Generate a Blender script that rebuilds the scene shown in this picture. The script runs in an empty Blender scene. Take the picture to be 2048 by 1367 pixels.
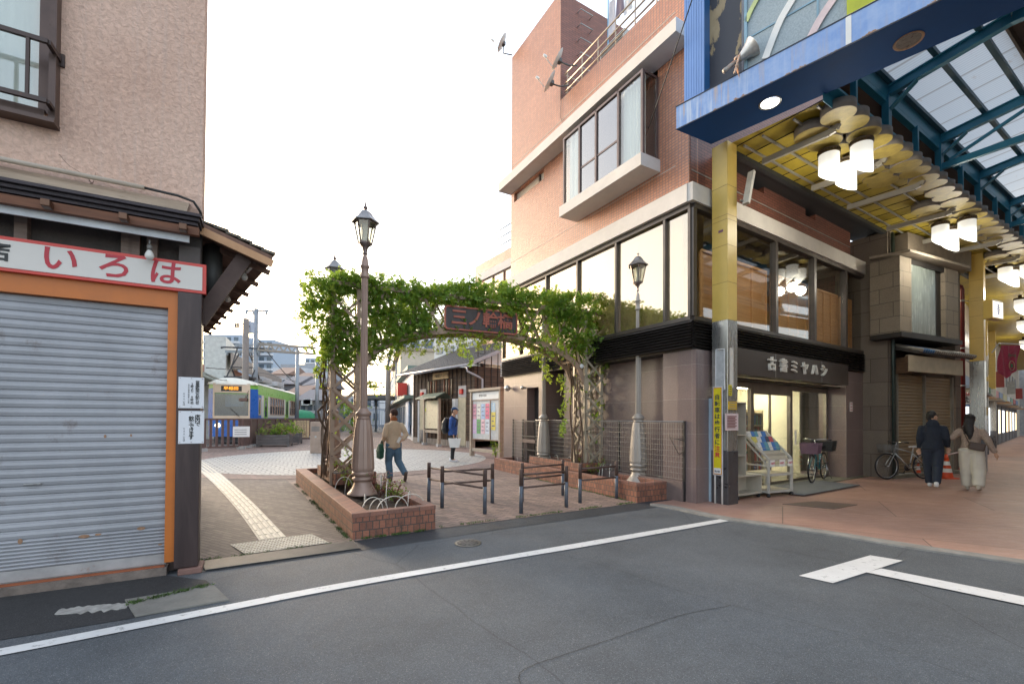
import bpy, bmesh, math, random
from mathutils import Vector, Matrix, noise
SC = bpy.context.scene
COL = SC.collection
R = math.radians
PI = math.pi
random.seed(7)
# ---------------------------------------------------------------- camera, sky, sun, exposure
H = 1.5; FPX = 900.0; PPY = 823.4
PITCH, ROLL = R(0.8), R(0.3)
CR = Matrix.Rotation(R(90) + PITCH, 3, 'X') @ Matrix.Rotation(ROLL, 3, 'Z')
cam = bpy.data.cameras.new('camera'); camo = bpy.data.objects.new('camera', cam); COL.objects.link(camo)
camo.location = (0, 0, H); camo.rotation_euler = CR.to_euler()
cam.sensor_width = 36; cam.lens = FPX / 2048 * 36; cam.shift_y = (PPY - 683.5) / 2048
cam.clip_start = 0.05; cam.clip_end = 2000
SC.camera = camo
SUN_AZ, SUN_EL = R(-43), R(12)          # azimuth from +Y towards +X
w = bpy.data.worlds.new('World'); SC.world = w; w.use_nodes = True
wn = w.node_tree.nodes; wl = w.node_tree.links
sky = wn.new('ShaderNodeTexSky'); sky.sky_type = 'NISHITA'; sky.sun_disc = False
sky.sun_elevation = SUN_EL; sky.sun_rotation = SUN_AZ; sky.altitude = 10
sky.air_density = 1.0; sky.dust_density = 3.0; sky.ozone_density = 1.0
bg = wn['Background']; bg.inputs['Strength'].default_value = 0.15
hz = wn.new('ShaderNodeMix'); hz.data_type = 'RGBA'; hz.inputs[0].default_value = 0.38      # thin high cloud whitening the sky
wl.new(sky.outputs['Color'], hz.inputs[6]); hz.inputs[7].default_value = (4.6, 4.7, 4.9, 1)
wl.new(hz.outputs[2], bg.inputs['Color'])
sun = bpy.data.lights.new('sun', 'SUN'); sun.energy = 1.2; sun.angle = R(12); sun.color = (1.0, 0.80, 0.60)
suno = bpy.data.objects.new('sun', sun); COL.objects.link(suno)
suno.rotation_euler = Vector((math.sin(SUN_AZ) * math.cos(SUN_EL), math.cos(SUN_AZ) * math.cos(SUN_EL), math.sin(SUN_EL))).to_track_quat('Z', 'Y').to_euler()
SC.view_settings.view_transform = 'Standard'; SC.view_settings.look = 'None'
SC.view_settings.exposure = 1.85; SC.view_settings.gamma = 1
SC.cycles.max_bounces = 7; SC.cycles.diffuse_bounces = 4; SC.cycles.glossy_bounces = 3
SC.cycles.transmission_bounces = 4; SC.cycles.transparent_max_bounces = 8
SC.cycles.use_adaptive_sampling = True; SC.cycles.use_denoising = True
SC.cycles.sample_clamp_indirect = 6
# ---------------------------------------------------------------- measuring helpers (photo pixel -> place in the world)
def ray(px, py): return CR @ Vector(((px - 1024) / FPX, -(py - PPY) / FPX, -1))
def G(px, py, z=0.0):
    r = ray(px, py); t = (z - H) / r.z
    return Vector((r.x * t, r.y * t, z))
def D(px, py, Y):
    r = ray(px, py); t = Y / r.y
    return Vector((r.x * t, Y, H + r.z * t))
def az(a): return Vector((math.sin(R(a)), math.cos(R(a)), 0))
def fr(o, a, z=None):
    """frame at o, local x along azimuth a, z up"""
    o = Vector(o)
    if len(o) == 2: o = Vector((o.x, o.y, 0))
    if z is not None: o.z = z
    return Matrix.Translation(o) @ Matrix.Rotation(R(90 - a), 4, 'Z')
def onwall(F, px, py, off=0.0):
    """local (x, z) where the pixel's ray meets the plane y=off of frame F"""
    Fi = F.inverted(); o = Fi @ Vector((0, 0, H)); d = Fi.to_3x3() @ ray(px, py)
    t = (off - o.y) / d.y
    p = o + d * t
    return p.x, p.z
# ---------------------------------------------------------------- materials
def mk(name):
    m = bpy.data.materials.new(name); m.use_nodes = True
    nt = m.node_tree; b = nt.nodes['Principled BSDF']
    return m, nt, b
def N(nt, t, ins=None, **kw):
    n = nt.nodes.new('ShaderNode' + t)
    for k, v in kw.items(): setattr(n, k, v)
    if ins:
        for k, v in ins.items():
            s = n.inputs[k]
            if isinstance(v, bpy.types.NodeSocket): nt.links.new(v, s)
            else: s.default_value = v
    return n
def c4(c): return (c[0], c[1], c[2], 1)
def ramp(nt, fac, stops, interp='LINEAR'):
    n = nt.nodes.new('ShaderNodeValToRGB'); nt.links.new(fac, n.inputs[0])
    n.color_ramp.interpolation = interp
    e = n.color_ramp.elements
    while len(e) < len(stops): e.new(0.5)
    for i, (p, c) in enumerate(stops):
        e[i].position = p; e[i].color = c4(c) if not isinstance(c, (int, float)) else (c, c, c, 1)
    return n.outputs[0]
def mix(nt, f, a, b, bt='MIX'):
    n = nt.nodes.new('ShaderNodeMix'); n.data_type = 'RGBA'; n.blend_type = bt
    for i, v in ((0, f), (6, a), (7, b)):
        if isinstance(v, bpy.types.NodeSocket): nt.links.new(v, n.inputs[i])
        else: n.inputs[i].default_value = v if i == 0 else c4(v)
    return n.outputs[2]
def mth(nt, op, a, b=0.0, c=None):
    n = nt.nodes.new('ShaderNodeMath'); n.operation = op
    for i, v in enumerate((a, b) if c is None else (a, b, c)):
        if isinstance(v, bpy.types.NodeSocket): nt.links.new(v, n.inputs[i])
        else: n.inputs[i].default_value = v
    return n.outputs[0]
def ocoord(nt, scale=(1, 1, 1), rot=(0, 0, 0), loc=(0, 0, 0), src='Object'):
    t = N(nt, 'TexCoord'); m = N(nt, 'Mapping', {'Vector': t.outputs[src], 'Scale': scale, 'Rotation': rot, 'Location': loc})
    return m.outputs[0]
def wallco(nt):
    """(x+y, z) of the part's own frame, for vertical faces"""
    t = N(nt, 'TexCoord'); s = N(nt, 'SeparateXYZ', {0: t.outputs['Object']})
    return N(nt, 'CombineXYZ', {0: mth(nt, 'ADD', s.outputs[0], s.outputs[1]), 1: s.outputs[2]}).outputs[0]
def bumpto(nt, b, h, st=0.3, dist=0.01):
    n = N(nt, 'Bump', {'Height': h, 'Strength': st, 'Distance': dist}); nt.links.new(n.outputs[0], b.inputs['Normal']); return n
MC = {}
def flat(name, col, rough=0.6, metal=0.0, var=0.18, vs=4.0, bump=0.0, bs=60.0, spec=0.5, dirt=None, stretch=(1, 1, 1), coat=0.0):
    """painted / plain surface with broken-up tone, optional fine bump and worn spots of another colour"""
    if name in MC: return MC[name]
    m, nt, b = mk(name); v = ocoord(nt, stretch)
    n1 = N(nt, 'TexNoise', {'Vector': v, 'Scale': vs, 'Detail': 6, 'Roughness': 0.65}).outputs[0]
    lo = tuple(max(0, x * (1 - var)) for x in col); hi = tuple(min(1, x * (1 + var)) for x in col)
    c = ramp(nt, n1, [(0.3, lo), (0.7, hi)])
    if dirt:
        n2 = N(nt, 'TexNoise', {'Vector': v, 'Scale': vs * 2.3, 'Detail': 8, 'Roughness': 0.75}).outputs[0]
        f = ramp(nt, n2, [(dirt[1], 0.0), (min(1, dirt[1] + 0.12), 1.0)]); c = mix(nt, f, c, dirt[0])
    nt.links.new(c, b.inputs['Base Color'])
    nt.links.new(ramp(nt, n1, [(0.2, max(0, rough - 0.08)), (0.8, min(1, rough + 0.08))]), b.inputs['Roughness'])
    b.inputs['Metallic'].default_value = metal; b.inputs['Specular IOR Level'].default_value = spec
    b.inputs['Coat Weight'].default_value = coat
    if bump:
        n3 = N(nt, 'TexNoise', {'Vector': v, 'Scale': bs, 'Detail': 4}).outputs[0]; bumpto(nt, b, n3, bump, 0.01)
    MC[name] = m; return m
def glow(name, col, st, rough=0.4):
    if name in MC: return MC[name]
    m, nt, b = mk(name); b.inputs['Base Color'].default_value = c4([x * .8 for x in col]); b.inputs['Roughness'].default_value = rough
    b.inputs['Emission Color'].default_value = c4(col); b.inputs['Emission Strength'].default_value = st
    MC[name] = m; return m
def bricks(name, c1, c2, mortar, bw, bh, ms=0.006, rough=0.6, bump=0.5, wall=True, offset=0.5, freq=2, dirt=None, rot=0.0, dirtscale=1.2, spec=0.4, bias=0.0):
    if name in MC: return MC[name]
    m, nt, b = mk(name)
    v = wallco(nt) if wall else ocoord(nt, rot=(0, 0, rot))
    t = N(nt, 'TexBrick', {'Vector': v, 'Color1': c4(c1), 'Color2': c4(c2), 'Mortar': c4(mortar), 'Scale': 1.0, 'Mortar Size': ms,
                           'Mortar Smooth': 0.15, 'Bias': bias, 'Brick Width': bw, 'Row Height': bh}, offset=offset, offset_frequency=freq)
    c = t.outputs['Color']
    oc = ocoord(nt)
    n1 = N(nt, 'TexNoise', {'Vector': oc, 'Scale': dirtscale, 'Detail': 7, 'Roughness': 0.7}).outputs[0]
    c = mix(nt, 0.8, c, ramp(nt, n1, [(0.25, 0.72), (0.75, 1.12)]), 'MULTIPLY')
    n3 = N(nt, 'TexNoise', {'Vector': oc, 'Scale': 40.0, 'Detail': 4}).outputs[0]
    c = mix(nt, 0.6, c, ramp(nt, n3, [(0.3, 0.8), (0.7, 1.15)]), 'MULTIPLY')
    if dirt:
        n2 = N(nt, 'TexNoise', {'Vector': oc, 'Scale': dirtscale * 2.1, 'Detail': 9, 'Roughness': 0.75}).outputs[0]
        c = mix(nt, ramp(nt, n2, [(dirt[1], 0.0), (dirt[1] + 0.15, dirt[2] if len(dirt) > 2 else 1.0)]), c, dirt[0])
    nt.links.new(c, b.inputs['Base Color']); b.inputs['Roughness'].default_value = rough; b.inputs['Specular IOR Level'].default_value = spec
    h = mth(nt, 'ADD', mth(nt, 'MULTIPLY', mth(nt, 'SUBTRACT', 1.0, t.outputs['Fac']), 1.0), mth(nt, 'MULTIPLY', n3, 0.35))
    bumpto(nt, b, h, bump, 0.006)
    MC[name] = m; return m
def wood(name, c1, c2, rough=0.6, scale=(3, 3, 40), bump=0.3):
    """grain runs along the axis with the smallest scale"""
    if name in MC: return MC[name]
    m, nt, b = mk(name); v = ocoord(nt, scale)
    n = N(nt, 'TexNoise', {'Vector': v, 'Scale': 1.0, 'Detail': 8, 'Roughness': 0.6, 'Distortion': 0.4}).outputs[0]
    nt.links.new(ramp(nt, n, [(0.3, c1), (0.7, c2)]), b.inputs['Base Color']); b.inputs['Roughness'].default_value = rough
    b.inputs['Specular IOR Level'].default_value = 0.35
    bumpto(nt, b, n, bump, 0.006); MC[name] = m; return m
def glass(name, tint=(0.6, 0.65, 0.65), rough=0.02, alpha=0.35, ior=1.5, spec=1.0, gc=(1, 1, 1)):
    """thin pane: see-through with a mirror reflection"""
    if name in MC: return MC[name]
    m, nt, b = mk(name)
    g = N(nt, 'BsdfGlossy', {'Color': c4(gc), 'Roughness': rough})
    t = N(nt, 'BsdfTransparent', {'Color': c4(tint)})
    lw = N(nt, 'LayerWeight', {'Blend': 0.5}); f5 = mth(nt, 'POWER', lw.outputs['Facing'], 4.0)
    fm = mth(nt, 'MINIMUM', mth(nt, 'ADD', mth(nt, 'MULTIPLY', f5, 0.75 * spec), alpha + 0.03), 1.0)
    ms = N(nt, 'MixShader', {0: fm, 1: t.outputs[0], 2: g.outputs[0]})
    nt.links.new(ms.outputs[0], nt.nodes['Material Output'].inputs[0]); MC[name] = m; return m
# ---------------------------------------------------------------- mesh builder
FRM = {}
I4 = Matrix.Identity(4)
class MB:
    def __init__(s, F=I4): s.F = F.copy(); s.v = []; s.f = []; s.mi = []; s.sm = []; s.cur = 0; s.smooth = False; s.X = I4.copy()
    def add(s, vs, fs, mi=None, smooth=None):
        o = len(s.v); s.v += [s.X @ Vector(v) for v in vs]; s.f += [tuple(i + o for i in f) for f in fs]
        s.mi += [s.cur if mi is None else mi] * len(fs); s.sm += [s.smooth if smooth is None else smooth] * len(fs); return s
    def box(s, x0, x1, y0, y1, z0, z1, mi=None):
        if x0 > x1: x0, x1 = x1, x0
        if y0 > y1: y0, y1 = y1, y0
        if z0 > z1: z0, z1 = z1, z0
        v = [(x, y, z) for x in (x0, x1) for y in (y0, y1) for z in (z0, z1)]
        return s.add(v, [(0, 1, 3, 2), (4, 6, 7, 5), (0, 4, 5, 1), (2, 3, 7, 6), (0, 2, 6, 4), (1, 5, 7, 3)], mi, False)
    def bbox(s, x0, x1, y0, y1, z0, z1, b=0.01, mi=None):
        """box with bevelled edges"""
        if x0 > x1: x0, x1 = x1, x0
        if y0 > y1: y0, y1 = y1, y0
        if z0 > z1: z0, z1 = z1, z0
        bm = bmesh.new(); bmesh.ops.create_cube(bm, size=1)
        for v in bm.verts: v.co = Vector(((x0 + x1) / 2 + v.co.x * (x1 - x0), (y0 + y1) / 2 + v.co.y * (y1 - y0), (z0 + z1) / 2 + v.co.z * (z1 - z0)))
        bmesh.ops.bevel(bm, geom=bm.edges[:], offset=b, segments=2, affect='EDGES', profile=0.5)
        bm.verts.index_update(); s.add([v.co.copy() for v in bm.verts], [[v.index for v in f.verts] for f in bm.faces], mi, False); bm.free(); return s
    def quad(s, a, b, c, d, mi=None): return s.add([a, b, c, d], [(0, 1, 2, 3)], mi, False)
    def poly(s, pts, z0, z1, mi=None):
        """prism from an xy outline"""
        n = len(pts); a = sum(pts[i][0] * pts[(i + 1) % n][1] - pts[(i + 1) % n][0] * pts[i][1] for i in range(n))
        if a < 0: pts = list(reversed(pts))
        v = [(p[0], p[1], z0) for p in pts] + [(p[0], p[1], z1) for p in pts]
        f = [tuple(range(n - 1, -1, -1)), tuple(range(n, 2 * n))] + [(i, (i + 1) % n, n + (i + 1) % n, n + i) for i in range(n)]
        return s.add(v, f, mi, False)
    def polyxz(s, pts, y0, y1, mi=None):
        n = len(pts)
        v = [(p[0], y0, p[1]) for p in pts] + [(p[0], y1, p[1]) for p in pts]
        f = [tuple(range(n)), tuple(range(2 * n - 1, n - 1, -1))] + [((i + 1) % n, i, n + i, n + (i + 1) % n) for i in range(n)]
        return s.add(v, f, mi, False)
    def lathe(s, prof, n=16, c=(0, 0, 0), mi=None, smooth=True, caps=True, ph=0.0):
        v = []; f = []; cx, cy, cz = c
        for r, z in prof:
            for k in range(n):
                a = 2 * PI * k / n + ph; v.append((cx + r * math.cos(a), cy + r * math.sin(a), cz + z))
        for i in range(len(prof) - 1):
            for k in range(n):
                k2 = (k + 1) % n; f.append((i * n + k, i * n + k2, (i + 1) * n + k2, (i + 1) * n + k))
        if caps: f.append(tuple(range(n - 1, -1, -1))); f.append(tuple((len(prof) - 1) * n + k for k in range(n)))
        return s.add(v, f, mi, smooth)
    def cyl(s, a, b, r, r2=None, n=10, mi=None, smooth=True): return s.tube([a, b], [r, r if r2 is None else r2], n, mi, smooth)
    def tube(s, pts, r, n=8, mi=None, smooth=True, closed=False):
        pts = [Vector(p) for p in pts]; L = len(pts)
        rs = r if isinstance(r, (list, tuple)) else [r] * L
        v = []; f = []; pn = None
        for i, p in enumerate(pts):
            if closed: t = pts[(i + 1) % L] - pts[i - 1]
            else: t = (pts[min(i + 1, L - 1)] - pts[max(i - 1, 0)])
            t = t.normalized() if t.length > 1e-9 else Vector((0, 0, 1))
            if pn is None:
                pn = t.cross(Vector((0, 0, 1)))
                if pn.length < 0.05: pn = t.cross(Vector((1, 0, 0)))
            pn = (pn - t * pn.dot(t)).normalized(); bn = t.cross(pn)
            for k in range(n):
                a = 2 * PI * k / n; v.append(p + (pn * math.cos(a) + bn * math.sin(a)) * rs[i])
        for i in range(L if closed else L - 1):
            j = (i + 1) % L
            for k in range(n):
                k2 = (k + 1) % n; f.append((i * n + k, i * n + k2, j * n + k2, j * n + k))
        if not closed: f.append(tuple(range(n - 1, -1, -1))); f.append(tuple((L - 1) * n + k for k in range(n)))
        return s.add(v, f, mi, smooth)
    def bar(s, a, b, w, h, mi=None, up=(0, 0, 1)):
        """rectangular bar from a to b, w sideways, h along up"""
        a = Vector(a); b = Vector(b); t = (b - a).normalized(); u = Vector(up)
        sd = t.cross(u)
        if sd.length < 0.02: sd = t.cross(Vector((1, 0, 0)))
        sd.normalize(); u = sd.cross(t)
        v = [p + sd * (w / 2 * i) + u * (h / 2 * j) for p in (a, b) for i, j in ((-1, -1), (1, -1), (1, 1), (-1, 1))]
        return s.add(v, [(0, 1, 2, 3), (7, 6, 5, 4), (0, 4, 5, 1), (1, 5, 6, 2), (2, 6, 7, 3), (3, 7, 4, 0)], mi, False)
    def ball(s, c, r, n=12, m=8, mi=None, sz=1.0):
        return s.lathe([(max(1e-4, r * math.sin(PI * i / m)), -r * sz * math.cos(PI * i / m)) for i in range(m + 1)], n, c, mi, True, False)
    def build(s, name, mats, parent=None):
        me = bpy.data.meshes.new(name); me.from_pydata([tuple(v) for v in s.v], [], s.f)
        if not isinstance(mats, (list, tuple)): mats = [mats]
        for m in mats: me.materials.append(m)
        me.polygons.foreach_set('material_index', s.mi); me.polygons.foreach_set('use_smooth', s.sm); me.update()
        bm = bmesh.new(); bm.from_mesh(me); bmesh.ops.recalc_face_normals(bm, faces=bm.faces[:]); bm.to_mesh(me); bm.free()
        return link(name, me, s.F, parent)
def link(name, me, F, parent=None):
    o = bpy.data.objects.new(name, me); COL.objects.link(o); FRM[o.name] = F.copy()
    if parent is not None: o.parent = parent; o.matrix_local = FRM[parent.name].inverted() @ F
    else: o.matrix_local = F
    return o
def tag(o, label=None, cat=None, group=None, kind=None):
    for k, v in (('label', label), ('category', cat), ('group', group), ('kind', kind)):
        if v: o[k] = v
    return o
def thing(name, label, cat, F=I4, group=None):
    return tag(link(name, None, F), label, cat, group)
def copy_tree(o, parent=None):
    c = o.copy(); COL.objects.link(c)
    if parent is not None: c.parent = parent
    FRM[c.name] = FRM.get(o.name, I4)
    for ch in list(o.children): copy_tree(ch, c)
    return c
def dup(root, F, label=None, group=None):
    c = copy_tree(root); c.matrix_local = F; FRM[c.name] = F.copy()
    if label: c['label'] = label
    if group: c['group'] = group
    return c
def mesh_eval(o):
    dg = bpy.context.evaluated_depsgraph_get(); dg.update()
    return bpy.data.meshes.new_from_object(o.evaluated_get(dg))
def text(name, body, F, size, m, parent=None, depth=0.004, align='CENTER', bold=0.0, vertical=False, sx=1.0, step=1.08, shear=0.0):
    """lettering in the xz plane of F, facing local -y; baseline box centred on the origin"""
    lines = '\n'.join(body) if vertical else body
    cu = bpy.data.curves.new('lettering', 'FONT'); cu.body = lines; cu.size = size; cu.align_x = align; cu.align_y = 'CENTER'
    cu.extrude = depth; cu.offset = bold; cu.resolution_u = 3; cu.shear = shear
    if vertical: cu.space_line = step
    t = bpy.data.objects.new('lettering', cu); COL.objects.link(t)
    me = mesh_eval(t); bpy.data.objects.remove(t); bpy.data.curves.remove(cu)
    me.transform(Matrix.Scale(sx, 4, (1, 0, 0))); me.transform(Matrix.Rotation(R(90), 4, 'X'))
    me.materials.clear(); me.materials.append(m)
    return link(name, me, F, parent)
def sub(F, x=0, y=0, z=0, rz=0): return F @ Matrix.Translation((x, y, z)) @ Matrix.Rotation(R(rz), 4, 'Z')
# ================================================================ ground
def ground_sheet(name, pts, z, m, kind='structure', th=0.0):
    mb = MB()
    if th: mb.poly([(p[0], p[1]) for p in pts], z - th, z)
    else: mb.add([(p[0], p[1], z) for p in pts], [tuple(range(len(pts)))])
    o = mb.build(name, m); o['kind'] = kind; return o
def strip(name, cl, w, z, m, kind='structure', th=0.0):
    """ribbon along a centre line of ground points; w may be a list"""
    n = len(cl); L = []; Rr = []
    for i, p in enumerate(cl):
        t = (Vector(cl[min(i + 1, n - 1)]) - Vector(cl[max(i - 1, 0)])).normalized(); s = Vector((t.y, -t.x, 0))
        ww = w[i] if isinstance(w, list) else w
        L.append(Vector(p) - s * ww / 2); Rr.append(Vector(p) + s * ww / 2)
    return L, Rr
def ribbon(name, L, Rr, z, m, kind='structure', th=0.0):
    mb = MB(); n = len(L)
    v = [(p.x, p.y, z) for p in L] + [(p.x, p.y, z) for p in Rr]
    mb.add(v, [(i, n + i, n + i + 1, i + 1) for i in range(n - 1)])
    if th:
        v2 = [(p.x, p.y, z - th) for p in L] + [(p.x, p.y, z - th) for p in Rr]
        mb.add(v + v2, [(i, i + 1, 2 * n + i + 1, 2 * n + i) for i in range(n - 1)] + [(n + i, n + i + 1, 3 * n + i + 1, 3 * n + i) for i in range(n - 1)] + [(0, n, 3 * n, 2 * n), (n - 1, 2 * n - 1, 4 * n - 1, 3 * n - 1)])
    o = mb.build(name, m); o['kind'] = kind; return o
def smoothpts(P, k=8):
    out = []; n = len(P)
    for i in range(n - 1):
        p0 = P[max(i - 1, 0)]; p1 = P[i]; p2 = P[i + 1]; p3 = P[min(i + 2, n - 1)]
        for j in range(k):
            t = j / k
            out.append(0.5 * ((2 * p1) + (p2 - p0) * t + (2 * p0 - 5 * p1 + 4 * p2 - p3) * t * t + (3 * p1 - p0 - 3 * p2 + p3) * t ** 3))
    out.append(P[-1].copy()); return out
def asphalt_mat(name, base, crack=True, specks=1.0, rough=0.72):
    m, nt, b = mk(name); v = ocoord(nt)
    big = N(nt, 'TexNoise', {'Vector': v, 'Scale': 0.7, 'Detail': 8, 'Roughness': 0.65}).outputs[0]
    mid = N(nt, 'TexNoise', {'Vector': v, 'Scale': 9.0, 'Detail': 6, 'Roughness': 0.7}).outputs[0]
    vo = N(nt, 'TexVoronoi', {'Vector': v, 'Scale': 230.0}); sp = vo.outputs['Color']
    sx = N(nt, 'SeparateColor', {0: sp}).outputs[0]
    c = ramp(nt, big, [(0.3, tuple(x * 0.72 for x in base)), (0.5, base), (0.7, tuple(x * 1.22 for x in base))])
    c = mix(nt, 0.5, c, ramp(nt, mid, [(0.2, 0.72), (0.8, 1.28)]), 'MULTIPLY')
    c = mix(nt, 0.7, c, ramp(nt, sx, [(0.0, 0.55), (0.6, 1.0), (0.93, 1.5)]), 'MULTIPLY')
    c = mix(nt, ramp(nt, sx, [(0.972, 0.0), (0.985, 0.35 * specks)]), c, (0.42, 0.41, 0.38))
    if crack:
        w1 = N(nt, 'TexNoise', {'Vector': v, 'Scale': 2.0, 'Detail': 5}).outputs['Color']
        vv = mix(nt, 0.12, v, w1)
        vc = N(nt, 'TexVoronoi', {'Vector': vv, 'Scale': 0.33}, feature='DISTANCE_TO_EDGE').outputs['Distance']
        c = mix(nt, ramp(nt, vc, [(0.0, 0.35), (0.0025, 0.0)]), c, (0.015, 0.014, 0.014))
    nt.links.new(c, b.inputs['Base Color']); nt.links.new(ramp(nt, mid, [(0.2, rough - 0.1), (0.8, rough + 0.1)]), b.inputs['Roughness'])
    b.inputs['Specular IOR Level'].default_value = 0.4
    h = mth(nt, 'ADD', mth(nt, 'MULTIPLY', vo.outputs['Distance'], 1.0), mth(nt, 'MULTIPLY', mid, 0.6)); bumpto(nt, b, h, 0.5, 0.006)
    return m
M_asph = asphalt_mat('asphalt', (0.100, 0.110, 0.121))
M_asph2 = asphalt_mat('asphalt_patch', (0.042, 0.048, 0.056), crack=False, specks=0.15, rough=0.55)
ground_sheet('road', [(-400, -60), (400, -60), (400, 700), (-400, 700)], 0.0, M_asph)
# new dark gutter strip between the plaza and the carriageway
EL = [G(395, 1124), G(705, 1083), G(880, 1057), G(1096, 1029), G(1270, 1006.5), G(1392, 990)]
ER = [G(395, 1146), G(625, 1114), G(754, 1096), G(1000, 1058), G(1180, 1033), G(1380, 1004)]
ribbon('gutter_strip', EL, ER, 0.004, M_asph2)
# darker older asphalt beside the shop on the left
ground_sheet('road_edge', [G(-260, 1230), G(330, 1150), G(412, 1160), G(455, 1196), G(440, 1204), G(265, 1236), G(-300, 1330)], 0.004, asphalt_mat('asphalt_edge', (0.038, 0.038, 0.040), crack=True, specks=0.4))
# paving
M_pave_l = bricks('paving_grey_brown', (0.17, 0.135, 0.125), (0.085, 0.068, 0.063), (0.05, 0.046, 0.04), 0.22, 0.062, 0.006, 0.75, 0.6, wall=False, rot=R(30), dirt=((0.40, 0.36, 0.30), 0.60, 0.75), dirtscale=0.8, freq=2)
M_pave_r = bricks('paving_red_brown', (0.32, 0.225, 0.19), (0.19, 0.14, 0.12), (0.10, 0.085, 0.07), 0.21, 0.10, 0.006, 0.75, 0.6, wall=False, rot=R(30), dirt=((0.42, 0.34, 0.28), 0.58, 0.6), dirtscale=0.7)
PLN = az(60.5)
fl = [EL[0], EL[1]]
ground_sheet('plaza_paving', [EL[0] - PLN * 1.0, EL[0], EL[1], EL[2], EL[3], EL[4], EL[5], Vector((6, 9.5, 0)), Vector((3, 40, 0)), Vector((-60, 60, 0)), Vector((-60, 8, 0)), Vector((-9, 8, 0))], 0.008, M_pave_r)
p1 = G(705, 1083.5); p2 = G(581, 967)
ground_sheet('walkway_paving', [EL[0] - PLN * 1.0, EL[0], p1, p2, p2 + (p2 - p1).normalized() * 2.2, Vector((-13, 13.5, 0)), Vector((-9, 8, 0))], 0.012, M_pave_l)
# light stone circle with fan arcs
CC = Vector((-5.85, 16.4, 0)); CRD = 4.9
def fan_mat():
    m, nt, b = mk('circle_setts'); v = ocoord(nt)
    s = N(nt, 'SeparateXYZ', {0: v}); a, bb = 0.62, 0.36
    row = mth(nt, 'FLOOR', mth(nt, 'DIVIDE', s.outputs[1], bb))
    off = mth(nt, 'MULTIPLY', mth(nt, 'MODULO', mth(nt, 'ABSOLUTE', row), 2.0), 0.5)
    fx = mth(nt, 'SUBTRACT', mth(nt, 'FRACT', mth(nt, 'ADD', mth(nt, 'DIVIDE', s.outputs[0], a), off)), 0.5)
    fy = mth(nt, 'FRACT', mth(nt, 'DIVIDE', s.outputs[1], bb))
    d = mth(nt, 'SQRT', mth(nt, 'ADD', mth(nt, 'MULTIPLY', mth(nt, 'MULTIPLY', fx, a), mth(nt, 'MULTIPLY', fx, a)), mth(nt, 'MULTIPLY', mth(nt, 'MULTIPLY', fy, bb), mth(nt, 'MULTIPLY', fy, bb))))
    rr = mth(nt, 'FRACT', mth(nt, 'DIVIDE', d, 0.13))
    vo = N(nt, 'TexVoronoi', {'Vector': v, 'Scale': 8.5}, feature='DISTANCE_TO_EDGE').outputs['Distance']
    n1 = N(nt, 'TexNoise', {'Vector': v, 'Scale': 1.1, 'Detail': 6}).outputs[0]
    c = ramp(nt, n1, [(0.3, (0.33, 0.335, 0.325)), (0.7, (0.43, 0.42, 0.395))])
    c = mix(nt, ramp(nt, vo, [(0.02, 0.45), (0.06, 0.0)]), c, (0.2, 0.2, 0.19))
    c = mix(nt, ramp(nt, rr, [(0.0, 0.0), (0.12, 0.0), (0.18, 0.95), (0.42, 0.95), (0.5, 0.0)]), c, (0.11, 0.11, 0.105))
    nt.links.new(c, b.inputs['Base Color']); b.inputs['Roughness'].default_value = 0.6; bumpto(nt, b, vo, 0.4, 0.01)
    return m
def disc(name, c, r, z, m, r0=0.0, n=72):
    mb = MB(Matrix.Translation(c))
    if r0: mb.add([(r0 * math.cos(2 * PI * k / n), r0 * math.sin(2 * PI * k / n), z) for k in range(n)] + [(r * math.cos(2 * PI * k / n), r * math.sin(2 * PI * k / n), z) for k in range(n)], [(k, (k + 1) % n, n + (k + 1) % n, n + k) for k in range(n)])
    else: mb.add([(r * math.cos(2 * PI * k / n), r * math.sin(2 * PI * k / n), z) for k in range(n)], [tuple(range(n))])
    o = mb.build(name, m); o['kind'] = 'structure'; return o
disc('circle_paving', CC, CRD, 0.022, fan_mat())
disc('ring_paving', CC, CRD + 0.75, 0.018, bricks('paving_ring', (0.26, 0.17, 0.15), (0.17, 0.12, 0.105), (0.09, 0.08, 0.07), 0.21, 0.10, 0.006, 0.75, 0.5, wall=False, rot=0.2), r0=CRD)
# tactile guide strip
M_tact = bricks('tactile_tile', (0.60, 0.56, 0.47), (0.50, 0.47, 0.40), (0.20, 0.18, 0.15), 0.30, 0.30, 0.004, 0.65, 0.3, wall=False, offset=0.0, dirt=((0.30, 0.27, 0.22), 0.55, 0.6), dirtscale=3)
tl = smoothpts([G(518, 1083), G(476, 1023.6), G(438, 979.6), G(405, 948), G(372, 924)], 6)
tr = smoothpts([G(572, 1075.5), G(508.4, 1009), G(464.5, 968), G(432, 940.5), G(398, 917)], 6)
ribbon('tactile_strip', tl, tr, 0.020, M_tact)
M_bar = flat('tactile_bar', (0.62, 0.58, 0.49), 0.6, var=0.15)
mb = MB()
for q in (0.14, 0.38, 0.62, 0.86):
    c = [a.lerp(b, q) for a, b in zip(tl, tr)]; segl = 0
    for i in range(len(c) - 1):
        d = (c[i + 1] - c[i]); k = max(1, int(d.length / 0.29))
        for j in range(k):
            a = c[i] + d * ((j + 0.06) / k); e = c[i] + d * ((j + 0.94) / k)
            a.z = e.z = 0.0215; mb.bar(a, e, 0.032, 0.007)
mb.build('tactile_ridges', M_bar)['kind'] = 'structure'
tq = [G(460, 1091.5), G(622.7, 1070), G(659, 1088), G(490.8, 1111.5)]
ground_sheet('tactile_warning_tiles', tq, 0.022, M_tact)
mb = MB()
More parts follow.
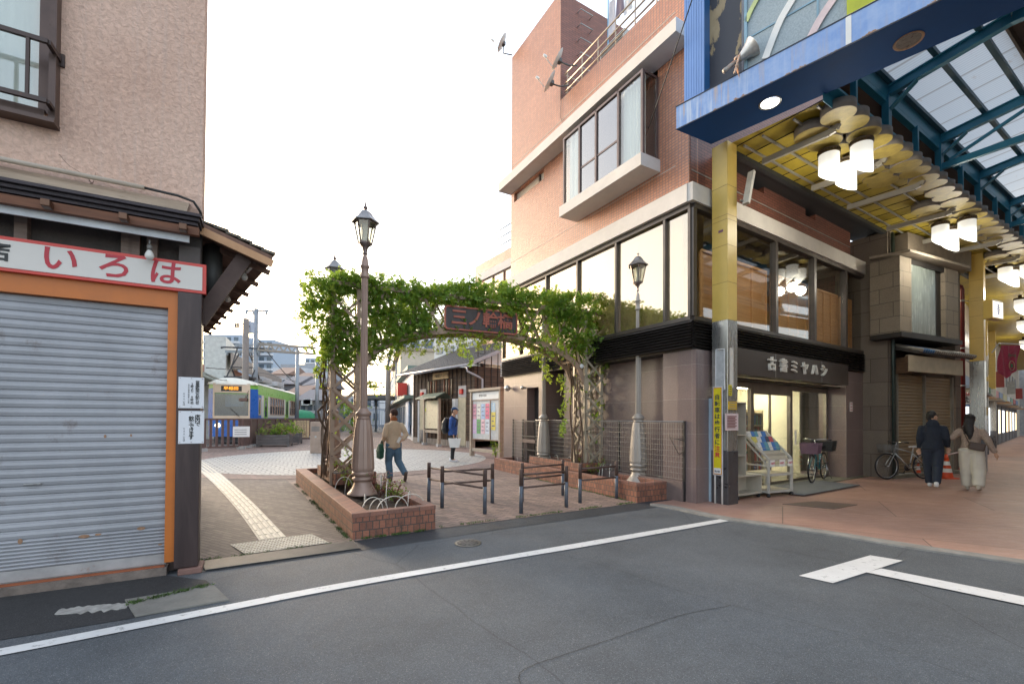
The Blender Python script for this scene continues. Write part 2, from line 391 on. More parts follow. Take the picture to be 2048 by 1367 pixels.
for i in range(27):
    for j in range(7):
        if i % 9 == 8: pass
        u = (i + 0.6) / 27.2; w_ = (j + 0.5) / 7
        p = tq[0].lerp(tq[1], u).lerp(tq[3].lerp(tq[2], u), w_)
        mb.lathe([(0.013, 0), (0.011, 0.005), (0.006, 0.006)], 8, (p.x, p.y, 0.021))
mb.build('tactile_studs', flat('tactile_stud', (0.30, 0.26, 0.20), 0.7))['kind'] = 'structure'
# drain grating
ground_sheet('grating_gap_shade', [G(398, 1125), G(705, 1083.5), G(720, 1098), G(412, 1142)], 0.013, flat('gap_shade_dark', (.035, .033, .03), .9))  # flat dark sheet, its colour stands in for shade between the grating bars
mb = MB(); ga, gb, gc, gd = G(398, 1125), G(705, 1083.5), G(720, 1098), G(412, 1142)
for i in range(13):
    u = (i + 0.5) / 13; a = ga.lerp(gd, u); e = gb.lerp(gc, u); a.z = e.z = 0.016; mb.bar(a, e, 0.009, 0.010)
for i in range(9):
    u = i / 8; a = ga.lerp(gb, u); e = gd.lerp(gc, u); a.z = e.z = 0.0125; mb.bar(a, e, 0.006, 0.004)
dg_ = mb.build('drain_grating', flat('galvanised_bar', (0.22, 0.195, 0.17), 0.5, 0.4)); tag(dg_, 'ribbed metal drain grating between the tactile tiles and the road', 'grating')
# painted lines
def paint_mat():
    m, nt, b = mk('road_paint'); v = ocoord(nt)
    n = N(nt, 'TexNoise', {'Vector': v, 'Scale': 14.0, 'Detail': 9, 'Roughness': 0.8}).outputs[0]
    n2 = N(nt, 'TexNoise', {'Vector': v, 'Scale': 1.3, 'Detail': 5, 'Roughness': 0.7}).outputs[0]
    c = mix(nt, ramp(nt, n, [(0.56, 0.0), (0.66, 0.85)]), ramp(nt, n2, [(0.3, (0.60, 0.60, 0.59)), (0.7, (0.74, 0.74, 0.73))]), (0.16, 0.16, 0.16))
    nt.links.new(c, b.inputs['Base Color']); b.inputs['Roughness'].default_value = 0.6; bumpto(nt, b, n, 0.3, 0.003); return m
M_paint = paint_mat()
U = smoothpts([G(-320, 1352), G(0, 1298), G(400, 1220.5), G(683, 1166.5), G(1000, 1113), G(1205, 1078), G(1440, 1038.3)], 8)
Lo = smoothpts([G(-320, 1368), G(0, 1312), G(400, 1233), G(683, 1177.5), G(1000, 1122), G(1210, 1086.5), G(1458, 1042)], 8)
d_ = (U[0] - U[12]).normalized() * 14; U.insert(0, U[0] + d_); Lo.insert(0, Lo[0] + d_)
ribbon('road_line', U, Lo, 0.008, M_paint)
ground_sheet('road_line', [G(1597.7, 1151.8), G(1740.4, 1110.8), G(1806, 1121.6), G(1666, 1166.6)], 0.008, M_paint)
A_ = [G(1762.4, 1138), G(2048, 1195), G(2500, 1290)]; B_ = [G(1731.7, 1145.6), G(2048, 1212), G(2500, 1318)]; d_ = (A_[2] - A_[0]).normalized() * 9
ribbon('road_line', A_ + [A_[2] + d_], B_ + [B_[2] + d_], 0.012, M_paint)
# arcade pavement with a pale kerb
KE = smoothpts([G(1300, 1008), G(1345, 1012.5), G(1460.5, 1036), G(1655, 1063), G(1844, 1093), G(2048, 1122), G(2500, 1190), G(2500, 1190) + (G(2500, 1190) - G(2048, 1122)) * 4], 5)
KE2 = smoothpts([G(1300, 1012), G(1345, 1018.5), G(1460.5, 1042), G(1655, 1070), G(1844, 1100.5), G(2048, 1130), G(2500, 1200), G(2500, 1200) + (G(2500, 1200) - G(2048, 1130)) * 4], 5)
M_kerb = flat('kerb_concrete', (0.26, 0.25, 0.23), 0.8, var=0.25, vs=5, bump=0.4, bs=90)
mbk = MB(); n = len(KE)
vv = [(p.x, p.y, 0.022) for p in KE] + [(p.x, p.y, 0.022) for p in KE2] + [(p.x, p.y, -0.01) for p in KE2]
mbk.add(vv, [(i, n + i, n + i + 1, i + 1) for i in range(n - 1)] + [(n + i, 2 * n + i, 2 * n + i + 1, n + i + 1) for i in range(n - 1)])
mbk.build('kerb', M_kerb)['kind'] = 'structure'
def arcade_floor():
    m, nt, b = mk('arcade_red_paving'); v = ocoord(nt, rot=(0, 0, R(31)))
    t = N(nt, 'TexBrick', {'Vector': v, 'Color1': (0.43, 0.25, 0.19, 1), 'Color2': (0.36, 0.215, 0.17, 1), 'Mortar': (0.13, 0.08, 0.065, 1), 'Scale': 1.0, 'Mortar Size': 0.007, 'Brick Width': 3.0, 'Row Height': 1.5}, offset=0.5)
    n = N(nt, 'TexNoise', {'Vector': v, 'Scale': 0.8, 'Detail': 8, 'Roughness': 0.7}).outputs[0]
    vm = ocoord(nt, (1.2, 5, 1), rot=(0, 0, R(31)))
    n2 = N(nt, 'TexNoise', {'Vector': vm, 'Scale': 1.6, 'Detail': 8, 'Roughness': 0.7, 'Distortion': 1.5}).outputs[0]
    c = mix(nt, 0.85, t.outputs['Color'], ramp(nt, n, [(0.25, 0.68), (0.75, 1.2)]), 'MULTIPLY')
    c = mix(nt, ramp(nt, n2, [(0.52, 0.0), (0.7, 0.4)]), c, (0.34, 0.25, 0.21))
    n3 = N(nt, 'TexNoise', {'Vector': v, 'Scale': 55.0, 'Detail': 3}).outputs[0]
    c = mix(nt, 0.4, c, ramp(nt, n3, [(0.3, 0.8), (0.7, 1.15)]), 'MULTIPLY')
    nt.links.new(c, b.inputs['Base Color']); nt.links.new(ramp(nt, n2, [(0.3, 0.38), (0.7, 0.62)]), b.inputs['Roughness']); bumpto(nt, b, n3, 0.15, 0.003)
    return m
ground_sheet('arcade_pavement', KE + [Vector((14, 3, 0)), Vector((60, 25, 0)), Vector((60, 60, 0)), Vector((4.6, 9.6, 0)), Vector((3.0, 8.3, 0))], 0.022, arcade_floor())
# paler apron in front of the bookshop
AP = az(57.0)
# covers
def cover(name, px, py, r, label, z):
    c = G(px, py); F = Matrix.Translation((c.x, c.y, z)); t = thing(name, label, 'manhole cover', F)
    MB(F).lathe([(r + 0.03, 0.0), (r + 0.03, 0.004), (r, 0.004)], 28).build('rim', flat('iron_rim', (0.20, 0.18, 0.15), 0.5, 0.6), t)
    mb = MB(F); mb.lathe([(r, 0.001), (r, 0.006), (0.001, 0.006)], 28)
    for k in range(12):
        a = 2 * PI * k / 12
        for q in (0.35, 0.62, 0.88): mb.box(r * q * math.cos(a) - 0.012, r * q * math.cos(a) + 0.012, r * q * math.sin(a) - 0.012, r * q * math.sin(a) + 0.012, 0.005, 0.009)
    mb.build('lid', flat('iron_lid', (0.11, 0.10, 0.09), 0.5, 0.5, var=0.3, dirt=((0.2, 0.15, 0.1), 0.6)), t)
cover('manhole_cover', 936, 1086, 0.13, 'small round iron cover in the asphalt in front of the brick planter', 0.004)
c = [G(1565, 1007, 0.03), G(1632, 1001, 0.03), G(1715, 1008, 0.03), G(1668, 1017, 0.03)]
mb = MB(); mb.poly([(p.x, p.y) for p in c], 0.023, 0.030); cvr = mb.build('utility_cover', flat('cover_plate', (0.17, 0.12, 0.10), 0.5, 0.3, var=0.3)); tag(cvr, 'flat four sided metal cover in the red arcade pavement', 'cover')
# concrete lid and crumbling patch by the shutter shop
c = [G(249.5, 1201), G(427, 1171.4), G(458, 1201), G(270, 1234.6)]
mb = MB(); mb.poly([(p.x, p.y) for p in c], 0.002, 0.014); o = mb.build('concrete_slab', flat('worn_concrete', (0.19, 0.183, 0.165), 0.85, var=0.2, vs=5, bump=0.7, bs=45, dirt=((0.05, 0.05, 0.045), 0.62))); tag(o, 'worn rectangular concrete lid in the road by the shutter shop', 'lid')
def crumb():
    a = G(113, 1225); b_ = G(256, 1212); mb = MB(); n = 40; up = []; dn = []
    for i in range(n + 1):
        t = i / n; p = a.lerp(b_, t); s = 0.05 + 0.035 * math.sin(t * PI) ** .5; q = Vector((-.5, .86, 0)).normalized()
        up.append(p + q * s * (0.9 + 0.5 * noise.noise(Vector((i * .35, 0, 0))))); dn.append(p - q * s * (0.8 + 0.6 * noise.noise(Vector((i * .3, 7, 0)))))
    mb.poly([(p.x, p.y) for p in up] + [(p.x, p.y) for p in reversed(dn)], 0.002, 0.009)
    o = mb.build('cement_patch', flat('cement', (0.33, 0.32, 0.30), 0.9, var=0.3, vs=12, bump=0.9, bs=30, dirt=((0.12, 0.12, 0.11), 0.58))); o['kind'] = 'structure'
crumb()
# long joint cracks in the road
def crack(pts, w):
    P = smoothpts([G(*p) for p in pts], 14); mb = MB(); L = []; Q = []
    for i, p in enumerate(P):
        t = (P[min(i + 1, len(P) - 1)] - P[max(i - 1, 0)]).normalized(); s = Vector((t.y, -t.x, 0))
        j = 0.012 * noise.noise(Vector((i * 0.9, w * 99, 3))); ww = w * (0.7 + 0.6 * abs(noise.noise(Vector((i * 0.7, 5, 1)))))
        L.append(p + s * (j + ww / 2)); Q.append(p + s * (j - ww / 2))
    o = ribbon('road_joint', L, Q, 0.0035, flat('joint_tar', (0.045, 0.045, 0.045), 0.8)); return o
crack([(1040, 1367), (1048, 1338), (1140, 1305), (1250, 1268), (1355, 1232), (1462, 1210)], 0.006)
crack([(1100, 1105), (1200, 1128), (1330, 1172), (1410, 1195), (1462, 1210), (1700, 1270), (1960, 1362)], 0.0035)
# ================================================================ brick building with the bookshop
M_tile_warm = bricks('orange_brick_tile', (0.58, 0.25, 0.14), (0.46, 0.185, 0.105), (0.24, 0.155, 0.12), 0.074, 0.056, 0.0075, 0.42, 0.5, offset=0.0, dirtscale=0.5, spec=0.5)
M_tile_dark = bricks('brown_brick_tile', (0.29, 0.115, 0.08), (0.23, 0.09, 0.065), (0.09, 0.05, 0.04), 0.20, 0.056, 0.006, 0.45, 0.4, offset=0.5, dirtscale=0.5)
M_conc = flat('fair_concrete', (0.60, 0.565, 0.525), 0.8, var=0.10, vs=2.0, bump=0.25, bs=30, dirt=((0.46, 0.42, 0.38), 0.66))
M_stone = bricks('brown_stone_cladding', (0.225, 0.165, 0.155), (0.195, 0.145, 0.138), (0.30, 0.26, 0.24), 1.25, 0.62, 0.004, 0.30, 0.1, offset=0.0, dirtscale=0.9, spec=0.6)
M_louv = flat('dark_louvre', (0.035, 0.030, 0.028), 0.35, 0.3, var=0.3)
M_frame = flat('bronze_window_frame', (0.095, 0.080, 0.070), 0.35, 0.4)
M_pane = glass('window_glass', tint=(0.88, 0.86, 0.78), alpha=0.28, spec=0.8, gc=(1, .88, .74))  # warm reflection colour stands in for sunset glow on the panes
M_pane_dk = glass('window_glass_shaded', tint=(0.93, 0.93, 0.90), alpha=0.045, spec=0.8)
M_wdoor = wood('cedar_panel', (0.60, 0.30, 0.12), (0.80, 0.45, 0.20), 0.5, (3, 3, 26), 0.1)
M_white = flat('white_paint', (0.72, 0.72, 0.70), 0.6, var=0.06)
M_curt = flat('white_curtain', (0.66, 0.68, 0.66), 0.9, var=0.07, vs=1.2, stretch=(14, 14, 0.6), bump=0.3, bs=2)
M_dark = flat('dark_interior', (0.02, 0.018, 0.016), 0.9)
M_steel = flat('galvanised_steel', (0.42, 0.42, 0.41), 0.4, 0.7)
BC = Vector((3.2, 8.0, 0)); FL = fr(BC, -30.2); FRt = fr(BC, 57.0)
Lw, Rw = 6.48, 6.75
bld = thing('brick_building', 'tall orange brick building with a bookshop on its ground floor beside the plaza', 'building', FL)
# outline helper: interior side of each face is -y for FL, +y for FRt
def fx_(F, x, y): p = F @ Vector((x, y, 0)); return (p.x, p.y)
# ground floor stone on plaza side, three depths as in the photo
mb = MB(FL)
mb.box(0.0, 0.65, -0.5, 0.0, 0, 2.74)          # corner pier proud of the wall
mb.box(0.65, 4.22, -0.6, -0.33, 0, 2.74)
mb.box(4.22, 4.62, -1.2, -0.9, 0, 2.74)         # recess
mb.box(4.62, 4.95, -0.3, -0.02, 0, 2.74); mb.box(4.95, 5.55, -0.3, -0.02, 2.36, 2.74); mb.box(5.55, 6.9, -0.3, -0.02, 0, 2.74)
mb.box(4.20, 4.22, -0.9, -0.34, 0, 2.74); mb.box(4.62, 4.64, -0.9, -0.3, 0, 2.74)
mb.box(6.88, 6.9, -8, -0.3, 0, 2.74)
mb.build('stone_wall', M_stone, bld)
MB(FL).box(0.0, 6.9, -0.7, 0.0, 2.745, 2.775).build('overhang_soffit', M_louv, bld)
MB(FL).box(4.95, 5.55, -0.35, -0.28, 0, 2.36).build('side_door', flat('dark_door', (0.04, 0.035, 0.035), 0.4), bld)
# louvre band round the corner
def louvres(F, x0, x1, sgn, name):
    mb = MB(F)
    mb.box(x0, x1, sgn * -0.02, sgn * 0.04, 2.78, 3.27)
    for i in range(9):
        z = 2.79 + i * 0.053
        mb.add([(x0, sgn * 0.04, z + 0.045), (x1, sgn * 0.04, z + 0.045), (x1, sgn * 0.095, z), (x0, sgn * 0.095, z), (x0, sgn * 0.04, z - .004), (x1, sgn * 0.04, z - .004)], [(0, 1, 2, 3), (3, 2, 5, 4)], None, False)
    mb.build(name, M_louv, bld)
louvres(FL, -0.05, 6.95, 1, 'louvre_band'); louvres(FRt, -0.05, Rw + 0.83, -1, 'louvre_band')
# first-floor glazing
WZ0, WZ1 = 3.30, 5.30
xs = [0.02, 0.58, 1.89, 3.21, 4.53, 5.87, 6.9]
mbf = MB(FL); mbf.box(0, 6.93, -0.06, 0.05, WZ0 - 0.03, WZ0 + 0.04); mbf.box(0, 6.93, -0.06, 0.06, WZ1 - 0.03, WZ1 + 0.06)
for x in xs: mbf.box(x - 0.026, x + 0.026, -0.06, 0.055, WZ0 + 0.04, WZ1 - 0.03)
mbf.build('window_frame', M_frame, bld)
for a, b_ in zip(xs[:-1], xs[1:]): MB(FL).box(a + 0.036, b_ - 0.036, -0.018, -0.010, WZ0 + 0.04, WZ1 - 0.03).build('window_pane', M_pane, bld)
MB(FL).box(0.3, 6.9, -0.14, -0.12, WZ0 + .03, WZ1).build('blind', flat('pale_blind', (0.78, 0.66, 0.50), 0.8, var=0.05), bld)
xr = [0.02, 1.13, 2.83, 4.56, 6.24, 7.38]
mbf = MB(FRt); mbf.box(0.01, 7.42, -0.05, 0.06, WZ0 - 0.03, WZ0 + 0.04); mbf.box(0.01, 7.42, -0.06, 0.06, WZ1 - 0.03, WZ1 + 0.06)
for x in xr: mbf.box(x - 0.05, x + 0.05, -0.055, 0.06, WZ0 + 0.04, WZ1 - 0.03)
mbf.box(7.38, 7.43, 0.06, 1.0, WZ0 - .02, WZ1 + .05)
mbf.build('window_frame', M_frame, bld)
for a, b_ in zip(xr[:-1], xr[1:]): MB(FRt).box(a + 0.051, b_ - 0.051, 0.010, 0.018, WZ0 + 0.04, WZ1 - 0.03).build('window_pane', M_pane_dk, bld)
mb = MB(FRt); mbs = MB(FRt)
for a, b_ in ((0.45, 2.75), (2.9, 4.5), (4.62, 6.18), (6.3, 7.0)):
    mb.box(a, b_, 0.14, 0.17, WZ0 + 0.02, WZ0 + 1.34)
    for k in range(5): x = a + (b_ - a) * k / 4; mbs.box(x - 0.018, x + 0.018, 0.12, 0.138, WZ0 + 0.02, WZ0 + 1.36)
    mbs.box(a, b_, 0.112, 0.12, WZ0 + 1.33, WZ0 + 1.38)
mb.build('timber_screen', wood('screen_board', (0.50, 0.25, 0.10), (0.72, 0.40, 0.18), 0.5, (1.2, 1.2, 30), .05), bld)
mbs.build('timber_screen_batten', M_wdoor, bld)
# room inside
mb = MB(FRt); mb.box(0.4, 7.0, 2.4, 2.5, 3.2, 5.5); mb.box(0.1, 7.3, 0.12, 2.5, 5.36, 5.40); mb.box(0.1, 7.3, 0.12, 2.5, 3.20, 3.24)
mb.build('upper_room', flat('room_wall', (0.24, 0.21, 0.17), 0.9), bld)
# concrete bands
mb = MB(FL); mb.box(0.0, 6.95, -0.1, 0.14, 5.36, 5.68)
mb.build('concrete_band', M_conc, bld)
mb = MB(FRt); mb.box(-0.12, 7.55, -0.10, 0.35, 5.361, 5.681)
mb.build('concrete_band', M_conc, bld)
# brick upper wall: plaza side, its openings built from strips
x0b, z0b = onwall(FL, 1297, 470); x1b, z1b = onwall(FL, 1124, 430)
bay0, bay1 = 0.78, 3.24
bayz0, bayz1 = 6.50, 8.14
def wallxz(mb, x0, x1, z0, z1, y0=-0.25, y1=0.0): mb.box(x0, x1, y0, y1, z0, z1)
XE = 6.48
mb = MB(FL)
SB0, SB1, SBX0, SBX1 = 7.98, 8.25, 4.72, 6.3
wallxz(mb, 0.06, XE, 5.66, 6.50); wallxz(mb, 0.06, bay0, 6.50, 8.30); wallxz(mb, bay1, SBX0, 6.50, 8.30)
wallxz(mb, SBX0, XE, 6.50, SB0); wallxz(mb, SBX0, XE, SB1, 8.30); wallxz(mb, SBX1, XE, SB0, SB1)
wallxz(mb, 0.06, XE, 8.30, 9.65)
mb.build('brick_wall', M_tile_warm, bld)
mb = MB(FL); mb.box(XE - 2.5, XE - 0.002, -2.5, -0.0025, 9.652, 12.5)       # stair tower
mb.build('stair_tower', [M_tile_warm], bld)
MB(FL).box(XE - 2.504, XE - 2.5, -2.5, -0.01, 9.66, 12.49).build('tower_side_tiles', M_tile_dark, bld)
mb = MB(FL); mb.box(XE - .02, XE, -8, -0.25, 2.7, 9.6); mb.build('back_wall', M_tile_warm, bld)
for z in (6.20, 9.1):
    mb = MB(FL); mb.box(0.36, XE - .01, -0.01, 0.004, z, z + 0.018); mb.build('movement_joint', flat('joint_mastic', (0.50, 0.42, 0.36), 0.8), bld)
# dark face of the tower towards the camera gets the brown tile
# upper wall on the arcade side
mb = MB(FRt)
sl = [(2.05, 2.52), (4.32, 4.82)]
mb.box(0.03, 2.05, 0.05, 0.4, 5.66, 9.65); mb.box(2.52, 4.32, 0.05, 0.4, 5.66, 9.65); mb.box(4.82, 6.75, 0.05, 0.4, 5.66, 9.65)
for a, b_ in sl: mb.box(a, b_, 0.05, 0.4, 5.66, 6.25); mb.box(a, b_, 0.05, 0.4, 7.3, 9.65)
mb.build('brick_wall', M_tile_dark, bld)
for a, b_ in sl: MB(FRt).box(a, b_, 0.22, 0.26, 6.25, 7.3).build('slit_window', M_frame, bld)
MB(FRt).box(0.06, 6.74, 0.044, 0.052, 6.0, 6.018).build('movement_joint', flat('joint_grey', (0.30, 0.30, 0.28), 0.8), bld)
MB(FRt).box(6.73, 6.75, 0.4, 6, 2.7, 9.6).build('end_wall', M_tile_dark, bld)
# roof slab to close the volume
a = fx_(FRt, 0.36, 0.3); b_ = fx_(FRt, 6.7, 0.3); c_ = fx_(FRt, 6.7, 6); d_ = fx_(FL, 6.4, -6); e_ = fx_(FL, 6.4, -.1)
MB().poly([a, b_, c_, d_, e_], 9.55, 9.65).build('roof_slab', M_conc, bld)
# sunshade slab and projecting bay
mb = MB(FL); mb.box(0.0, XE + 0.05, -0.1, 0.42, 8.30, 8.55); mb.build('sunshade_slab', M_conc, bld)
mb = MB(FL); mb.box(bay0 - 0.06, bay1 + 0.06, 0.0, 0.52, bayz0 - 0.24, bayz0); mb.build('bay_sill', M_conc, bld)
bw = MB(FL)
bx = [bay0, 1.42, 2.10, 2.66, bay1]
for x in bx: bw.box(x - 0.025, x + 0.025, 0.38, 0.44, bayz0, bayz1)
bw.box(bay0, bay1, 0.38, 0.44, bayz0, bayz0 + 0.05); bw.box(bay0, bay1, 0.38, 0.44, bayz1 - 0.05, bayz1)
for x in (bay0, bay1): bw.box(x - 0.02, x + 0.02, 0, 0.38, bayz0, bayz0 + 0.04); bw.box(x - 0.02, x + 0.02, 0, .06, bayz0, bayz1); bw.box(x - 0.02, x + 0.02, 0, .38, bayz1 - .04, bayz1)
for i in (1, 2): bw.box(bx[i], bx[i + 1], 0.385, 0.42, bayz0 + 0.62, bayz0 + 0.66)
bayo = bw.build('bay_window', flat('bay_frame', (0.14, 0.10, 0.09), 0.4, .3), bld)
M_clear = glass('bay_glass', tint=(0.9, 0.92, 0.9), alpha=0.06, spec=1.2)
for i in range(4):
    MB(FL).box(bx[i] + 0.025, bx[i + 1] - 0.025, 0.40, 0.408, bayz0 + 0.05, bayz1 - 0.05).build('pane', M_clear if i in (0, 3) else glass('mesh_glass', tint=(0.35, 0.33, 0.32), alpha=0.2, spec=1.2), bayo)
for x in (bay0, bay1): MB(FL).box(x - 0.006, x + 0.006, 0.06, 0.38, bayz0 + 0.04, bayz1 - 0.04).build('pane', M_clear, bayo)
def curtain(F, x0, x1, y, z0, z1, par):
    mb = MB(F); n = int((x1 - x0) / 0.02); v = []
    for i in range(n + 1): x = x0 + (x1 - x0) * i / n; yy = y + 0.018 * math.sin(x * 70) + 0.01 * math.sin(x * 31); v += [(x, yy, z0), (x, yy, z1)]
    mb.add(v, [(2 * i, 2 * i + 2, 2 * i + 3, 2 * i + 1) for i in range(n)], None, True); mb.build('curtain', M_curt, par)
curtain(FL, bx[0] + .03, bx[1], 0.30, bayz0, bayz1, bayo); curtain(FL, bx[3], bx[4] - .03, 0.30, bayz0, bayz1, bayo)
MB(FL).box(bx[1], bx[3], 0.25, 0.27, bayz0, bayz1).build('inner_shade', flat('grey_shade', (0.30, 0.27, 0.25), 0.9, var=0.2, stretch=(20, 20, .5)), bayo)
MB(FL).box(SBX0, SBX1, -0.12, -0.10, SB0, SB1).build('strip_window', flat('strip_pane', (0.62, 0.56, 0.46), 0.15, 0.0, var=.1), bld)
MB(FL).box(SBX0 + 0.28, SBX0 + 0.34, -0.10, -0.06, SB0, SB1).build('strip_window_mullion', M_frame, bld)
# roof railing on the plaza side
mb = MB(FL)
for z in (9.85, 10.05, 10.3): mb.tube([(0.1, -0.08, z), (3.9, -0.08, z), (3.9, -0.9, z)], 0.02, 6)
for i in range(7): x = 0.3 + i * 0.58; mb.tube([(x, -0.08, 9.6), (x, -0.08, 10.3)], 0.016, 6)
mb.build('roof_railing', flat('beige_rail', (0.45, 0.36, 0.27), 0.4, 0.4, dirt=((0.25, .13, .08), .6)), bld)
# ladder rungs on the tower
mb = MB(FL)
for i in range(7):
    z = 9.9 + i * 0.38; xx = XE - 2.5
    mb.tube([(xx, -0.55, z), (xx - 0.14, -0.55, z), (xx - 0.14, -0.95, z), (xx, -0.95, z)], 0.012, 6)
mb.build('ladder_rungs', M_steel, bld)
# ground floor, arcade side: piers, shopfront, lintel sign band
GZ = 2.30
mb = MB(FRt)
mb.box(0.0, 0.55, -0.08, 0.3, 0, 2.739); mb.build('stone_pier', M_stone, bld)
mb = MB(FRt); mb.box(6.26, 7.46, -0.02, 0.6, 0, 2.74)
mb.build('stone_pier', M_stone, bld)
MB(FRt).box(0.55, 0.62, 0.2, 0.6, 0, 2.74).build('stone_return', M_stone, bld)
mb = MB(FRt); mb.box(0.56, 6.02, -0.16, 0.10, 2.36, 2.86); lint = mb.build('shop_fascia', flat('bronze_fascia', (0.055, 0.042, 0.037), 0.35, 0.2, var=.05), bld)
mb = MB(FRt); mb.box(0.56, 6.24, 0.10, 0.6, GZ + 0.0, GZ + 0.04); mb.build('entrance_ceiling', M_louv, bld)
for x in (2.55, 4.6): MB(FRt).box(x - .006, x + .006, -0.164, -0.158, 2.37, 2.85).build('fascia_joint', M_steel, bld)
M_letter = flat('brushed_letter', (0.74, 0.72, 0.66), 0.45, 0.1)
LX0, _ = onwall(FRt, 1545, 735, -0.2); LX1, _ = onwall(FRt, 1649, 742, -0.2); _, LZ = onwall(FRt, 1545, 728, -0.2)
for i, ch in enumerate('古書ミヤハシ'):
    x = LX0 + (LX1 - LX0) * i / 5
    text('fascia_letter', ch, sub(FRt, x, -0.19, 2.61), 0.30, M_letter, bld, depth=0.025, bold=0.003)
# glazed shopfront set back
SF = 0.40
mb = MB(FRt)
for x in (0.62, 1.55, 2.58, 4.27, 6.12): mb.box(x, x + 0.11, SF - 0.03, SF + 0.05, 0.05, GZ)
mb.box(0.62, 6.22, SF - 0.034, SF + 0.054, GZ - 0.12, GZ); mb.box(0.62, 6.22, SF - 0.034, SF + 0.054, 0.02, 0.10)
mb.box(2.69, 4.27, SF - 0.04, SF + 0.04, 2.06, 2.181)
mb.build('shopfront_frame', flat('satin_aluminium', (0.24, 0.21, 0.18), 0.35, 0.7), bld)
for a, b_ in ((0.73, 1.55), (1.66, 2.58), (2.69, 4.27), (4.38, 6.12)):
    MB(FRt).box(a, b_, SF + 0.004, SF + 0.012, 0.10, GZ - 0.12).build('shopfront_glass', glass('shop_glass', tint=(0.93, 0.95, 0.92), alpha=0.03, spec=1.0), bld)
MB(FRt).box(3.40, 3.43, SF - 0.02, SF + 0.03, 0.10, 2.06).build('sliding_door_edge', flat('satin_aluminium', (0, 0, 0)), bld)
MB(FRt).box(4.46, 4.50, SF - 0.06, SF - 0.03, 0.9, 1.25).build('door_handle', M_letter, bld)
# interior of the shop
M_int = flat('shop_plaster', (0.72, 0.68, 0.55), 0.8, var=.04)
mb = MB(FRt); mb.box(0.66, 6.1, 3.4, 3.5, 0, 2.5); mb.box(0.62, 0.66, SF + .06, 3.5, 0, 2.5); mb.box(6.1, 6.14, 1.0, 3.5, 0, 2.5); mb.box(0.62, 6.14, SF + .06, 3.5, 2.42, 2.5); mb.build('shop_interior', M_int, bld)
MB(FRt).box(0.62, 6.14, SF + .06, 3.5, 0.0, 0.06).build('shop_floor', flat('shop_lino', (0.30, 0.27, 0.22), 0.4), bld)
for x in (1.6, 3.4, 5.2): MB(FRt).box(x - 0.55, x + 0.55, 1.9, 2.1, 2.36, 2.415).build('ceiling_light', glow('shop_light', (1.0, 0.93, 0.72), 16), bld)
MB(FRt).bbox(2.6, 3.5, 3.15, 3.4, 2.0, 2.28, 0.03).build('wall_air_conditioner', M_white, bld)
mbb = MB(FRt); mbc = [MB(FRt) for _ in range(5)]
bcol = [flat('book_%s' % n_, c_, .6) for n_, c_ in (('red', (.45, .08, .06)), ('cream', (.62, .55, .42)), ('blue', (.08, .16, .34)), ('green', (.1, .26, .16)), ('brown', (.2, .1, .06)))]
rnd = random.Random(3)
for (bx0, bx1, by0, by1) in ((1.0, 2.0, 2.9, 3.2), (2.3, 3.3, 1.9, 2.2), (3.5, 4.9, 1.35, 1.6), (4.95, 6.0, 2.7, 3.0)):
    h = 1.75
    mbb.box(bx0 - 0.03, bx0, by0, by1, 0.06, h); mbb.box(bx1, bx1 + 0.03, by0, by1, 0.06, h); mbb.box(bx0, bx1, by1 - 0.02, by1, 0.06, h)
    for k in range(6):
        z = 0.1 + k * 0.31; mbb.box(bx0, bx1, by0, by1 - 0.02, z, z + 0.02)
        if k < 5:
            x = bx0 + .01
            while x < bx1 - 0.05:
                w_ = rnd.uniform(0.015, 0.045); hh = rnd.uniform(0.19, 0.26); mbc[rnd.randrange(5)].box(x, x + w_ * .9, by0 + rnd.uniform(.01, .04), by1 - 0.05, z + 0.021, z + 0.02 + hh); x += w_
mbb.build('bookcase', flat('pale_shelf', (0.55, 0.47, 0.33), 0.6), bld)
for i, q in enumerate(mbc): q.build('book_row', bcol[i], bld)['kind'] = 'stuff'
# concrete threshold
th = MB(FRt); th.box(0.6, 7.3, -0.15, 0.6, 0.0, 0.045); th.build('threshold', flat('threshold_stone', (0.16, 0.15, 0.11), .6, var=.2), bld)
MB(FRt).box(2.4, 5.0, -0.75, 0.2, 0.046, 0.056).build('door_mat', flat('grey_mat', (0.12, 0.125, 0.14), .9, bump=.4), bld)
# notices and a spotlight on the pier
def small_notice(F, x, y, z, w_, h_, c1, label, cat='notice', lines=3, c2=(.5, .1, .1)):
    o = MB(F).box(x - w_ / 2, x + w_ / 2, y - 0.006, y, z - h_ / 2, z + h_ / 2)
    t = o.build('notice', flat('notice_' + str(abs(hash(tuple(c1))) % 999), c1, .5, var=.03)); tag(t, label, cat)
    m2 = MB(F)
    for i in range(lines): zz = z + h_ * (0.32 - 0.64 * i / max(1, lines - 1)); m2.box(x - w_ * 0.36, x + w_ * (0.36 - 0.1 * (i % 2)), y - 0.009, y - 0.0062, zz - h_ * 0.035, zz + h_ * 0.035)
    m2.build('printed_lines', flat('notice_ink' + str(c2), c2, .6), t)
    return t
nx, nz = onwall(FRt, 1702, 813, -0.02); small_notice(FRt, nx, -0.022, nz, 0.17, 0.24, (.66, .62, .60), 'small white notice with red lines on the stone pier right of the bookshop')
nx, nz = onwall(FRt, 1731, 813, -0.02); small_notice(FRt, nx - .02, -0.022, nz, 0.05, 0.24, (.6, .5, .05), 'narrow yellow sticker at the edge of the stone pier', 'sticker', 4, (.1, .1, .1))
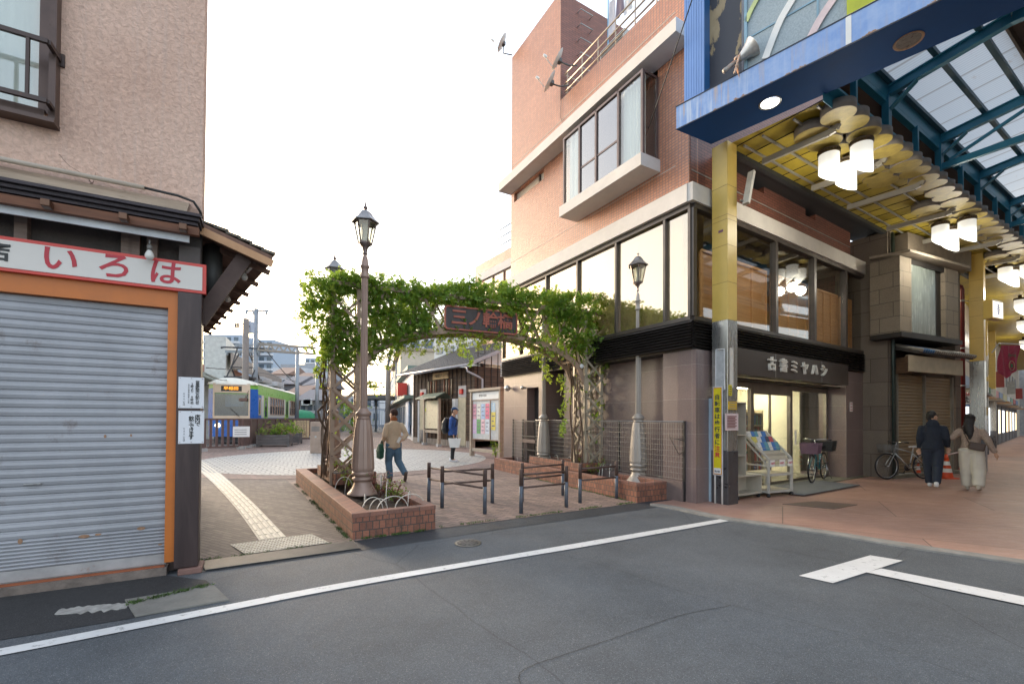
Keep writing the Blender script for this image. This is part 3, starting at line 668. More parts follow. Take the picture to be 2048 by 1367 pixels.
# ================================================================ shutter shop on the left
LB = Vector((-3.05, 4.42, 0)); FS = fr(LB, 60.5)      # local x runs to the right, wall is at negative x; outward = -y
shop = thing('shutter_shop', 'old stucco shop with a closed grey roller shutter at the left edge', 'building', FS)
def stucco():
    m, nt, b = mk('pink_stucco'); v = ocoord(nt)
    t = N(nt, 'TexCoord')
    n = N(nt, 'TexNoise', {'Vector': v, 'Scale': 26.0, 'Detail': 5, 'Roughness': 0.6, 'Distortion': 0.6}).outputs[0]
    big = N(nt, 'TexNoise', {'Vector': v, 'Scale': 0.9, 'Detail': 6}).outputs[0]
    st = N(nt, 'TexNoise', {'Vector': ocoord(nt, (16, 16, 0.5)), 'Scale': 1.0, 'Detail': 6, 'Roughness': 0.7}).outputs[0]
    c = ramp(nt, big, [(0.3, (0.53, 0.345, 0.265)), (0.7, (0.66, 0.46, 0.365))])
    c = mix(nt, 0.7, c, ramp(nt, n, [(0.35, 0.78), (0.6, 1.12), (0.75, 1.3)]), 'MULTIPLY')
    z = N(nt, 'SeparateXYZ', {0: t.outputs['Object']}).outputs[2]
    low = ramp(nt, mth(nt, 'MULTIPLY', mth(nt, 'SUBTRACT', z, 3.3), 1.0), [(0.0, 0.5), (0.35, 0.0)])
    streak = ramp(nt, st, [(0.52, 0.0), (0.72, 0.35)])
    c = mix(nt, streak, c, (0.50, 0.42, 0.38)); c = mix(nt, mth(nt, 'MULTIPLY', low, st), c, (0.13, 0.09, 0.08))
    w1 = N(nt, 'TexNoise', {'Vector': v, 'Scale': 1.4, 'Detail': 4}).outputs['Color']
    nt.links.new(c, b.inputs['Base Color']); b.inputs['Roughness'].default_value = 0.9; b.inputs['Specular IOR Level'].default_value = 0.2
    bumpto(nt, b, n, 0.85, 0.02); return m
M_stuc = stucco()
WX0, WZ = onwall(FS, 118, 290)
mb = MB(FS)
mb.box(-4.5, -0.02, 0.0, 0.25, 3.36, 4.02); mb.box(WX0, -0.02, 0.0, 0.25, 4.02, 7.5); mb.box(-4.5, WX0, 0.0, 0.25, 6.2, 7.5)
FSd = fr(LB, -37.0)
mb.build('stucco_wall', M_stuc, shop)
mb = MB(FSd); mb.box(0.16, 6.4, 0.04, 0.28, 0.0, 3.9); mb.box(0.16, 4.2, 0.05, 0.30, 3.9, 7.5)
mb.build('side_wall', flat('side_board', (0.12, 0.085, 0.075), 0.7), shop)
# wall crack, modelled as a thin dark groove line
def wallcrack(pts, w):
    P = [Vector((onwall(FS, *p)[0], -0.001, onwall(FS, *p)[1])) for p in pts]; P = smoothpts(P, 6); mb = MB(FS); a = []; b_ = []
    for i, p in enumerate(P):
        j = 0.008 * noise.noise(Vector((i * .8, 2, 1))); k = w * (0.4 + 0.8 * i / len(P)); a.append(p + Vector((j - k, 0, 0))); b_.append(p + Vector((j + k, 0, 0)))
    n = len(P); mb.add(a + b_, [(i, i + 1, n + i + 1, n + i) for i in range(n - 1)]); mb.build('wall_crack', flat('crack_shadow', (0.08, 0.05, 0.045), 1.0), shop)
wallcrack([(118, 308), (137, 330), (160, 345), (180, 362), (184, 375), (193, 390)], 0.0035)
wallcrack([(191, 345), (189, 358), (184, 368)], 0.002)
# upper window with railing
wf = MB(FS); wf.box(WX0 - 0.045, WX0, -0.10, 0.02, 4.02, 6.2); wf.box(-4.5, WX0 - 0.07, -0.09, 0.02, 4.02, 4.10); wf.box(WX0 - 0.13, WX0 - 0.045, -0.02, 0.02, 4.10, 6.2); wf.box(WX0 - 1.3, WX0 - 1.24, -.05, .02, 4.1, 6.2)
wf.box(-4.5, WX0 + 0.005, -0.14, 0.0, 3.985, 4.02)
M_brz = flat('brown_aluminium', (0.085, 0.055, 0.045), 0.35, 0.5, dirt=((0.05, .03, .02), .6))
wfo = wf.build('window_frame', M_brz, shop)
MB(FS).box(-4.5, WX0 - 0.13, 0.0, 0.006, 4.10, 6.2).build('window_pane', M_clear, wfo)
def ribsheet():
    mb = MB(FS); x = -4.5; v = []; k = 0
    while x < WX0 - 0.12: v += [(x, 0.10 + (0.012 if k % 2 else 0), 4.1), (x, 0.10 + (0.012 if k % 2 else 0), 6.2)]; x += 0.045; k += 1
    mb.add(v, [(2 * i, 2 * i + 2, 2 * i + 3, 2 * i + 1) for i in range(k - 1)], None, True); mb.build('curtain', M_curt, wfo)
ribsheet()
rl = MB(FS); rx = WX0 - 0.02
for z in (4.62, 4.12): rl.bar((-4.5, -0.2, z), (rx, -0.2, z), 0.03, 0.035)
rl.bar((rx, -0.2, 4.62), (rx + .02, 0.0, 4.60), 0.03, 0.04); rl.bar((rx, -0.2, 4.12), (rx, 0.0, 4.12), 0.03, 0.03)
x = rx - 0.12
while x > -4.4: rl.box(x - 0.011, x + 0.011, -0.212, -0.188, 4.1, 4.62); x -= 0.20
rl.box(rx - 0.01, rx + 0.05, -0.02, 0.0, 4.55, 4.66)
rl.build('window_railing', flat('rusty_rail', (0.06, 0.04, 0.035), 0.5, 0.3, dirt=((0.15, .06, .03), .6)), shop)
# gutter / flashing / shingle layers above the sign
g = MB(FS); g.tube([(-4.5, -0.10, 3.60), (-0.45, -0.10, 3.60)], 0.022, 8); g.build('pipe', flat('cream_pipe', (0.45, 0.38, 0.31), 0.5), shop)
MB(FS).tube([(-0.45, -0.10, 3.60), (-0.2, -0.10, 3.59), (-0.08, -0.08, 3.57), (-0.03, -0.04, 3.5), (-0.02, 0.0, 3.45)], 0.012, 6).build('cable', flat('black_cable', (0.02, 0.02, 0.02), 0.5), shop)
g = MB(FS); g.add([(-4.5, 0, 3.58), (-0.12, 0, 3.58), (-0.12, -0.20, 3.42), (-4.5, -0.20, 3.42), (-4.5, -.20, 3.39), (-0.12, -.20, 3.39)], [(0, 1, 2, 3), (3, 2, 5, 4)], None, False)
g.build('flashing', flat('weathered_flashing', (0.34, 0.27, 0.20), 0.5, 0.2, var=.3, dirt=((0.10, 0.075, 0.06), 0.58), stretch=(0.6, 3, 4)), shop)
g = MB(FS)
for i in range(3): g.box(-4.5, -0.0 - 0.015 * i, -0.30 + 0.03 * i, -0.0, 3.355 - 0.034 * i, 3.382 - 0.034 * i)
g.build('shingle_edge', flat('charred_shingle', (0.045, 0.035, 0.04), 0.7, var=.5, vs=9, stretch=(.4, 3, 5), bump=.8, bs=25), shop)
MB(FS).box(-4.5, -0.02, -0.24, -0.18, 3.20, 3.272).build('fascia_board', wood('red_brown_fascia', (0.10, .04, .02), (0.20, .08, .04), .6, (2, 30, 30)), shop)
MB(FS).box(-4.5, -0.10, -0.17, -0.15, 3.14, 3.24).build('light_trim', flat('pale_trim', (0.55, 0.56, 0.58), .5), shop)
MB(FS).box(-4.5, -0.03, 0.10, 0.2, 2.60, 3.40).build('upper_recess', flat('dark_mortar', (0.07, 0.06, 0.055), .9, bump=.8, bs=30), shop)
for px in (52, 260, 275, 310):
    x, z = onwall(FS, px * 1.0, 500, 0.1); MB(FS).box(x - 0.05, x + 0.03, 0.02, 0.10, 2.9, 3.3).build('rafter_post', wood('old_post', (0.14, .10, .085), (0.22, .17, .14), .8), shop)
for px in (97, 250, 368):
    x, z = onwall(FS, px, 470, -0.24); MB(FS).bbox(x - 0.03, x + 0.03, -0.33, -0.24, 3.20, 3.26, 0.008).build('gutter_bracket', flat('oiled_bracket', (0.12, 0.06, 0.035), .35, .6), shop)
# sign board
x1, z1 = onwall(FS, 412.5, 530.6, -0.06); x1b, z2 = onwall(FS, 412.5, 587, -0.06)
_, zt0 = onwall(FS, 0, 470, -0.06); _, zb0 = onwall(FS, 0, 541, -0.06)
ZS1 = (z1 + zt0) / 2; ZS0 = (z2 + zb0) / 2
sg = thing('shop_sign', 'white sign board with a red border and red kana above the shutter', 'sign', sub(FS, x1, -0.06, ZS0))
M_red = flat('sign_red', (0.55, 0.045, 0.03), 0.4, var=.1)
MB(FS).box(-4.6, x1, -0.06, 0.0, ZS0, ZS1).build('border', M_red, sg)
MB(FS).box(-4.6, x1 - 0.03, -0.066, -0.0605, ZS0 + 0.026, ZS1 - 0.03).build('panel', flat('aged_sign_white', (0.60, 0.555, 0.51), 0.45, var=.06, vs=1.5, dirt=((0.5, .42, .36), .68)), sg)
zc = (ZS0 + ZS1) / 2
M_crim = flat('crimson_ink', (0.42, 0.02, 0.035), .5, var=.1)
for ch, px in (('い', 117), ('ろ', 228), ('は', 329)):
    x, _ = onwall(FS, px, 540, -0.066); text('kana', ch, sub(FS, x, -0.069, zc + 0.0), 0.25, M_crim, sg, depth=.001, bold=0.004, sx=1.05, shear=.08)
x, _ = onwall(FS, 4, 505, -0.066); text('kanji', '店', sub(FS, x - .03, -0.069, zc), 0.17, flat('black_ink', (0.02, .02, .02), .5), sg, depth=.001, bold=.004)
# orange frame + shutter
SX = onwall(FS, 335, 800, 0.03)[0]; SX2 = onwall(FS, 353, 800, 0.0)[0]; PX1 = 0.0
M_or = flat('orange_paint', (0.48, 0.135, 0.018), 0.45, var=.15, vs=2, dirt=((0.30, .09, .03), .68))
fo = MB(FS); fo.box(-4.5, SX2, -0.01, 0.12, 2.535, ZS0 + 0.01); fo.box(SX, SX2, -0.014, 0.10, 0.12, 2.535); fo.build('orange_frame', M_or, shop)
def shutter(F, x0, x1, z0, z1, y, pitch, name, m, parent, low=0.0):
    mb = MB(F); v = []; z = z0
    prof = []
    while z < z1:
        p = pitch if z >= low else pitch * 0.42
        prof += [(z, 0.012), (z + p * 0.14, 0.0), (z + p * 0.50, -0.006), (z + p * 0.80, -0.002), (z + p * 0.86, 0.010)] ; z += p
    prof.append((z1, 0.01)); n = len(prof)
    for zz, yy in prof: v += [(x0, y + yy, min(zz, z1)), (x1, y + yy, min(zz, z1))]
    mb.add(v, [(2 * i, 2 * i + 1, 2 * i + 3, 2 * i + 2) for i in range(n - 1)], None, False)
    return mb.build(name, m, parent)
M_shut = flat('shutter_steel', (0.315, 0.315, 0.335), 0.45, 0.1, var=.16, vs=1.6, stretch=(1, 1, .6), dirt=((0.20, .17, .16), .60))
for (px_, py_, w_, h_) in ((168, 1072, .05, .02), (196, 1068, .03, .012), (282, 1056, .04, .02), (210, 872, .012, .02), (262, 870, .01, .016), (40, 1082, .02, .03), (320, 1088, .02, .01)):
    x_, z_ = onwall(FS, px_, py_, .045); n_ = 9; MB(FS).add([(x_ + w_ * (.8 + .5 * noise.noise(Vector((k, px_, 0)))) * math.cos(6.283 * k / n_), .0475, z_ + h_ * (.8 + .6 * noise.noise(Vector((k, px_, 5)))) * math.sin(6.283 * k / n_)) for k in range(n_)], [tuple(range(n_))]).build('rust_chip', flat('rust_chip', (.30, .17, .10), .8, var=.3, vs=30), shop)
shp = MB(FS); shp.box(-4.5, SX, 0.05, 0.065, 0.10, 0.19); shp.box(-4.5, SX, 0.072, 0.078, 0.02, 2.55)
so = shutter(FS, -4.5, SX, 0.19, 2.55, 0.055, 0.075, 'roller_shutter', M_shut, shop, 0.44)
shp.build('shutter_bottom_rail', flat('rail_steel', (0.40, 0.38, 0.38), .4, .4, dirt=((.3, .14, .07), .62)), so)
hx, hz = onwall(FS, 66, 967, 0.05); hb = MB(FS); hb.tube([(hx - .055, .05, hz), (hx - .05, .035, hz), (hx + .05, .035, hz), (hx + .055, .05, hz)], .006, 6); hb.lathe([(0.001, 0), (0.03, .004), (0.04, 0)], 12, (hx, .05, hz)); hb.build('handle', M_steel, so)
# pillar
MB(FS).bbox(SX2 + 0.005, -0.005, -0.06, 0.13, 0.06, ZS0 - 0.004, 0.006).build('timber_pillar', wood('dark_pillar', (0.035, 0.022, 0.022), (0.075, 0.05, 0.047), 0.42, (9, 9, 1.1), .35), shop)
MB(FS).box(SX2 + 0.004, -0.03, -0.02, 0.12, ZS0, 3.15).build('pillar_top', flat('pillar_plaster', (0.10, 0.085, 0.08), .9), shop)
MB(FS).bbox(-0.16, 0.03, -0.10, 0.16, 0.0, 0.055, .008).build('pillar_foot', flat('brick_foot', (0.20, .11, .09), .8, bump=.5), shop)
MB(FS).box(-4.5, SX + .02, -0.03, 0.14, 0.0, 0.075).build('sill', flat('rough_sill', (0.17, 0.135, 0.115), .9, var=.4, vs=6, bump=.9, bs=30), shop)
MB(FS).box(-4.5, SX, 0.0, 0.05, 0.076, 0.088).build('shutter_track', flat('rust_track', (0.28, .08, .03), .7), so)
# notices screwed on the pillar
def notice2(z0px, z1px, name, label, cols):
    xa, za = onwall(FS, 357, z0px, -0.07); xb, zb = onwall(FS, 407.5, z1px, -0.07)
    F = sub(FS, (xa + xb) / 2, -0.0605, (za + zb) / 2); w_ = xb - xa; h_ = za - zb
    t = thing('notice_board', label, 'notice', F)
    MB(F).box(-w_ / 2, w_ / 2, -0.006, 0, -h_ / 2, h_ / 2).build('panel', flat('notice_white', (0.66, .66, .69), .4, var=.02), t)
    for (u, v0, v1, s, size, b) in cols:
        zz = h_ / 2 - h_ * (v0 + v1) / 2
        text('writing', s, sub(F, w_ * (u - .5), -0.0075, zz), size, flat('black_ink', (0, 0, 0)), t, depth=.0006, vertical=True, bold=b, step=h_ * (v1 - v0) / len(s) / size)
    mb = MB(F)
    for i in (-1, 0, 1):
        for j in (-1, 1): mb.lathe([(0.005, 0), (0.004, .003), (0.001, .004)], 8, (i * (w_ / 2 - .012), -0.008, j * (h_ / 2 - .012)))
    mb.build('screws', flat('rust_screw', (0.16, .04, .03), .6), t)
notice2(753, 816, 'n', 'white opening hours notice, the upper of two on the dark pillar', [(.74, .12, .88, '営業時間のお知らせ', .034, .0008), (.53, .19, .50, '２時より', .026, .0006), (.53, .60, .88, '８時迄', .026, .0006), (.40, .22, .85, '定休日毎週水曜第二木曜', .014, 0), (.22, .50, .75, '飲食店', .012, 0), (.22, .77, .92, 'いろは', .018, 0)])
notice2(821, 886, 'n', 'white eat in notice, the lower of two on the dark pillar', [(.74, .13, .47, '店内で', .046, .0012), (.50, .18, .88, '飲食できます', .046, .0012), (.22, .50, .75, '飲食店', .012, 0), (.22, .77, .93, 'いろは', .018, 0)])
# corner eave on the plaza side
tip = D(545, 523, 4.75); far_ = D(415, 668, 8.9); rt = D(402, 456, 4.42)
dr = (far_ - tip); dr.z = 0
top2 = rt + dr * 1.0
ev = MB()
tipf = Vector((far_.x, far_.y, tip.z)); nrm = Vector((0, 0, 0.06))
ev.add([rt, tip, tipf, top2, rt + nrm, tip + nrm, tipf + nrm, top2 + nrm], [(0, 1, 2, 3), (7, 6, 5, 4), (0, 4, 5, 1), (1, 5, 6, 2), (2, 6, 7, 3), (3, 7, 4, 0)], None, False)
FE = FS
evo = ev.build('eave', wood('eave_soffit', (0.12, .07, .05), (0.22, .13, .10), .8, (9, 2, 2)), shop)
tl_ = MB(); NR, NC = 6, 26
for r_ in range(NR):
    for c in range(NC):
        f0, f1 = r_ / NR, (r_ + 1.25) / NR; g0, g1 = c / NC, (c + .96) / NC
        def pt(f, g, h): p = rt.lerp(tip, f) + dr * g; return p + Vector((0, 0, h))
        h0 = 0.065 + .002 * ((c * 7 + r_ * 3) % 5); hh = 0.028 + .004 * ((c * 5 + r_ * 11) % 4)
        f1 = min(f1, 1.05)
        a, b_, c2, d = pt(f0, g0, h0), pt(f1, g0, h0 + .02), pt(f1, g1, h0 + .02), pt(f0, g1, h0)
        up = Vector((0, 0, hh * .7))
        tl_.add([a, b_, c2, d, a + up, b_ + up, c2 + up, d + up], [(0, 1, 2, 3), (7, 6, 5, 4), (0, 4, 5, 1), (1, 5, 6, 2), (2, 6, 7, 3), (3, 7, 4, 0)], None, False)
tl_.build('roof_tiles', flat('grey_brown_tile', (0.10, 0.085, 0.065), 0.8, var=.5, vs=9, bump=.6), evo)
mb = MB(); q = Vector((0, 0, -.03)); mb.bar(rt + q - dr * .003, tip + q - dr * .003, 0.03, 0.075); mb.build('bargeboard', wood('raw_pine', (0.42, .22, .11), (0.56, .33, .18), .6, (3, 3, 3)), evo)
for i in range(9):
    g_ = (i + .5) / 9; a = rt + dr * g_; b_ = tip + dr * g_; MB().bar(a + Vector((0, 0, -.03)), b_ + (b_ - a) * .06 + Vector((0, 0, -.03)), .05, .05).build('rafter_tail', wood('rafter', (0.13, .075, .05), (0.25, .15, .11), .7, (4, 4, 4)), evo)


for g_ in (.02, .35, .7):
    a = rt + dr * g_; p0 = Vector((a.x, a.y, 2.45)); p1 = rt.lerp(tip, .62) + dr * g_ - Vector((0, 0, .06)); p2 = rt + dr * g_ - Vector((0, 0, .12))
    MB().bar(p0, p1, .06, .14).build('eave_brace', wood('dark_brace', (.05, .03, .026), (.10, .065, .055), .7, (4, 4, 4)), evo)
p = D(425, 540, 4.75)
MB(Matrix.Translation(p)).lathe([(0.09, -.35), (.09, .25)], 14).build('vent_drum', flat('sooty_metal', (0.06, .058, .055), .6, .3), shop)
ra = D(508, 527, 4.9); rb = D(455, 585, 6.4); MB().bar(ra, rb, .03, .03).build('lamp_rail', flat('galv_rail', (0.4, .4, .4), .5, .4), shop)
# bulbs
def bulb(px, py, Y, label, s=1.0, up=.05):
    p = D(px, py, Y); F = Matrix.Translation(p); t = thing('light_bulb', label, 'bulb', F)
    MB(F).lathe([(.001, -.055 * s), (.02 * s, -.05 * s), (.034 * s, -.03 * s), (.036 * s, -.012 * s), (.030 * s, .008 * s), (.019 * s, .028 * s), (.017 * s, .035 * s)], 16).build('glass_globe', flat('opal_glass', (0.62, .60, .56), .15, var=.03), t)
    m = MB(F); m.lathe([(.02 * s, .034 * s), (.022 * s, .07 * s), (.015 * s, .085 * s)], 12); m.tube([(0, 0, .08 * s), (0, .0, .08 * s + up)], .008, 6); m.build('socket', flat('grey_socket', (0.16, .15, .14), .5, .3), t)
bulb(299, 508, 4.1, 'round bulb hanging in front of the red bordered sign', 1.0)
bulb(489, 552, 4.95, 'white bulb under the tiled eave, the nearer one', .9)
bulb(455, 596, 6.0, 'white bulb under the tiled eave, the farther one', 1.0)
# ================================================================ shopping arcade: entrance gate, aisle ceiling, roof
A0 = Vector((3.74, 7.8, 0)); FA = fr(A0, 58.5)          # x along the arcade, -y towards its middle
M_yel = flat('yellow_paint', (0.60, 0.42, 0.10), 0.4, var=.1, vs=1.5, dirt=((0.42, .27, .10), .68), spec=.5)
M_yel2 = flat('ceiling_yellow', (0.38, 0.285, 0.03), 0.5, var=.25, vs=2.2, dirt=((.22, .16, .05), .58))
M_brush = flat('brushed_steel', (0.48, 0.48, 0.46), 0.28, 0.85, var=.1, vs=3, stretch=(3, 3, .4), dirt=((0.3, .29, .27), .66))
M_teal = flat('teal_steel', (0.03, 0.20, 0.31), 0.42, 0.1, var=.18, vs=2)
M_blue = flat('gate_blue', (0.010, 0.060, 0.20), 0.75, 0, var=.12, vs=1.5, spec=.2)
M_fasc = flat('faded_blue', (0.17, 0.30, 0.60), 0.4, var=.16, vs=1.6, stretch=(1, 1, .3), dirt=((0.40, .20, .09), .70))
arc = thing('arcade_roof', 'blue framed roof and yellow side ceiling of the shopping arcade', 'arcade roof', FA)
X1 = 14.0
# ceiling over the side aisle (both sides of the street)
for sgn, yc, yo in ((1, -1.42, 0.15), (-1, -4.58, -6.15)):
    mb = MB(FA); mb.add([(0.35 if sgn > 0 else -2.2, yc, 6.38), (X1, yc, 6.38), (X1, yo, 6.38), (0.12 if sgn > 0 else -3.6, yo, 6.38)], [(0, 1, 2, 3)])
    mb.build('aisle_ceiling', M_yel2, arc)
mb = MB(FA); x = .3
while x < X1: mb.box(x, x + .02, -1.42, 0.14, 6.372, 6.379); x += .42
mb.build('ceiling_joints', M_dark, arc)
mb = MB(FA)
for y in (-0.12, -0.45, -0.95, -1.30): mb.box(0.3, X1, y - .016, y + .016, 6.30, 6.33)
mb.build('ceiling_conduit', flat('conduit_grey', (0.34, .34, .32), .4, .5), arc)
mb = MB(FA); mb.box(0.35, 9, 0.15, 0.9, 6.40, 6.46); mb.box(0.35, X1, 0.10, 0.20, 6.30, 6.40); mb.build('wall_gutter', flat('dark_gutter', (0.04, .045, .05), .5, .3), arc)
# cloud-like discs
M_dside = flat('disc_side', (0.22, 0.20, 0.18), .6); M_dbot = flat('disc_bottom', (0.40, .31, .08), .5, var=.25, vs=7, dirt=((.26, .2, .1), .6))
def discs(pts, par):
    for (x, y, z, r_) in pts:
        mb = MB(sub(FA, x, y, z)); mb.lathe([(r_, 0.0), (r_, 0.15)], 22, mi=0); mb.lathe([(r_ - .004, -.003), (.001, -.003)], 22, mi=1, caps=False)
        mb.build('ceiling_disc', [M_dside, M_dbot], par)
P = []
x = .62; k = 0
while x < X1: P.append((x, -1.44, 6.20 + .02 * (k % 2), .235)); x += .44; k += 1
for c in (1.55, 6.95, 12.4):
    for dx, dy in ((-.75, -.98), (-.35, -1.0), (1.2, -.98), (1.62, -1.0), (2.05, -.98), (-1.15, -1.0), (.1, -.96)): P.append((c + dx, dy, 6.19 if dx < 0 else 6.21, .25))
for x_ in (2.9, 3.3): P.append((x_, -1.0, 6.2, .24))
discs([p for p in P if p[0] > .5][:98], arc)
# edge truss, louvres, posts
for s_, y0 in ((1, -1.52), (-1, -4.48)):
    mb = MB(FA); xs0 = 0.1 if s_ > 0 else -2.0
    mb.box(xs0, X1, y0 - .06, y0 + .06, 6.40, 6.415); mb.box(xs0, X1, y0 - .008, y0 + .008, 6.415, 6.52); mb.box(xs0, X1, y0 + s_ * .06 - .003, y0 + s_ * .06 + .003, 6.22, 6.40)
    mb.box(xs0, X1, y0 - .05, y0 + .05, 6.88, 6.95); mb.box(xs0, X1, y0 - s_ * .04 - .012, y0 - s_ * .04 + .012, 6.95, 7.26)
    mb.build('edge_beam', M_teal, arc)
    mb = MB(FA)
    for i in range(6): z = 6.53 + i * .058; mb.add([(xs0, y0 + s_ * .10, z), (X1, y0 + s_ * .10, z), (X1, y0 + s_ * .04, z + .05), (xs0, y0 + s_ * .04, z + .05)], [(0, 1, 2, 3)])
    mb.box(xs0, X1, y0 + s_ * .12, y0 + s_ * .13, 6.45, 6.9); mb.build('clerestory_louvre', flat('rusty_louvre', (0.075, .05, .038), .6, .2), arc)
RX = [-0.4 + 2.5 * i for i in range(0, 6)]
mb = MB(FA); x = 0.85
while x < X1:
    if x > .3: mb.box(x - .03, x + .03, -1.60, -1.52, 6.41, 6.9)
    x += 1.25
mb.build('clerestory_posts', M_teal, arc)
for i, x in enumerate(RX):
    if x < -.1: continue
    mb = MB(FA)
    for y0, y1, z0, z1 in ((-1.50, -3.0, 6.98, 7.16), (-3.0, -4.50, 7.16, 6.98)):
        mb.bar((x, y0, z0), (x, y1, z1), .10, .015); mb.bar((x, y0, z0 + .08), (x, y1, z1 + .08), .012, .16); mb.bar((x, y0, z0 + .16), (x, y1, z1 + .16), .10, .015)
    for y0 in (-1.55, -4.45): mb.box(x - .06, x + .06, y0 - .05, y0 + .05, 6.41, 6.98); mb.polyxz([(x - .02, 6.98), (x - .02, 6.7)], 0, 0) if 0 else None
    mb.bar((x, -1.6, 6.75), (x, -1.95, 7.02), .10, .02)
    if i % 2 == 0 and i > 1: mb.bar((x, -1.5, 6.52), (x, -4.5, 6.52), .08, .12); mb.bar((x, -1.7, 6.6), (x, -2.9, 7.1), .05, .05)
    mb.build('rafter', M_teal, arc)
mb = MB(FA)
for y in (-1.62, -2.2, -2.68, -3.32, -3.8, -4.38):
    z = 7.15 + .12 * (1 - abs(y + 3) / 1.5) * 1.3; mb.box(0, X1, y - .035, y + .035, z, z + .07)
mb.build('purlin', flat('dark_teal', (0.02, .075, .11), .5, .1), arc)
def sheet_mat():
    m, nt, b = mk('corrugated_translucent'); v = ocoord(nt)
    s = N(nt, 'SeparateXYZ', {0: v})
    st = mth(nt, 'MULTIPLY', mth(nt, 'ADD', mth(nt, 'SINE', mth(nt, 'MULTIPLY', s.outputs[0], 2 * PI / 0.063)), 1.0), 0.5)
    n = N(nt, 'TexNoise', {'Vector': ocoord(nt, (1.2, 4, 1)), 'Scale': 1.3, 'Detail': 8, 'Roughness': .75}).outputs[0]
    band = mth(nt, 'FRACT', mth(nt, 'DIVIDE', s.outputs[0], 0.62))
    c = mix(nt, ramp(nt, st, [(0.0, 0.0), (1.0, 0.45)]), (0.60, 0.64, 0.66), (0.42, 0.45, 0.47))
    c = mix(nt, ramp(nt, band, [(0.0, 0.8), (0.05, 0.8), (0.09, 0.0)]), c, (0.32, 0.31, 0.29))
    c = mix(nt, ramp(nt, n, [(0.62, 0.0), (0.72, 0.7)]), c, (0.40, 0.27, 0.17))
    d = N(nt, 'BsdfDiffuse', {'Color': c}); t = N(nt, 'BsdfTranslucent', {'Color': c})
    ms = N(nt, 'MixShader', {0: 0.62, 1: d.outputs[0], 2: t.outputs[0]}); nt.links.new(ms.outputs[0], nt.nodes['Material Output'].inputs[0]); return m
M_sheet = sheet_mat()
for y0, y1, z0, z1 in ((-1.48, -2.88, 7.24, 7.38), (-3.12, -4.52, 7.38, 7.24)):
    mb = MB(FA); mb.add([(0.0, y0, z0), (X1, y0, z0), (X1, y1, z1), (0.0, y1, z1)], [(0, 1, 2, 3)]); mb.build('roof_sheet', M_sheet, arc)
mb = MB(FA); mb.box(0.0, X1, -3.14, -2.86, 7.46, 7.50); mb.box(0, X1, -2.90, -2.87, 7.32, 7.46); mb.box(0, X1, -3.13, -3.10, 7.32, 7.46); mb.build('ridge_vent', flat('ridge_brown', (0.10, .085, .075), .6), arc)
# J-shaped brackets carrying the lamps
M_brk = flat('bracket_grey', (0.36, .34, .30), .45, .2, var=.1)
def jbr(x, y0=-0.15, y1=-1.22):
    mb = MB(FA); P_ = [(x, y0, 6.17), (x, y1, 6.12), (x, y1 - .09, 6.14), (x, y1 - .13, 6.20), (x, y1 - .13, 6.30)]
    L = []; 
    for p, q in zip(P_[:-1], P_[1:]): mb.bar(p, q, .05, .10, up=(0, -.7, .7) if q[2] > p[2] + .02 else (0, 0, 1))
    mb.build('ceiling_bracket', M_brk, arc)
for c in (1.55, 6.95, 12.4):
    jbr(c - .72); jbr(c + 1.05)
    if c < 12: jbr(c + 2.6, -.15, -1.3)
# lamp clusters: each lamp a thing
def globe_mat():
    m, nt, b = mk('lit_opal_glass'); t = N(nt, 'TexCoord'); z = N(nt, 'SeparateXYZ', {0: t.outputs['Object']}).outputs[2]
    b.inputs['Base Color'].default_value = (.8, .8, .78, 1); b.inputs['Roughness'].default_value = .25
    b.inputs['Emission Color'].default_value = (1.0, .97, .86, 1)
    e = ramp(nt, mth(nt, 'ADD', mth(nt, 'MULTIPLY', z, 1.7), 1.0), [(0.0, .30), (.25, .36), (.45, .16), (.65, .085), (1.0, .055)])
    nt.links.new(mth(nt, 'MULTIPLY', e, 2.2), b.inputs['Emission Strength']); return m
M_globe = globe_mat()
def lamp(F, label, near=True):
    t = thing('arcade_lamp', label, 'lamp', F, 'cylindrical lamps under the arcade ceiling')
    n = 24; v = []; f = []; r_ = .155
    for k in range(n): a = 2 * PI * k / n; v.append((r_ * math.cos(a), r_ * math.sin(a), -.06))
    for k in range(n): a = 2 * PI * k / n; v.append((r_ * math.cos(a), r_ * math.sin(a), -.46 + .15 * math.cos(a + 2.1 - PI)))
    f = [(k, (k + 1) % n, n + (k + 1) % n, n + k) for k in range(n)]; f.append(tuple(range(n, 2 * n)))
    mb = MB(F); mb.add(v, f[:-1], None, True); mb.add(v[n:], [tuple(range(n))], 1, False); mb.build('glass_shade', [M_globe, glow('shade_underside', (1, .97, .86), .24)], t)
    if near: lt = bpy.data.lights.new('bulb', 'POINT'); lt.energy = 6.5; lt.color = (1, .93, .78); lt.shadow_soft_size = .14; lo = bpy.data.objects.new('bulb', lt); COL.objects.link(lo); lo.parent = t; lo.location = (0, 0, -.72)
    mb = MB(F); mb.lathe([(.162, -.075), (.166, -.07), (.166, -.052), (.160, -.05), (.160, -.012), (.166, -.01), (.166, 0), (.05, .01), (.05, .12)], 24)
    for k in range(24): a = 2 * PI * k / 24; mb.box(.162 * math.cos(a) - .006, .162 * math.cos(a) + .006, .162 * math.sin(a) - .006, .162 * math.sin(a) + .006, -.046, -.016)
    mb.build('collar', flat('lamp_collar', (0.12, .09, .06), .4, .5), t)
    return t
lab = ['nearest the entrance gate', 'second from the gate', 'third from the gate', 'fourth from the gate', 'fifth from the gate', 'farthest from the gate']
which = ['wall side lamp', 'street side lamp', 'back middle lamp']
L0 = None
FA2 = fr(FA @ Vector((13.6, -.3, 0)), 49.0)
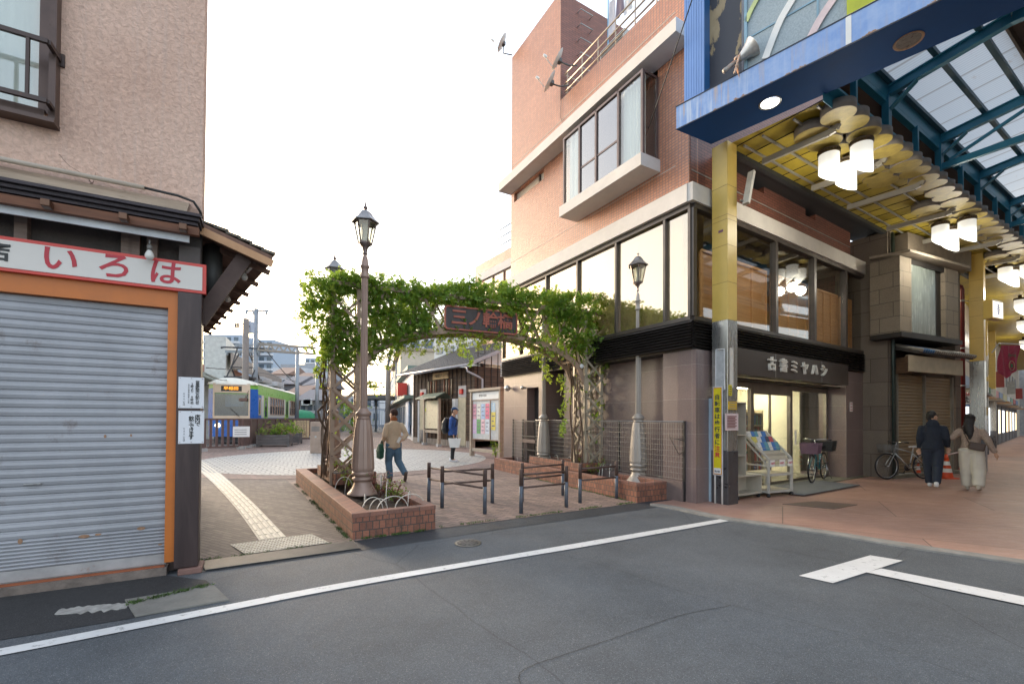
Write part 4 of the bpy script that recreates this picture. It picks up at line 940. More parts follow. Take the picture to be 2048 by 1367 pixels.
for i, (Fq, c) in enumerate(((FA, 1.55), (FA, 6.95), (FA, 12.4), (FA2, 4.4), (FA2, 9.9), (FA2, 17.5))):
    for j, (dx, dy) in enumerate(((-.16, -.98), (-.02, -1.40), (.42, -1.0))):
        Fl = sub(Fq, c + dx, dy + (.3 if i > 2 else 0), 6.13); l_ = 'lit white %s of the cluster %s' % (which[j], lab[i])
        if L0 is None: L0 = lamp(Fl, l_)
        else: dup(L0, Fl, l_)
# columns
def column(F, label):
    t = thing('arcade_column', label, 'column', F, 'yellow and steel columns of the arcade')
    MB(F).bbox(0, .28, 0, .30, 3.24, 6.38, .006).build('yellow_casing', M_yel, t)
    MB(F).bbox(-.004, .284, -.004, .304, 0.95, 3.24, .008).build('steel_casing', M_brush, t)
    MB(F).bbox(-.012, .292, -.012, .312, 0.0, 0.95, .008).build('steel_plinth', flat('dark_steel', (0.13, .13, .14), .3, .7), t)
    mb = MB(F)
    for z in (3.9, 4.55, 5.0, 5.08, 5.6): mb.box(-.002, .282, -.002, .302, z, z + .006)
    mb.build('casing_seam', flat('seam_brown', (0.25, .14, .05), .6), t)
    return t
col1 = column(sub(FA, 0, 0), 'yellow square column with a steel lower casing at the arcade entrance')
col2 = dup(col1, sub(FA, 11.15, -.75, 0, 4), 'second yellow column deeper in the arcade beside the red drainpipe')
dup(col1, sub(FA2, 7.5, .3, 0), 'third yellow column far down the arcade'); dup(col1, sub(FA2, 14.5, .3, 0), 'fourth yellow column, the smallest in view down the arcade')
dup(col1, sub(FA, -1.5, -6.6, 0), 'yellow column at the far side of the arcade entrance')
MB(sub(FA, 0, 0)).box(.05, .16, -.006, -.0045, 2.05, 2.75).build('torn_poster', flat('torn_paper', (0.55, .53, .49), .7, var=.1), col1)
mb = MB(FA); mb.add([(-.0065, .06, 2.0), (-.0065, .22, 2.02), (-.0065, .215, 2.72), (-.0065, .07, 2.70)], [(0, 1, 2, 3)]); mb.build('poster_residue', flat('glue_grey', (0.40, .41, .41), .6, var=.25, vs=9), col1)
for a, b_ in (((.05, 2.02), (.06, 2.73)), ((.225, 2.0), (.22, 2.74)), ((.05, 2.73), (.22, 2.74))):
    MB(FA).bar((-.009, a[0], a[1]), (-.009, b_[0], b_[1]), .004, .014, up=(0, 1, 0)).build('tape_strip', flat('white_tape', (0.7, .7, .7), .6), col1)
for x, y, s_ in ((.10, 5.55, .02),): MB(FA).box(-.006, -.0035, .08, .17, 4.80, 4.84).build('sticker', flat('maroon_sticker', (.2, .08, .12), .5), col1)
# tube light on the column
F = sub(FA, .30, -.06, 0); t = thing('tube_light', 'slanting tube light fixed to the entrance column', 'light', sub(FA, .30, -.06, 5.6))
MB(F).bar((.06, -.06, 5.30), (.24, -.06, 5.92), .11, .06, up=(1, 0, 0)).build('housing', flat('white_fixture', (.62, .60, .55), .4), t)
MB(F).bar((0.0, .02, 5.38), (.08, -.02, 5.36), .03, .03).build('bracket', M_steel, t)
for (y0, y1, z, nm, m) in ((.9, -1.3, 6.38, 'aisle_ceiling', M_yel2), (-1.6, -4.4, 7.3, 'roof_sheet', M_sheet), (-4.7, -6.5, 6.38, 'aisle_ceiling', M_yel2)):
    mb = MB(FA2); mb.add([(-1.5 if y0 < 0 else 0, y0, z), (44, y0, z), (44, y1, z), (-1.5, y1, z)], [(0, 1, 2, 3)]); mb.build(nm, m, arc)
mb = MB(FA2)
for y in (-1.4, -4.6): mb.box(-.8, 44, y - .05, y + .05, 6.4, 6.52); mb.box(-.8, 44, y - .02, y + .02, 6.9, 7.32)
for k in range(16): x = k * 2.7; mb.box(x - .05, x + .05, -4.6, -1.4, 6.95, 7.2); mb.box(x - .04, x + .04, -1.45, -1.35, 6.5, 6.95); mb.bar((x, -1.4, 6.5), (x, -2.9, 7.0), .05, .06)
mb.build('rafters', M_teal, arc)
for k in range(26): MB(sub(FA2, .4 + k * .46, -1.2, 6.2)).lathe([(.22, 0), (.22, .15)], 16).build('ceiling_disc', M_dbot, arc)
# --------------------------------------------------------------- gate beam with its sign board
FG = fr((2.74, 7.49), 137.0)
gate = thing('arcade_gate', 'blue gate beam with a sign panel over the arcade entrance', 'gate', FG)
GL = 9.6
def sk(y): return .28 * y
mb = MB(FG)
mb.add([(0, 0, 6.35), (GL, 0, 6.35), (GL, .81, 6.35), (.23, .81, 6.35), (0, .0, 6.36), (GL, 0, 6.36), (GL, .81, 6.36), (.23, .81, 6.36)], [(0, 1, 2, 3), (7, 6, 5, 4), (0, 4, 5, 1), (1, 5, 6, 2), (2, 6, 7, 3), (3, 7, 4, 0)])
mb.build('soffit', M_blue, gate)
def rust_fascia():
    m, nt, b = mk('weathered_blue_fascia'); t = N(nt, 'TexCoord'); s = N(nt, 'SeparateXYZ', {0: t.outputs['Object']})
    n1 = N(nt, 'TexNoise', {'Vector': ocoord(nt, (9, 9, .5)), 'Scale': 1.0, 'Detail': 6, 'Roughness': .6}).outputs[0]
    n2 = N(nt, 'TexNoise', {'Vector': ocoord(nt, (3, 3, 3)), 'Scale': 1.2, 'Detail': 8, 'Roughness': .7}).outputs[0]
    zz = mth(nt, 'SUBTRACT', s.outputs[2], 6.36)
    c = ramp(nt, n2, [(0.3, (0.14, 0.27, 0.58)), (0.7, (0.30, 0.42, 0.66))])
    leftf = ramp(nt, mth(nt, 'DIVIDE', s.outputs[0], 3.0), [(0.0, 1.0), (.45, .25), (1.0, .12)])
    c = mix(nt, mth(nt, 'MULTIPLY', ramp(nt, n1, [(.54, 0.0), (.62, 1.0)]), leftf), c, (0.50, .36, .22))
    c = mix(nt, mth(nt, 'MULTIPLY', ramp(nt, n1, [(.40, 1.0), (.5, 0.0)]), mth(nt, 'MULTIPLY', leftf, .7)), c, (.60, .66, .72))
    low = mth(nt, 'LESS_THAN', zz, mth(nt, 'MULTIPLY', mth(nt, 'SUBTRACT', n2, .52), .45))
    c = mix(nt, low, c, ramp(nt, n2, [(.5, (.42, .30, .18)), (.6, (.28, .15, .08))]))
    nt.links.new(c, b.inputs['Base Color']); b.inputs['Roughness'].default_value = .4; return m
MB(FG).box(0, GL, -.012, 0.0, 6.352, 6.73).build('fascia', rust_fascia(), gate)
mb = MB(FG); mb.box(-.01, GL, -.02, .04, 6.73, 6.745); mb.box(-.01, GL, -.018, -.0125, 6.345, 6.36); mb.build('fascia_edge', flat('dark_edge', (.02, .025, .04), .4), gate)
for px in (1697, 1880):
    x, z = onwall(FG, px, 60, -.014); MB(FG).box(x - .03, x + .03, -.016, -.0125, 6.365, 6.73).build('fascia_strip', M_white, gate)
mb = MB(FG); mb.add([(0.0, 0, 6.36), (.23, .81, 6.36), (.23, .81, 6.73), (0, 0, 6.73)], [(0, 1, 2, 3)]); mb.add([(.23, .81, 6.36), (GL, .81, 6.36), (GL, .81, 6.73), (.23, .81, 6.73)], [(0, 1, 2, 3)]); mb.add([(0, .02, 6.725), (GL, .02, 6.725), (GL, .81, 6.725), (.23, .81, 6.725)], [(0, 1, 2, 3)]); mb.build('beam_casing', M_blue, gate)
mb = MB(FG); x = .136
while x < .43: mb.box(x, x + .034, -.008, .02, 6.746, 10.5); x += .042
mb.box(.136, .434, .0, .62, 6.746, 10.5); mb.build('blue_pier', M_fasc, gate)
MB(FG).box(.4345, .447, .0, .62, 6.746, 10.5).build('pier_side', flat('strong_blue', (0.015, .12, .33), .35), gate)
def peel():
    m, nt, b = mk('peeling_panel'); n2 = N(nt, 'TexNoise', {'Vector': ocoord(nt, (2.2, 2.2, .7)), 'Scale': 1.2, 'Detail': 9, 'Roughness': .65}).outputs[0]
    nt.links.new(ramp(nt, n2, [(.0, (.035, .04, .055)), (.52, (.05, .05, .06)), (.54, (.35, .26, .14)), (.7, (.46, .36, .22))]), b.inputs['Base Color']); b.inputs['Roughness'].default_value = .5; return m
MB(FG).box(.447, 1.06, .25, .3, 6.746, 10.5).build('recess_panel', peel(), gate)
MB(FG).tube([(1.0, .20, 6.75), (1.0, .20, 10.5)], .035, 10).build('downpipe', flat('faded_pipe', (.28, .30, .36), .5), gate)
MB(FG).box(1.06, GL, .06, .10, 6.746, 10.5).build('sign_panel', flat('speckled_mesh_panel', (.30, .36, .39), .4, var=.22, vs=60, bump=.2, bs=120), gate)
mb = MB(FG); mb.box(1.06, 1.10, .03, .12, 6.746, 10.5)
for x in (2.0, 3.1, 4.3): mb.box(x - .012, x + .012, .05, .0595, 6.746, 10.5)
for z in (7.25, 8.0): mb.box(1.1, GL, .049, .0585, z - .012, z + .012)
mb.build('panel_frame', flat('panel_blue_grey', (.20, .33, .42), .4), gate)
def arcstrip(pts, w_, m, nm):
    P_ = [Vector((onwall(FG, *p, .045)[0], .0, onwall(FG, *p, .045)[1])) for p in pts]; P_ = smoothpts(P_, 8)
    d0 = P_[-1] - P_[-2]; P_ += [P_[-1] + d0 * k * 6 for k in range(1, 5)]
    mb = MB(FG); a = []; c = []
    for i, p in enumerate(P_):
        t_ = (P_[min(i + 1, len(P_) - 1)] - P_[max(i - 1, 0)]).normalized(); s_ = Vector((t_.z, 0, -t_.x)); a.append(p + s_ * w_ / 2); c.append(p - s_ * w_ / 2)
    n = len(P_)
    for i in range(n - 1):
        q = [a[i], a[i + 1], c[i + 1], c[i]]
        mb.add([(v.x, .030, v.z) for v in q] + [(v.x, .046, v.z) for v in q], [(0, 1, 2, 3), (7, 6, 5, 4), (0, 4, 5, 1), (2, 6, 7, 3)])
    mb.build(nm, m, gate)
arcstrip([(1531, 118), (1545, 80), (1562, 40), (1584, 2)], .10, M_white, 'white_arc')
arcstrip([(1622, 74), (1640, 40), (1665, 2)], .10, flat('pinkish_arc', (.62, .50, .50), .5), 'pink_arc')
arcstrip([(1492, 45), (1502, 22), (1514, 0)], .07, flat('lime_arc', (.48, .55, .25), .5), 'green_arc')
x0, z0 = onwall(FG, 1694, 30, .04); MB(FG).box(x0, x0 + 1.4, .025, .045, z0 - .02, 10.5).build('lime_panel', flat('lime_paint', (.42, .46, .02), .4), gate)
MB(FG).box(x0, x0 + 1.4, .02, .0245, z0 - .06, z0 - .02).build('lime_panel_edge', M_white, gate)
def downlight(px, py, lit):
    q = G(px, py, 6.35); F = Matrix.Translation((q.x, q.y, 6.35)); 
    t = thing('downlight', 'lit round downlight in the blue gate beam' if lit else 'unlit rust ringed downlight in the blue gate beam', 'light', F)
    MB(F).lathe([(.125, .0), (.15, -.012), (.155, -.004), (.155, 0)], 28, caps=False).build('ring', flat('rust_ring', (.32, .2, .12), .6, var=.4, vs=30) if not lit else M_steel, t)
    if lit: MB(F).lathe([(.124, -.006), (.001, -.006)], 28, caps=False).build('lens', glow('downlight_glow', (1, .98, .85), 5), t)
    else:
        MB(F).lathe([(.125, -.004), (.10, -.0035), (.001, -.003)], 28, caps=False).build('lens', flat('dusty_lens', (.16, .14, .13), .3, var=.3, vs=20), t)
downlight(1540, 206, True); downlight(1817, 82, False)
# floodlight standing on the beam
q = D(1478, 118, 6.70); F = Matrix.Translation(q)
fl_ = thing('floodlight', 'old flared metal floodlight standing on the blue gate beam', 'floodlight', F)
Fd = F @ Vector((.78, -.30, .55)).to_track_quat('Z', 'Y').to_matrix().to_4x4()
MB(Fd).lathe([(.035, -.02), (.04, .0), (.06, .05), (.10, .14), (.155, .22), (.16, .225), (.15, .222), (.09, .13), (.001, .06)], 22, caps=False).build('reflector', flat('worn_reflector', (.62, .60, .56), .35, .6, var=.15, vs=20), fl_)
MB(Fd).lathe([(.001, -.26), (.035, -.255), (.04, -.22), (.034, -.21), (.034, -.03), (.05, -.01), (.05, .01)], 14).build('lamp_holder', flat('grey_holder', (.30, .27, .24), .5, .3, dirt=((.3, .13, .07), .55)), fl_)
mb = MB(F); mb.bar((-.02, -.06, .02), (-.10, -.06, -.27), .03, .02); mb.bar((-.02, .06, .02), (.04, .06, -.27), .03, .02); mb.lathe([(.05, -.02), (.05, .02)], 14, (-.02, 0, 0)); mb.build('bracket', flat('rusted_bracket', (.40, .30, .24), .6, .2, dirt=((.3, .12, .05), .5)), fl_)
# ================================================================ shutter shop in the arcade and the row beyond
FH = fr((9.65, 11.5), 66.0)
s2 = thing('tiled_eave_shop', 'dingy shop with a tan shutter under a tiled eave inside the arcade', 'building', FH)
M_blk = bricks('grimy_block', (0.20, .165, .13), (0.16, .13, .105), (.06, .05, .04), .75, .62, .006, .85, .4, dirt=((.08, .065, .05), .6, .7), dirtscale=.8)
mb = MB(FH); mb.box(-.10, 0.0, -.02, 3.0, 0.0, 6.30); 
FHs = fr((9.60, 11.48), -31.0)
MB(FHs).box(0, 2.2, -.10, .0, 0, 6.34).build('block_side_wall', M_blk, s2)
mb = MB(FH); mb.box(0.02, 3.6, .25, .5, 2.3, 6.5); mb.box(3.3, 3.6, .0, .5, 0, 6.5); mb.box(0.02, .22, 0.0, .5, 0, 6.5); mb.build('front_wall', M_blk, s2)
MB(FH).tube([(.05, -.06, 0), (.05, -.06, 6.3)], .035, 8).build('drainpipe', flat('dark_green_pipe', (.03, .05, .045), .4), s2)
MB(FH).tube([(.16, -.03, 0), (.16, -.03, 6.3)], .03, 8).build('drainpipe', flat('dark_green_pipe', (0, 0, 0)), s2)
M_tan = flat('tan_shutter', (0.27, .20, .115), .5, .1, var=.15, vs=2, dirt=((.14, .10, .06), .64))
a0 = onwall(FH, 1794.5, 850)[0]; a1 = onwall(FH, 1849, 850)[0]; a2 = onwall(FH, 1903, 850)[0]; zt = onwall(FH, 1794.5, 748)[1]
shutter(FH, a0, a1 - .015, .12, zt, .03, .085, 'roller_shutter', M_tan, s2); shutter(FH, a1 + .015, a2, .12, zt, .03, .085, 'roller_shutter', M_tan, s2)
mb = MB(FH)
for x in (a0 - .02, a1, a2 + .03): mb.box(x - .025, x + .025, -.03, .06, .05, zt + .02)
mb.build('shutter_guide', flat('guide_grey', (.24, .22, .18), .5, .3), s2)
MB(FH).box(.0, 3.5, -.12, .3, 0, .10).build('step', flat('mossy_concrete', (.17, .16, .12), .9, var=.3, bump=.6, dirt=((.08, .12, .03), .6)), s2)
b0 = onwall(FH, 1817, 740, -.45)[0]; b1 = onwall(FH, 1925, 740, -.45)[0]; zb = onwall(FH, 1817, 762 - 18, -.45)[1]
MB(FH).box(b0, b1, -.46, -.40, zt + .02, zt + .42).build('canopy_fascia', flat('cream_fascia', (.42, .35, .24), .55, var=.15, dirt=((.22, .17, .11), .6)), s2)
mb = MB(FH); mb.box(.2, b1, -.40, .25, zt + .30, zt + .40); mb.box(.2, .26, -.40, 0, zt, zt + .4); mb.box(.2, b0, -.44, -.38, zt, zt + .4); mb.build('canopy_box', wood('canopy_brown', (.08, .045, .025), (.16, .09, .05), .6), s2)
# tiled eave
E0 = onwall(FH, 1786, 690, -.3)[0]; E1 = onwall(FH, 1942, 728, -.5)[0]; ze = zt + .50
MB(FH).add([(.15, -.55, ze), (E1, -.55, ze), (E1, .25, ze + .32), (.15, .25, ze + .32), (.15, -.55, ze - .05), (E1, -.55, ze - .05), (E1, .25, ze + .22), (.15, .25, ze + .22)], [(3, 2, 1, 0), (4, 5, 6, 7), (0, 1, 5, 4), (1, 2, 6, 5), (3, 0, 4, 7)]).build('eave_board', flat('eave_dark', (.05, .042, .035), .7), s2)
mb = MB(FH); x = .22; i = 0
while x < E1: mb.tube([(x, -.60, ze + .025), (x, .25, ze + .35)], .05, 8, mi=1 if (.3 < x < .75) else 0); x += .105; i += 1
mb.build('eave_tiles', [flat('kawara_grey', (.20, .18, .15), .45, var=.3, vs=10), flat('blue_sheet', (.02, .10, .24), .4)], s2)
# bay window upstairs
v0 = onwall(FH, 1800, 600, -.4)[0]; v1 = onwall(FH, 1823, 600, -.4)[0]; v2 = onwall(FH, 1876, 600, -.4)[0]; v3 = onwall(FH, 1891, 620, -.4)[0]; v4 = onwall(FH, 1917, 640, -.4)[0]
zb0 = onwall(FH, 1800, 663, -.4)[1]; zb1 = onwall(FH, 1800, 511, -.4)[1]
mb = MB(FH); mb.box(v0, v1, -.40, .25, zb0, zb1); mc = MB(FH); mc.box(v3, v4, -.40, .25, zb0, zb1)
for q_ in (mb, mc): q_.build('bay_panel', bricks('bay_tile', (.30, .25, .19), (.25, .21, .16), (.07, .06, .05), .6, .37, .006, .7, .3, dirt=((.13, .10, .08), .6, .6)), s2)
MB(FH).box(v1, (v1 + v2) / 2 - .006, -.36, -.34, zb0 + .04, zb1 - .12).build('bay_pane', flat('dirty_pane', (.21, .24, .22), .25, var=.35, vs=2, stretch=(5, 5, .8)), s2)
MB(FH).box((v1 + v2) / 2 + .006, v2, -.345, -.325, zb0 + .04, zb1 - .12).build('bay_pane', flat('dirty_pane', (0, 0, 0)), s2)
mb = MB(FH); mb.box(v1, v3, -.38, -.30, zb0, zb0 + .04); mb.box(v1, v3, -.38, -.30, zb1 - .12, zb1); mb.box(v2, v3, -.30, -.28, zb0, zb1); mb.box(v0 - .03, v4 + .1, -.44, .25, zb0 - .12, zb0); mb.build('bay_frame', flat('bay_black', (.025, .022, .02), .5), s2)
mb = MB(FH); mb.add([(v0 - .02, -.62, zb1 + .02), (v4 + .08, -.62, zb1 + .02), (v4 + .08, .25, zb1 + .12), (v0 - .02, .25, zb1 + .12), (v0 - .02, -.62, zb1 + .08), (v4 + .08, -.62, zb1 + .08), (v4 + .08, .25, zb1 + .18), (v0 - .02, .25, zb1 + .18)], [(0, 1, 2, 3), (7, 6, 5, 4), (0, 4, 5, 1), (1, 5, 6, 2), (3, 7, 4, 0)]); mb.build('bay_hood', flat('hood_concrete', (.33, .28, .22), .8, var=.2), s2)
MB(FH).box(.35, 3.6, -.25, .25, zb1 + .20, 6.30).build('upper_panel', flat('upper_grime', (.19, .155, .115), .8, var=.25), s2)
q = sub(FH, v4 - .1, -.65, zb0 - .10)
# red drainpipe beside the second column
rp0 = sub(FA, 10.95, -.35, 0); t = thing('red_drainpipe', 'dark red drainpipe running up beside the second yellow column', 'pipe', rp0)
MB(rp0).tube([(0, 0, 0), (0, 0, 5.35), (-.02, .02, 5.45), (-.12, .12, 5.5), (-.55, .45, 5.5), (-.65, .52, 5.6), (-.65, .52, 6.3)], .055, 10).build('pipe', flat('oxblood', (.13, .012, .012), .35), t)
mb = MB(rp0)
for z in (1.0, 2.5, 3.6, 5.0): mb.lathe([(.065, z), (.065, z + .05)], 12); mb.bar((0, 0, z + .02), (.2, -.1, z + .02), .02, .02)
mb.build('clamps', M_steel, t)
# greengrocer sign in the gap
F = fr(D(1925, 800, 14.6), 66); F.translation.z = 0
_, zg1 = onwall(F, 1925, 783); _, zg0 = onwall(F, 1925, 812)
t = thing('fruit_shop_sign', 'white shop sign with dark kana in the gap before the second column', 'sign', sub(F, 0, 0, zg0))
MB(F).box(-.5, .55, 0, .06, zg0, zg1).build('panel', M_white, t); MB(F).box(-.5, .55, -.004, -.001, zg0 - .0, zg0 + .07).build('blue_band', flat('sign_blue', (.05, .15, .4), .5), t)
text('kana', 'かねた', sub(F, .05, -.006, zg0 + .21), .24, flat('black_ink', (0, 0, 0)), t, depth=.002, bold=.008); text('kana', 'くだもの', sub(F, .2, -.006, zg1 - .08), .13, flat('sign_red', (0, 0, 0)), t, depth=.002, bold=.003)
# dark shop in the gap, then the paler row
rr = [('gap_shop', 'dim open fronted shop behind the fruit sign', 3.55, 5.7, 1.6, (.05, .042, .035)), ]
t = thing('fruit_shop', 'dim narrow shop behind the white fruit sign', 'building', sub(FH, 3.6, 0, 0))
MB(FH).box(3.62, 6.3, 2.0, 2.2, 0, 6.6).build('wall', flat('gap_wall', (.10, .08, .06), .9, var=.5, vs=3), t)
MB(FH).box(3.62, 6.2, 1.0, 1.05, 3.3, 6.5).build('yellow_panel', M_yel2, t)
MB(FH).box(3.8, 5.6, 1.3, 1.9, 0, .9).build('display_table', flat('table_brown', (.16, .1, .06), .7, var=.4, vs=8), t)
MB(FH).box(3.8, 5.8, 1.5, 1.6, 2.6, 2.9).build('awning', flat('awning_dark', (.06, .05, .04), .8), t)
FRw = fr((14.95, 15.45), 50.5)
rowt = thing('pale_shop_row', 'pale walled shop row with lit windows far down the arcade behind the banner', 'building', FRw)
MB(FRw).box(-.4, 46, 0, .3, 0, 6.6).build('wall', bricks('cream_panel', (.46, .40, .32), (.40, .35, .28), (.20, .17, .13), 1.2, .8, .01, .6, .2), rowt)
rs = random.Random(12); gl_ = [glow('shop_glow_%d' % i, c, .55) for i, c in enumerate(((1, .85, .6), (.9, .95, 1), (1, .7, .4)))]
sgc = [flat('shop_sign_%d' % i, c, .5, var=.2, vs=6) for i, c in enumerate(((.34, .06, .05), (.08, .13, .24), (.42, .36, .14), (.42, .42, .40), (.10, .20, .13)))]
x = .3; i = 0
while x < 40:
    w_ = rs.uniform(2.4, 3.4); m_ = sgc[i % 5]
    MB(FRw).box(x, x + w_, -.03, -.002, .02, 2.5).build('shop_opening', flat('opening_dark', (.07, .06, .055), .7, var=.4, vs=4), rowt)
    MB(FRw).box(x + .2, x + w_ * .55, -.05, -.031, .7, 2.2).build('lit_window', gl_[i % 3], rowt)
    MB(FRw).box(x, x + w_, -.55 - .1 * (i % 2), -.0, 2.55, 2.62).build('shop_awning', flat('awning_mute_%d' % (i % 3), ((.30, .28, .24), (.16, .15, .14), (.34, .22, .12))[i % 3], .7), rowt); MB(FRw).box(x, x + w_, -.10, -.002, 2.7, 3.3).build('sign_board', m_, rowt)
    MB(FRw).box(x + w_ * .2, x + w_ * .8, -.03, -.002, 4.0, 5.2).build('window', M_frame, rowt)
    if i % 3 == 1: MB(FRw).box(x + w_ + .05, x + w_ + .13, -.5, -.1, 3.4, 4.3).build('hanging_sign', sgc[3 if i % 2 else 0], rowt)
    x += w_ + .5; i += 1
MB(FRw).box(46, 46.3, -9, 0, 0, 7).build('end_wall', flat('haze_wall', (.32, .33, .34), .9), rowt)
# opposite side of the arcade (outside the photo's frame, closes the street)
FO = sub(FA, 0, -7.2)
t = thing('opposite_shops', 'plain shop row on the far side of the arcade', 'building', sub(FO, -1, 0)); MB(FO).box(-.5, 46, -.4, 0, 0, 6.4).build('wall', flat('opp_wall', (.35, .31, .26), .8), t)
# fabric banner, lit box sign
F = fr(D(2013, 727, 12.3), 66); 
t = thing('arcade_banner', 'crimson pointed banner with a green emblem hanging from a column bracket', 'banner', F)
F0 = F.copy(); F0.translation.z = 0
bx = [onwall(F0, *p) for p in ((2001, 690), (2040, 690), (2033, 740), (2013, 757), (1992, 740))]
def clothpoly(F, pts, name, m, par, y=0, amp=.015):
    c = (sum(p[0] for p in pts) / len(pts), sum(p[1] for p in pts) / len(pts)); n = len(pts); mb = MB(F); K = 6
    for i in range(n):
        a, b_ = pts[i], pts[(i + 1) % n]
        for j in range(K):
            def P2(u, v): 
                e = (a[0] + (b_[0] - a[0]) * v, a[1] + (b_[1] - a[1]) * v); x = c[0] + (e[0] - c[0]) * u; z = c[1] + (e[1] - c[1]) * u
                return (x, y + amp * math.sin(x * 16 + z * 3), z)
            for k in range(K): u0, u1, w0, w1 = j / K, (j + 1) / K, k / K, (k + 1) / K; mb.add([P2(u0, w0), P2(u1, w0), P2(u1, w1), P2(u0, w1)], [(0, 1, 2, 3)], None, True)
    return mb.build(name, m, par)
clothpoly(F0, bx, 'cloth', flat('crimson_cloth', (.36, .03, .07), .8, bump=.2), t)
bc = ((bx[0][0] + bx[1][0]) / 2 - .02, (bx[0][1] + bx[3][1]) / 2)
M_gr = flat('emblem_green', (.03, .16, .06), .7)
MB(F0).tube([(bc[0] + .16 * math.cos(a * PI / 12), -.03, bc[1] - .08 + .13 * math.sin(a * PI / 12)) for a in range(24)], .008, 5, closed=True).build('emblem_ring', flat('emblem_gold', (.45, .33, .2), .7), t)
MB(F0).box(bc[0] - .06, bc[0] + .06, -.034, -.028, bc[1] - .13, bc[1] - .03).build('emblem', M_gr, t)
text('lettering', 'ジョイフル', sub(F0, bc[0], -.034, bc[1] + .20), .09, M_gr, t, depth=.001, bold=.003, shear=.3)
MB(F0).tube([(bx[0][0] - .35, .05, bx[0][1] - .22), (bx[0][0] - .1, 0, bx[0][1] + .04), (bx[1][0] + .2, 0, bx[1][1] + .04)], .014, 6).build('pole', M_steel, t)
F = fr(D(1995, 618, 12.2), 66); F0 = F.copy(); F0.translation.z = 0
xa, za = onwall(F0, 1985, 600); xb, zb_ = onwall(F0, 2006, 638)
t = thing('light_box', 'lit box sign with a blue emblem on the second column', 'sign', F)
MB(F0).bbox(xa - .02, xb + .02, 0, .18, zb_ - .03, za + .03, .01).build('casing', M_yel, t); MB(F0).box(xa + .01, xb - .01, -.008, -.001, zb_ + .01, za - .01).build('panel', glow('box_sign_glow', (.95, .9, .78), .38), t)
mb = MB(F0)
for i in range(5): z = (za + zb_) / 2 + (i - 2) * .055; w_ = .07 - .012 * abs(i - 2); mb.tube([((xa + xb) / 2 - w_, -.012, z), ((xa + xb) / 2 - w_ / 3, -.012, z + .018), ((xa + xb) / 2 + w_ / 3, -.012, z - .008), ((xa + xb) / 2 + w_, -.012, z + .012)], .013, 5)
mb.build('emblem', flat('emblem_blue', (.02, .09, .42), .5), t)
# yellow notice on the second column
F = sub(FA, 11.15, -.77, 0, 4); small_notice(F, .14, -.012, 1.78, .22, .24, (.62, .42, .03), 'yellow notice on the steel casing of the second column', 'notice', 4, (.3, .1, .05))
# ================================================================ brick planters, lamps, lattice arch with its vine
M_pbr = bricks('planter_brick', (0.33, 0.135, 0.085), (0.20, 0.085, 0.058), (0.085, 0.07, 0.06), 0.082, 0.105, 0.006, 0.7, 0.8, dirt=((0.07, .05, .04), .52, .85), dirtscale=2.6)
M_cap = bricks('planter_cap', (0.30, 0.14, 0.10), (0.20, 0.10, 0.075), (0.10, 0.08, 0.07), 0.215, 0.5, 0.006, 0.7, 0.6, offset=0, dirt=((0.12, .09, .075), .55, .8), dirtscale=2.5)
def soil_mat():
    m, nt, b = mk('planter_soil'); v = ocoord(nt); n = N(nt, 'TexNoise', {'Vector': v, 'Scale': 22, 'Detail': 8, 'Roughness': .8}).outputs[0]
    nt.links.new(ramp(nt, n, [(.3, (.03, .02, .014)), (.6, (.10, .07, .05)), (.75, (.24, .18, .13))]), b.inputs['Base Color']); b.inputs['Roughness'].default_value = 1; bumpto(nt, b, n, 1.0, .03); return m
M_soil = soil_mat()
def planter(o, a, W, Lg, h, label, inner, iw, wallw=(.20, .13)):
    """o near corner, a = azimuth running away; W to the right, box x 0..Lg, y -W..0; inner=(x0,x1,y0,y1,z1)"""
    F = fr(o, a); t = thing('brick_planter', label, 'planter', F)
    lw, fw = wallw; mb = MB(F); c = .055
    for (x0, x1, y0, y1) in ((0, Lg, -lw, 0), (0, fw, -W, -lw), (fw, Lg, -W, -W + fw), (Lg - fw, Lg, -W + fw, -lw)): mb.box(x0, x1, y0, y1, 0, h - c)
    mb.build('brick_wall', M_pbr, t)
    mb = MB(F); e = .006
    for (x0, x1, y0, y1) in ((-e, Lg + e, -lw - e, e), (-e, fw, -W - e, -lw - e), (fw, Lg + e, -W - e, -W + fw), (Lg - fw, Lg + e, -W + fw, -lw - e)): mb.bbox(x0, x1, y0, y1, h - c, h, .006)
    mb.build('coping', M_cap, t)
    mb = MB(F); nx, ny = 60, 14
    v = []
    for i in range(nx + 1):
        for j in range(ny + 1):
            x = fw + (Lg - 2 * fw) * i / nx; y = -W + fw + (W - fw - lw) * j / ny; v.append((x, y, h - .11 + .035 * noise.noise(Vector((x * 7, y * 7, 1))) + .02 * noise.noise(Vector((x * 25, y * 25, 1)))))
    mb.add(v, [(i * (ny + 1) + j, (i + 1) * (ny + 1) + j, (i + 1) * (ny + 1) + j + 1, i * (ny + 1) + j + 1) for i in range(nx) for j in range(ny)], None, True); mb.build('soil', M_soil, t)
    x0, x1, y0, y1, z1 = inner; mb = MB(F); w_ = .10
    for q in ((x0, x0 + w_, y0, y1), (x1 - w_, x1, y0, y1), (x0 + w_, x1 - w_, y0, y0 + w_), (x0 + w_, x1 - w_, y1 - w_, y1)): mb.box(*q, h + .001, z1 - .05); mb.box(*q, z1 - .049, z1)
    mb.build('raised_box', M_pbr, t); MB(F).box(x0 + w_, x1 - w_, y0 + w_, y1 - w_, h - .1, z1 - .12).build('raised_soil', M_soil, t)
    return F, t
pA = G(704.5, 1080)
FP1, _ = planter(pA, -32.0, 1.08, 5.6, .325, 'brown brick planter at the left of the arch nearest the road', (2.55, 4.35, -.98, -.26, .52), 1)
pB = G(1273.6, 1005.4)
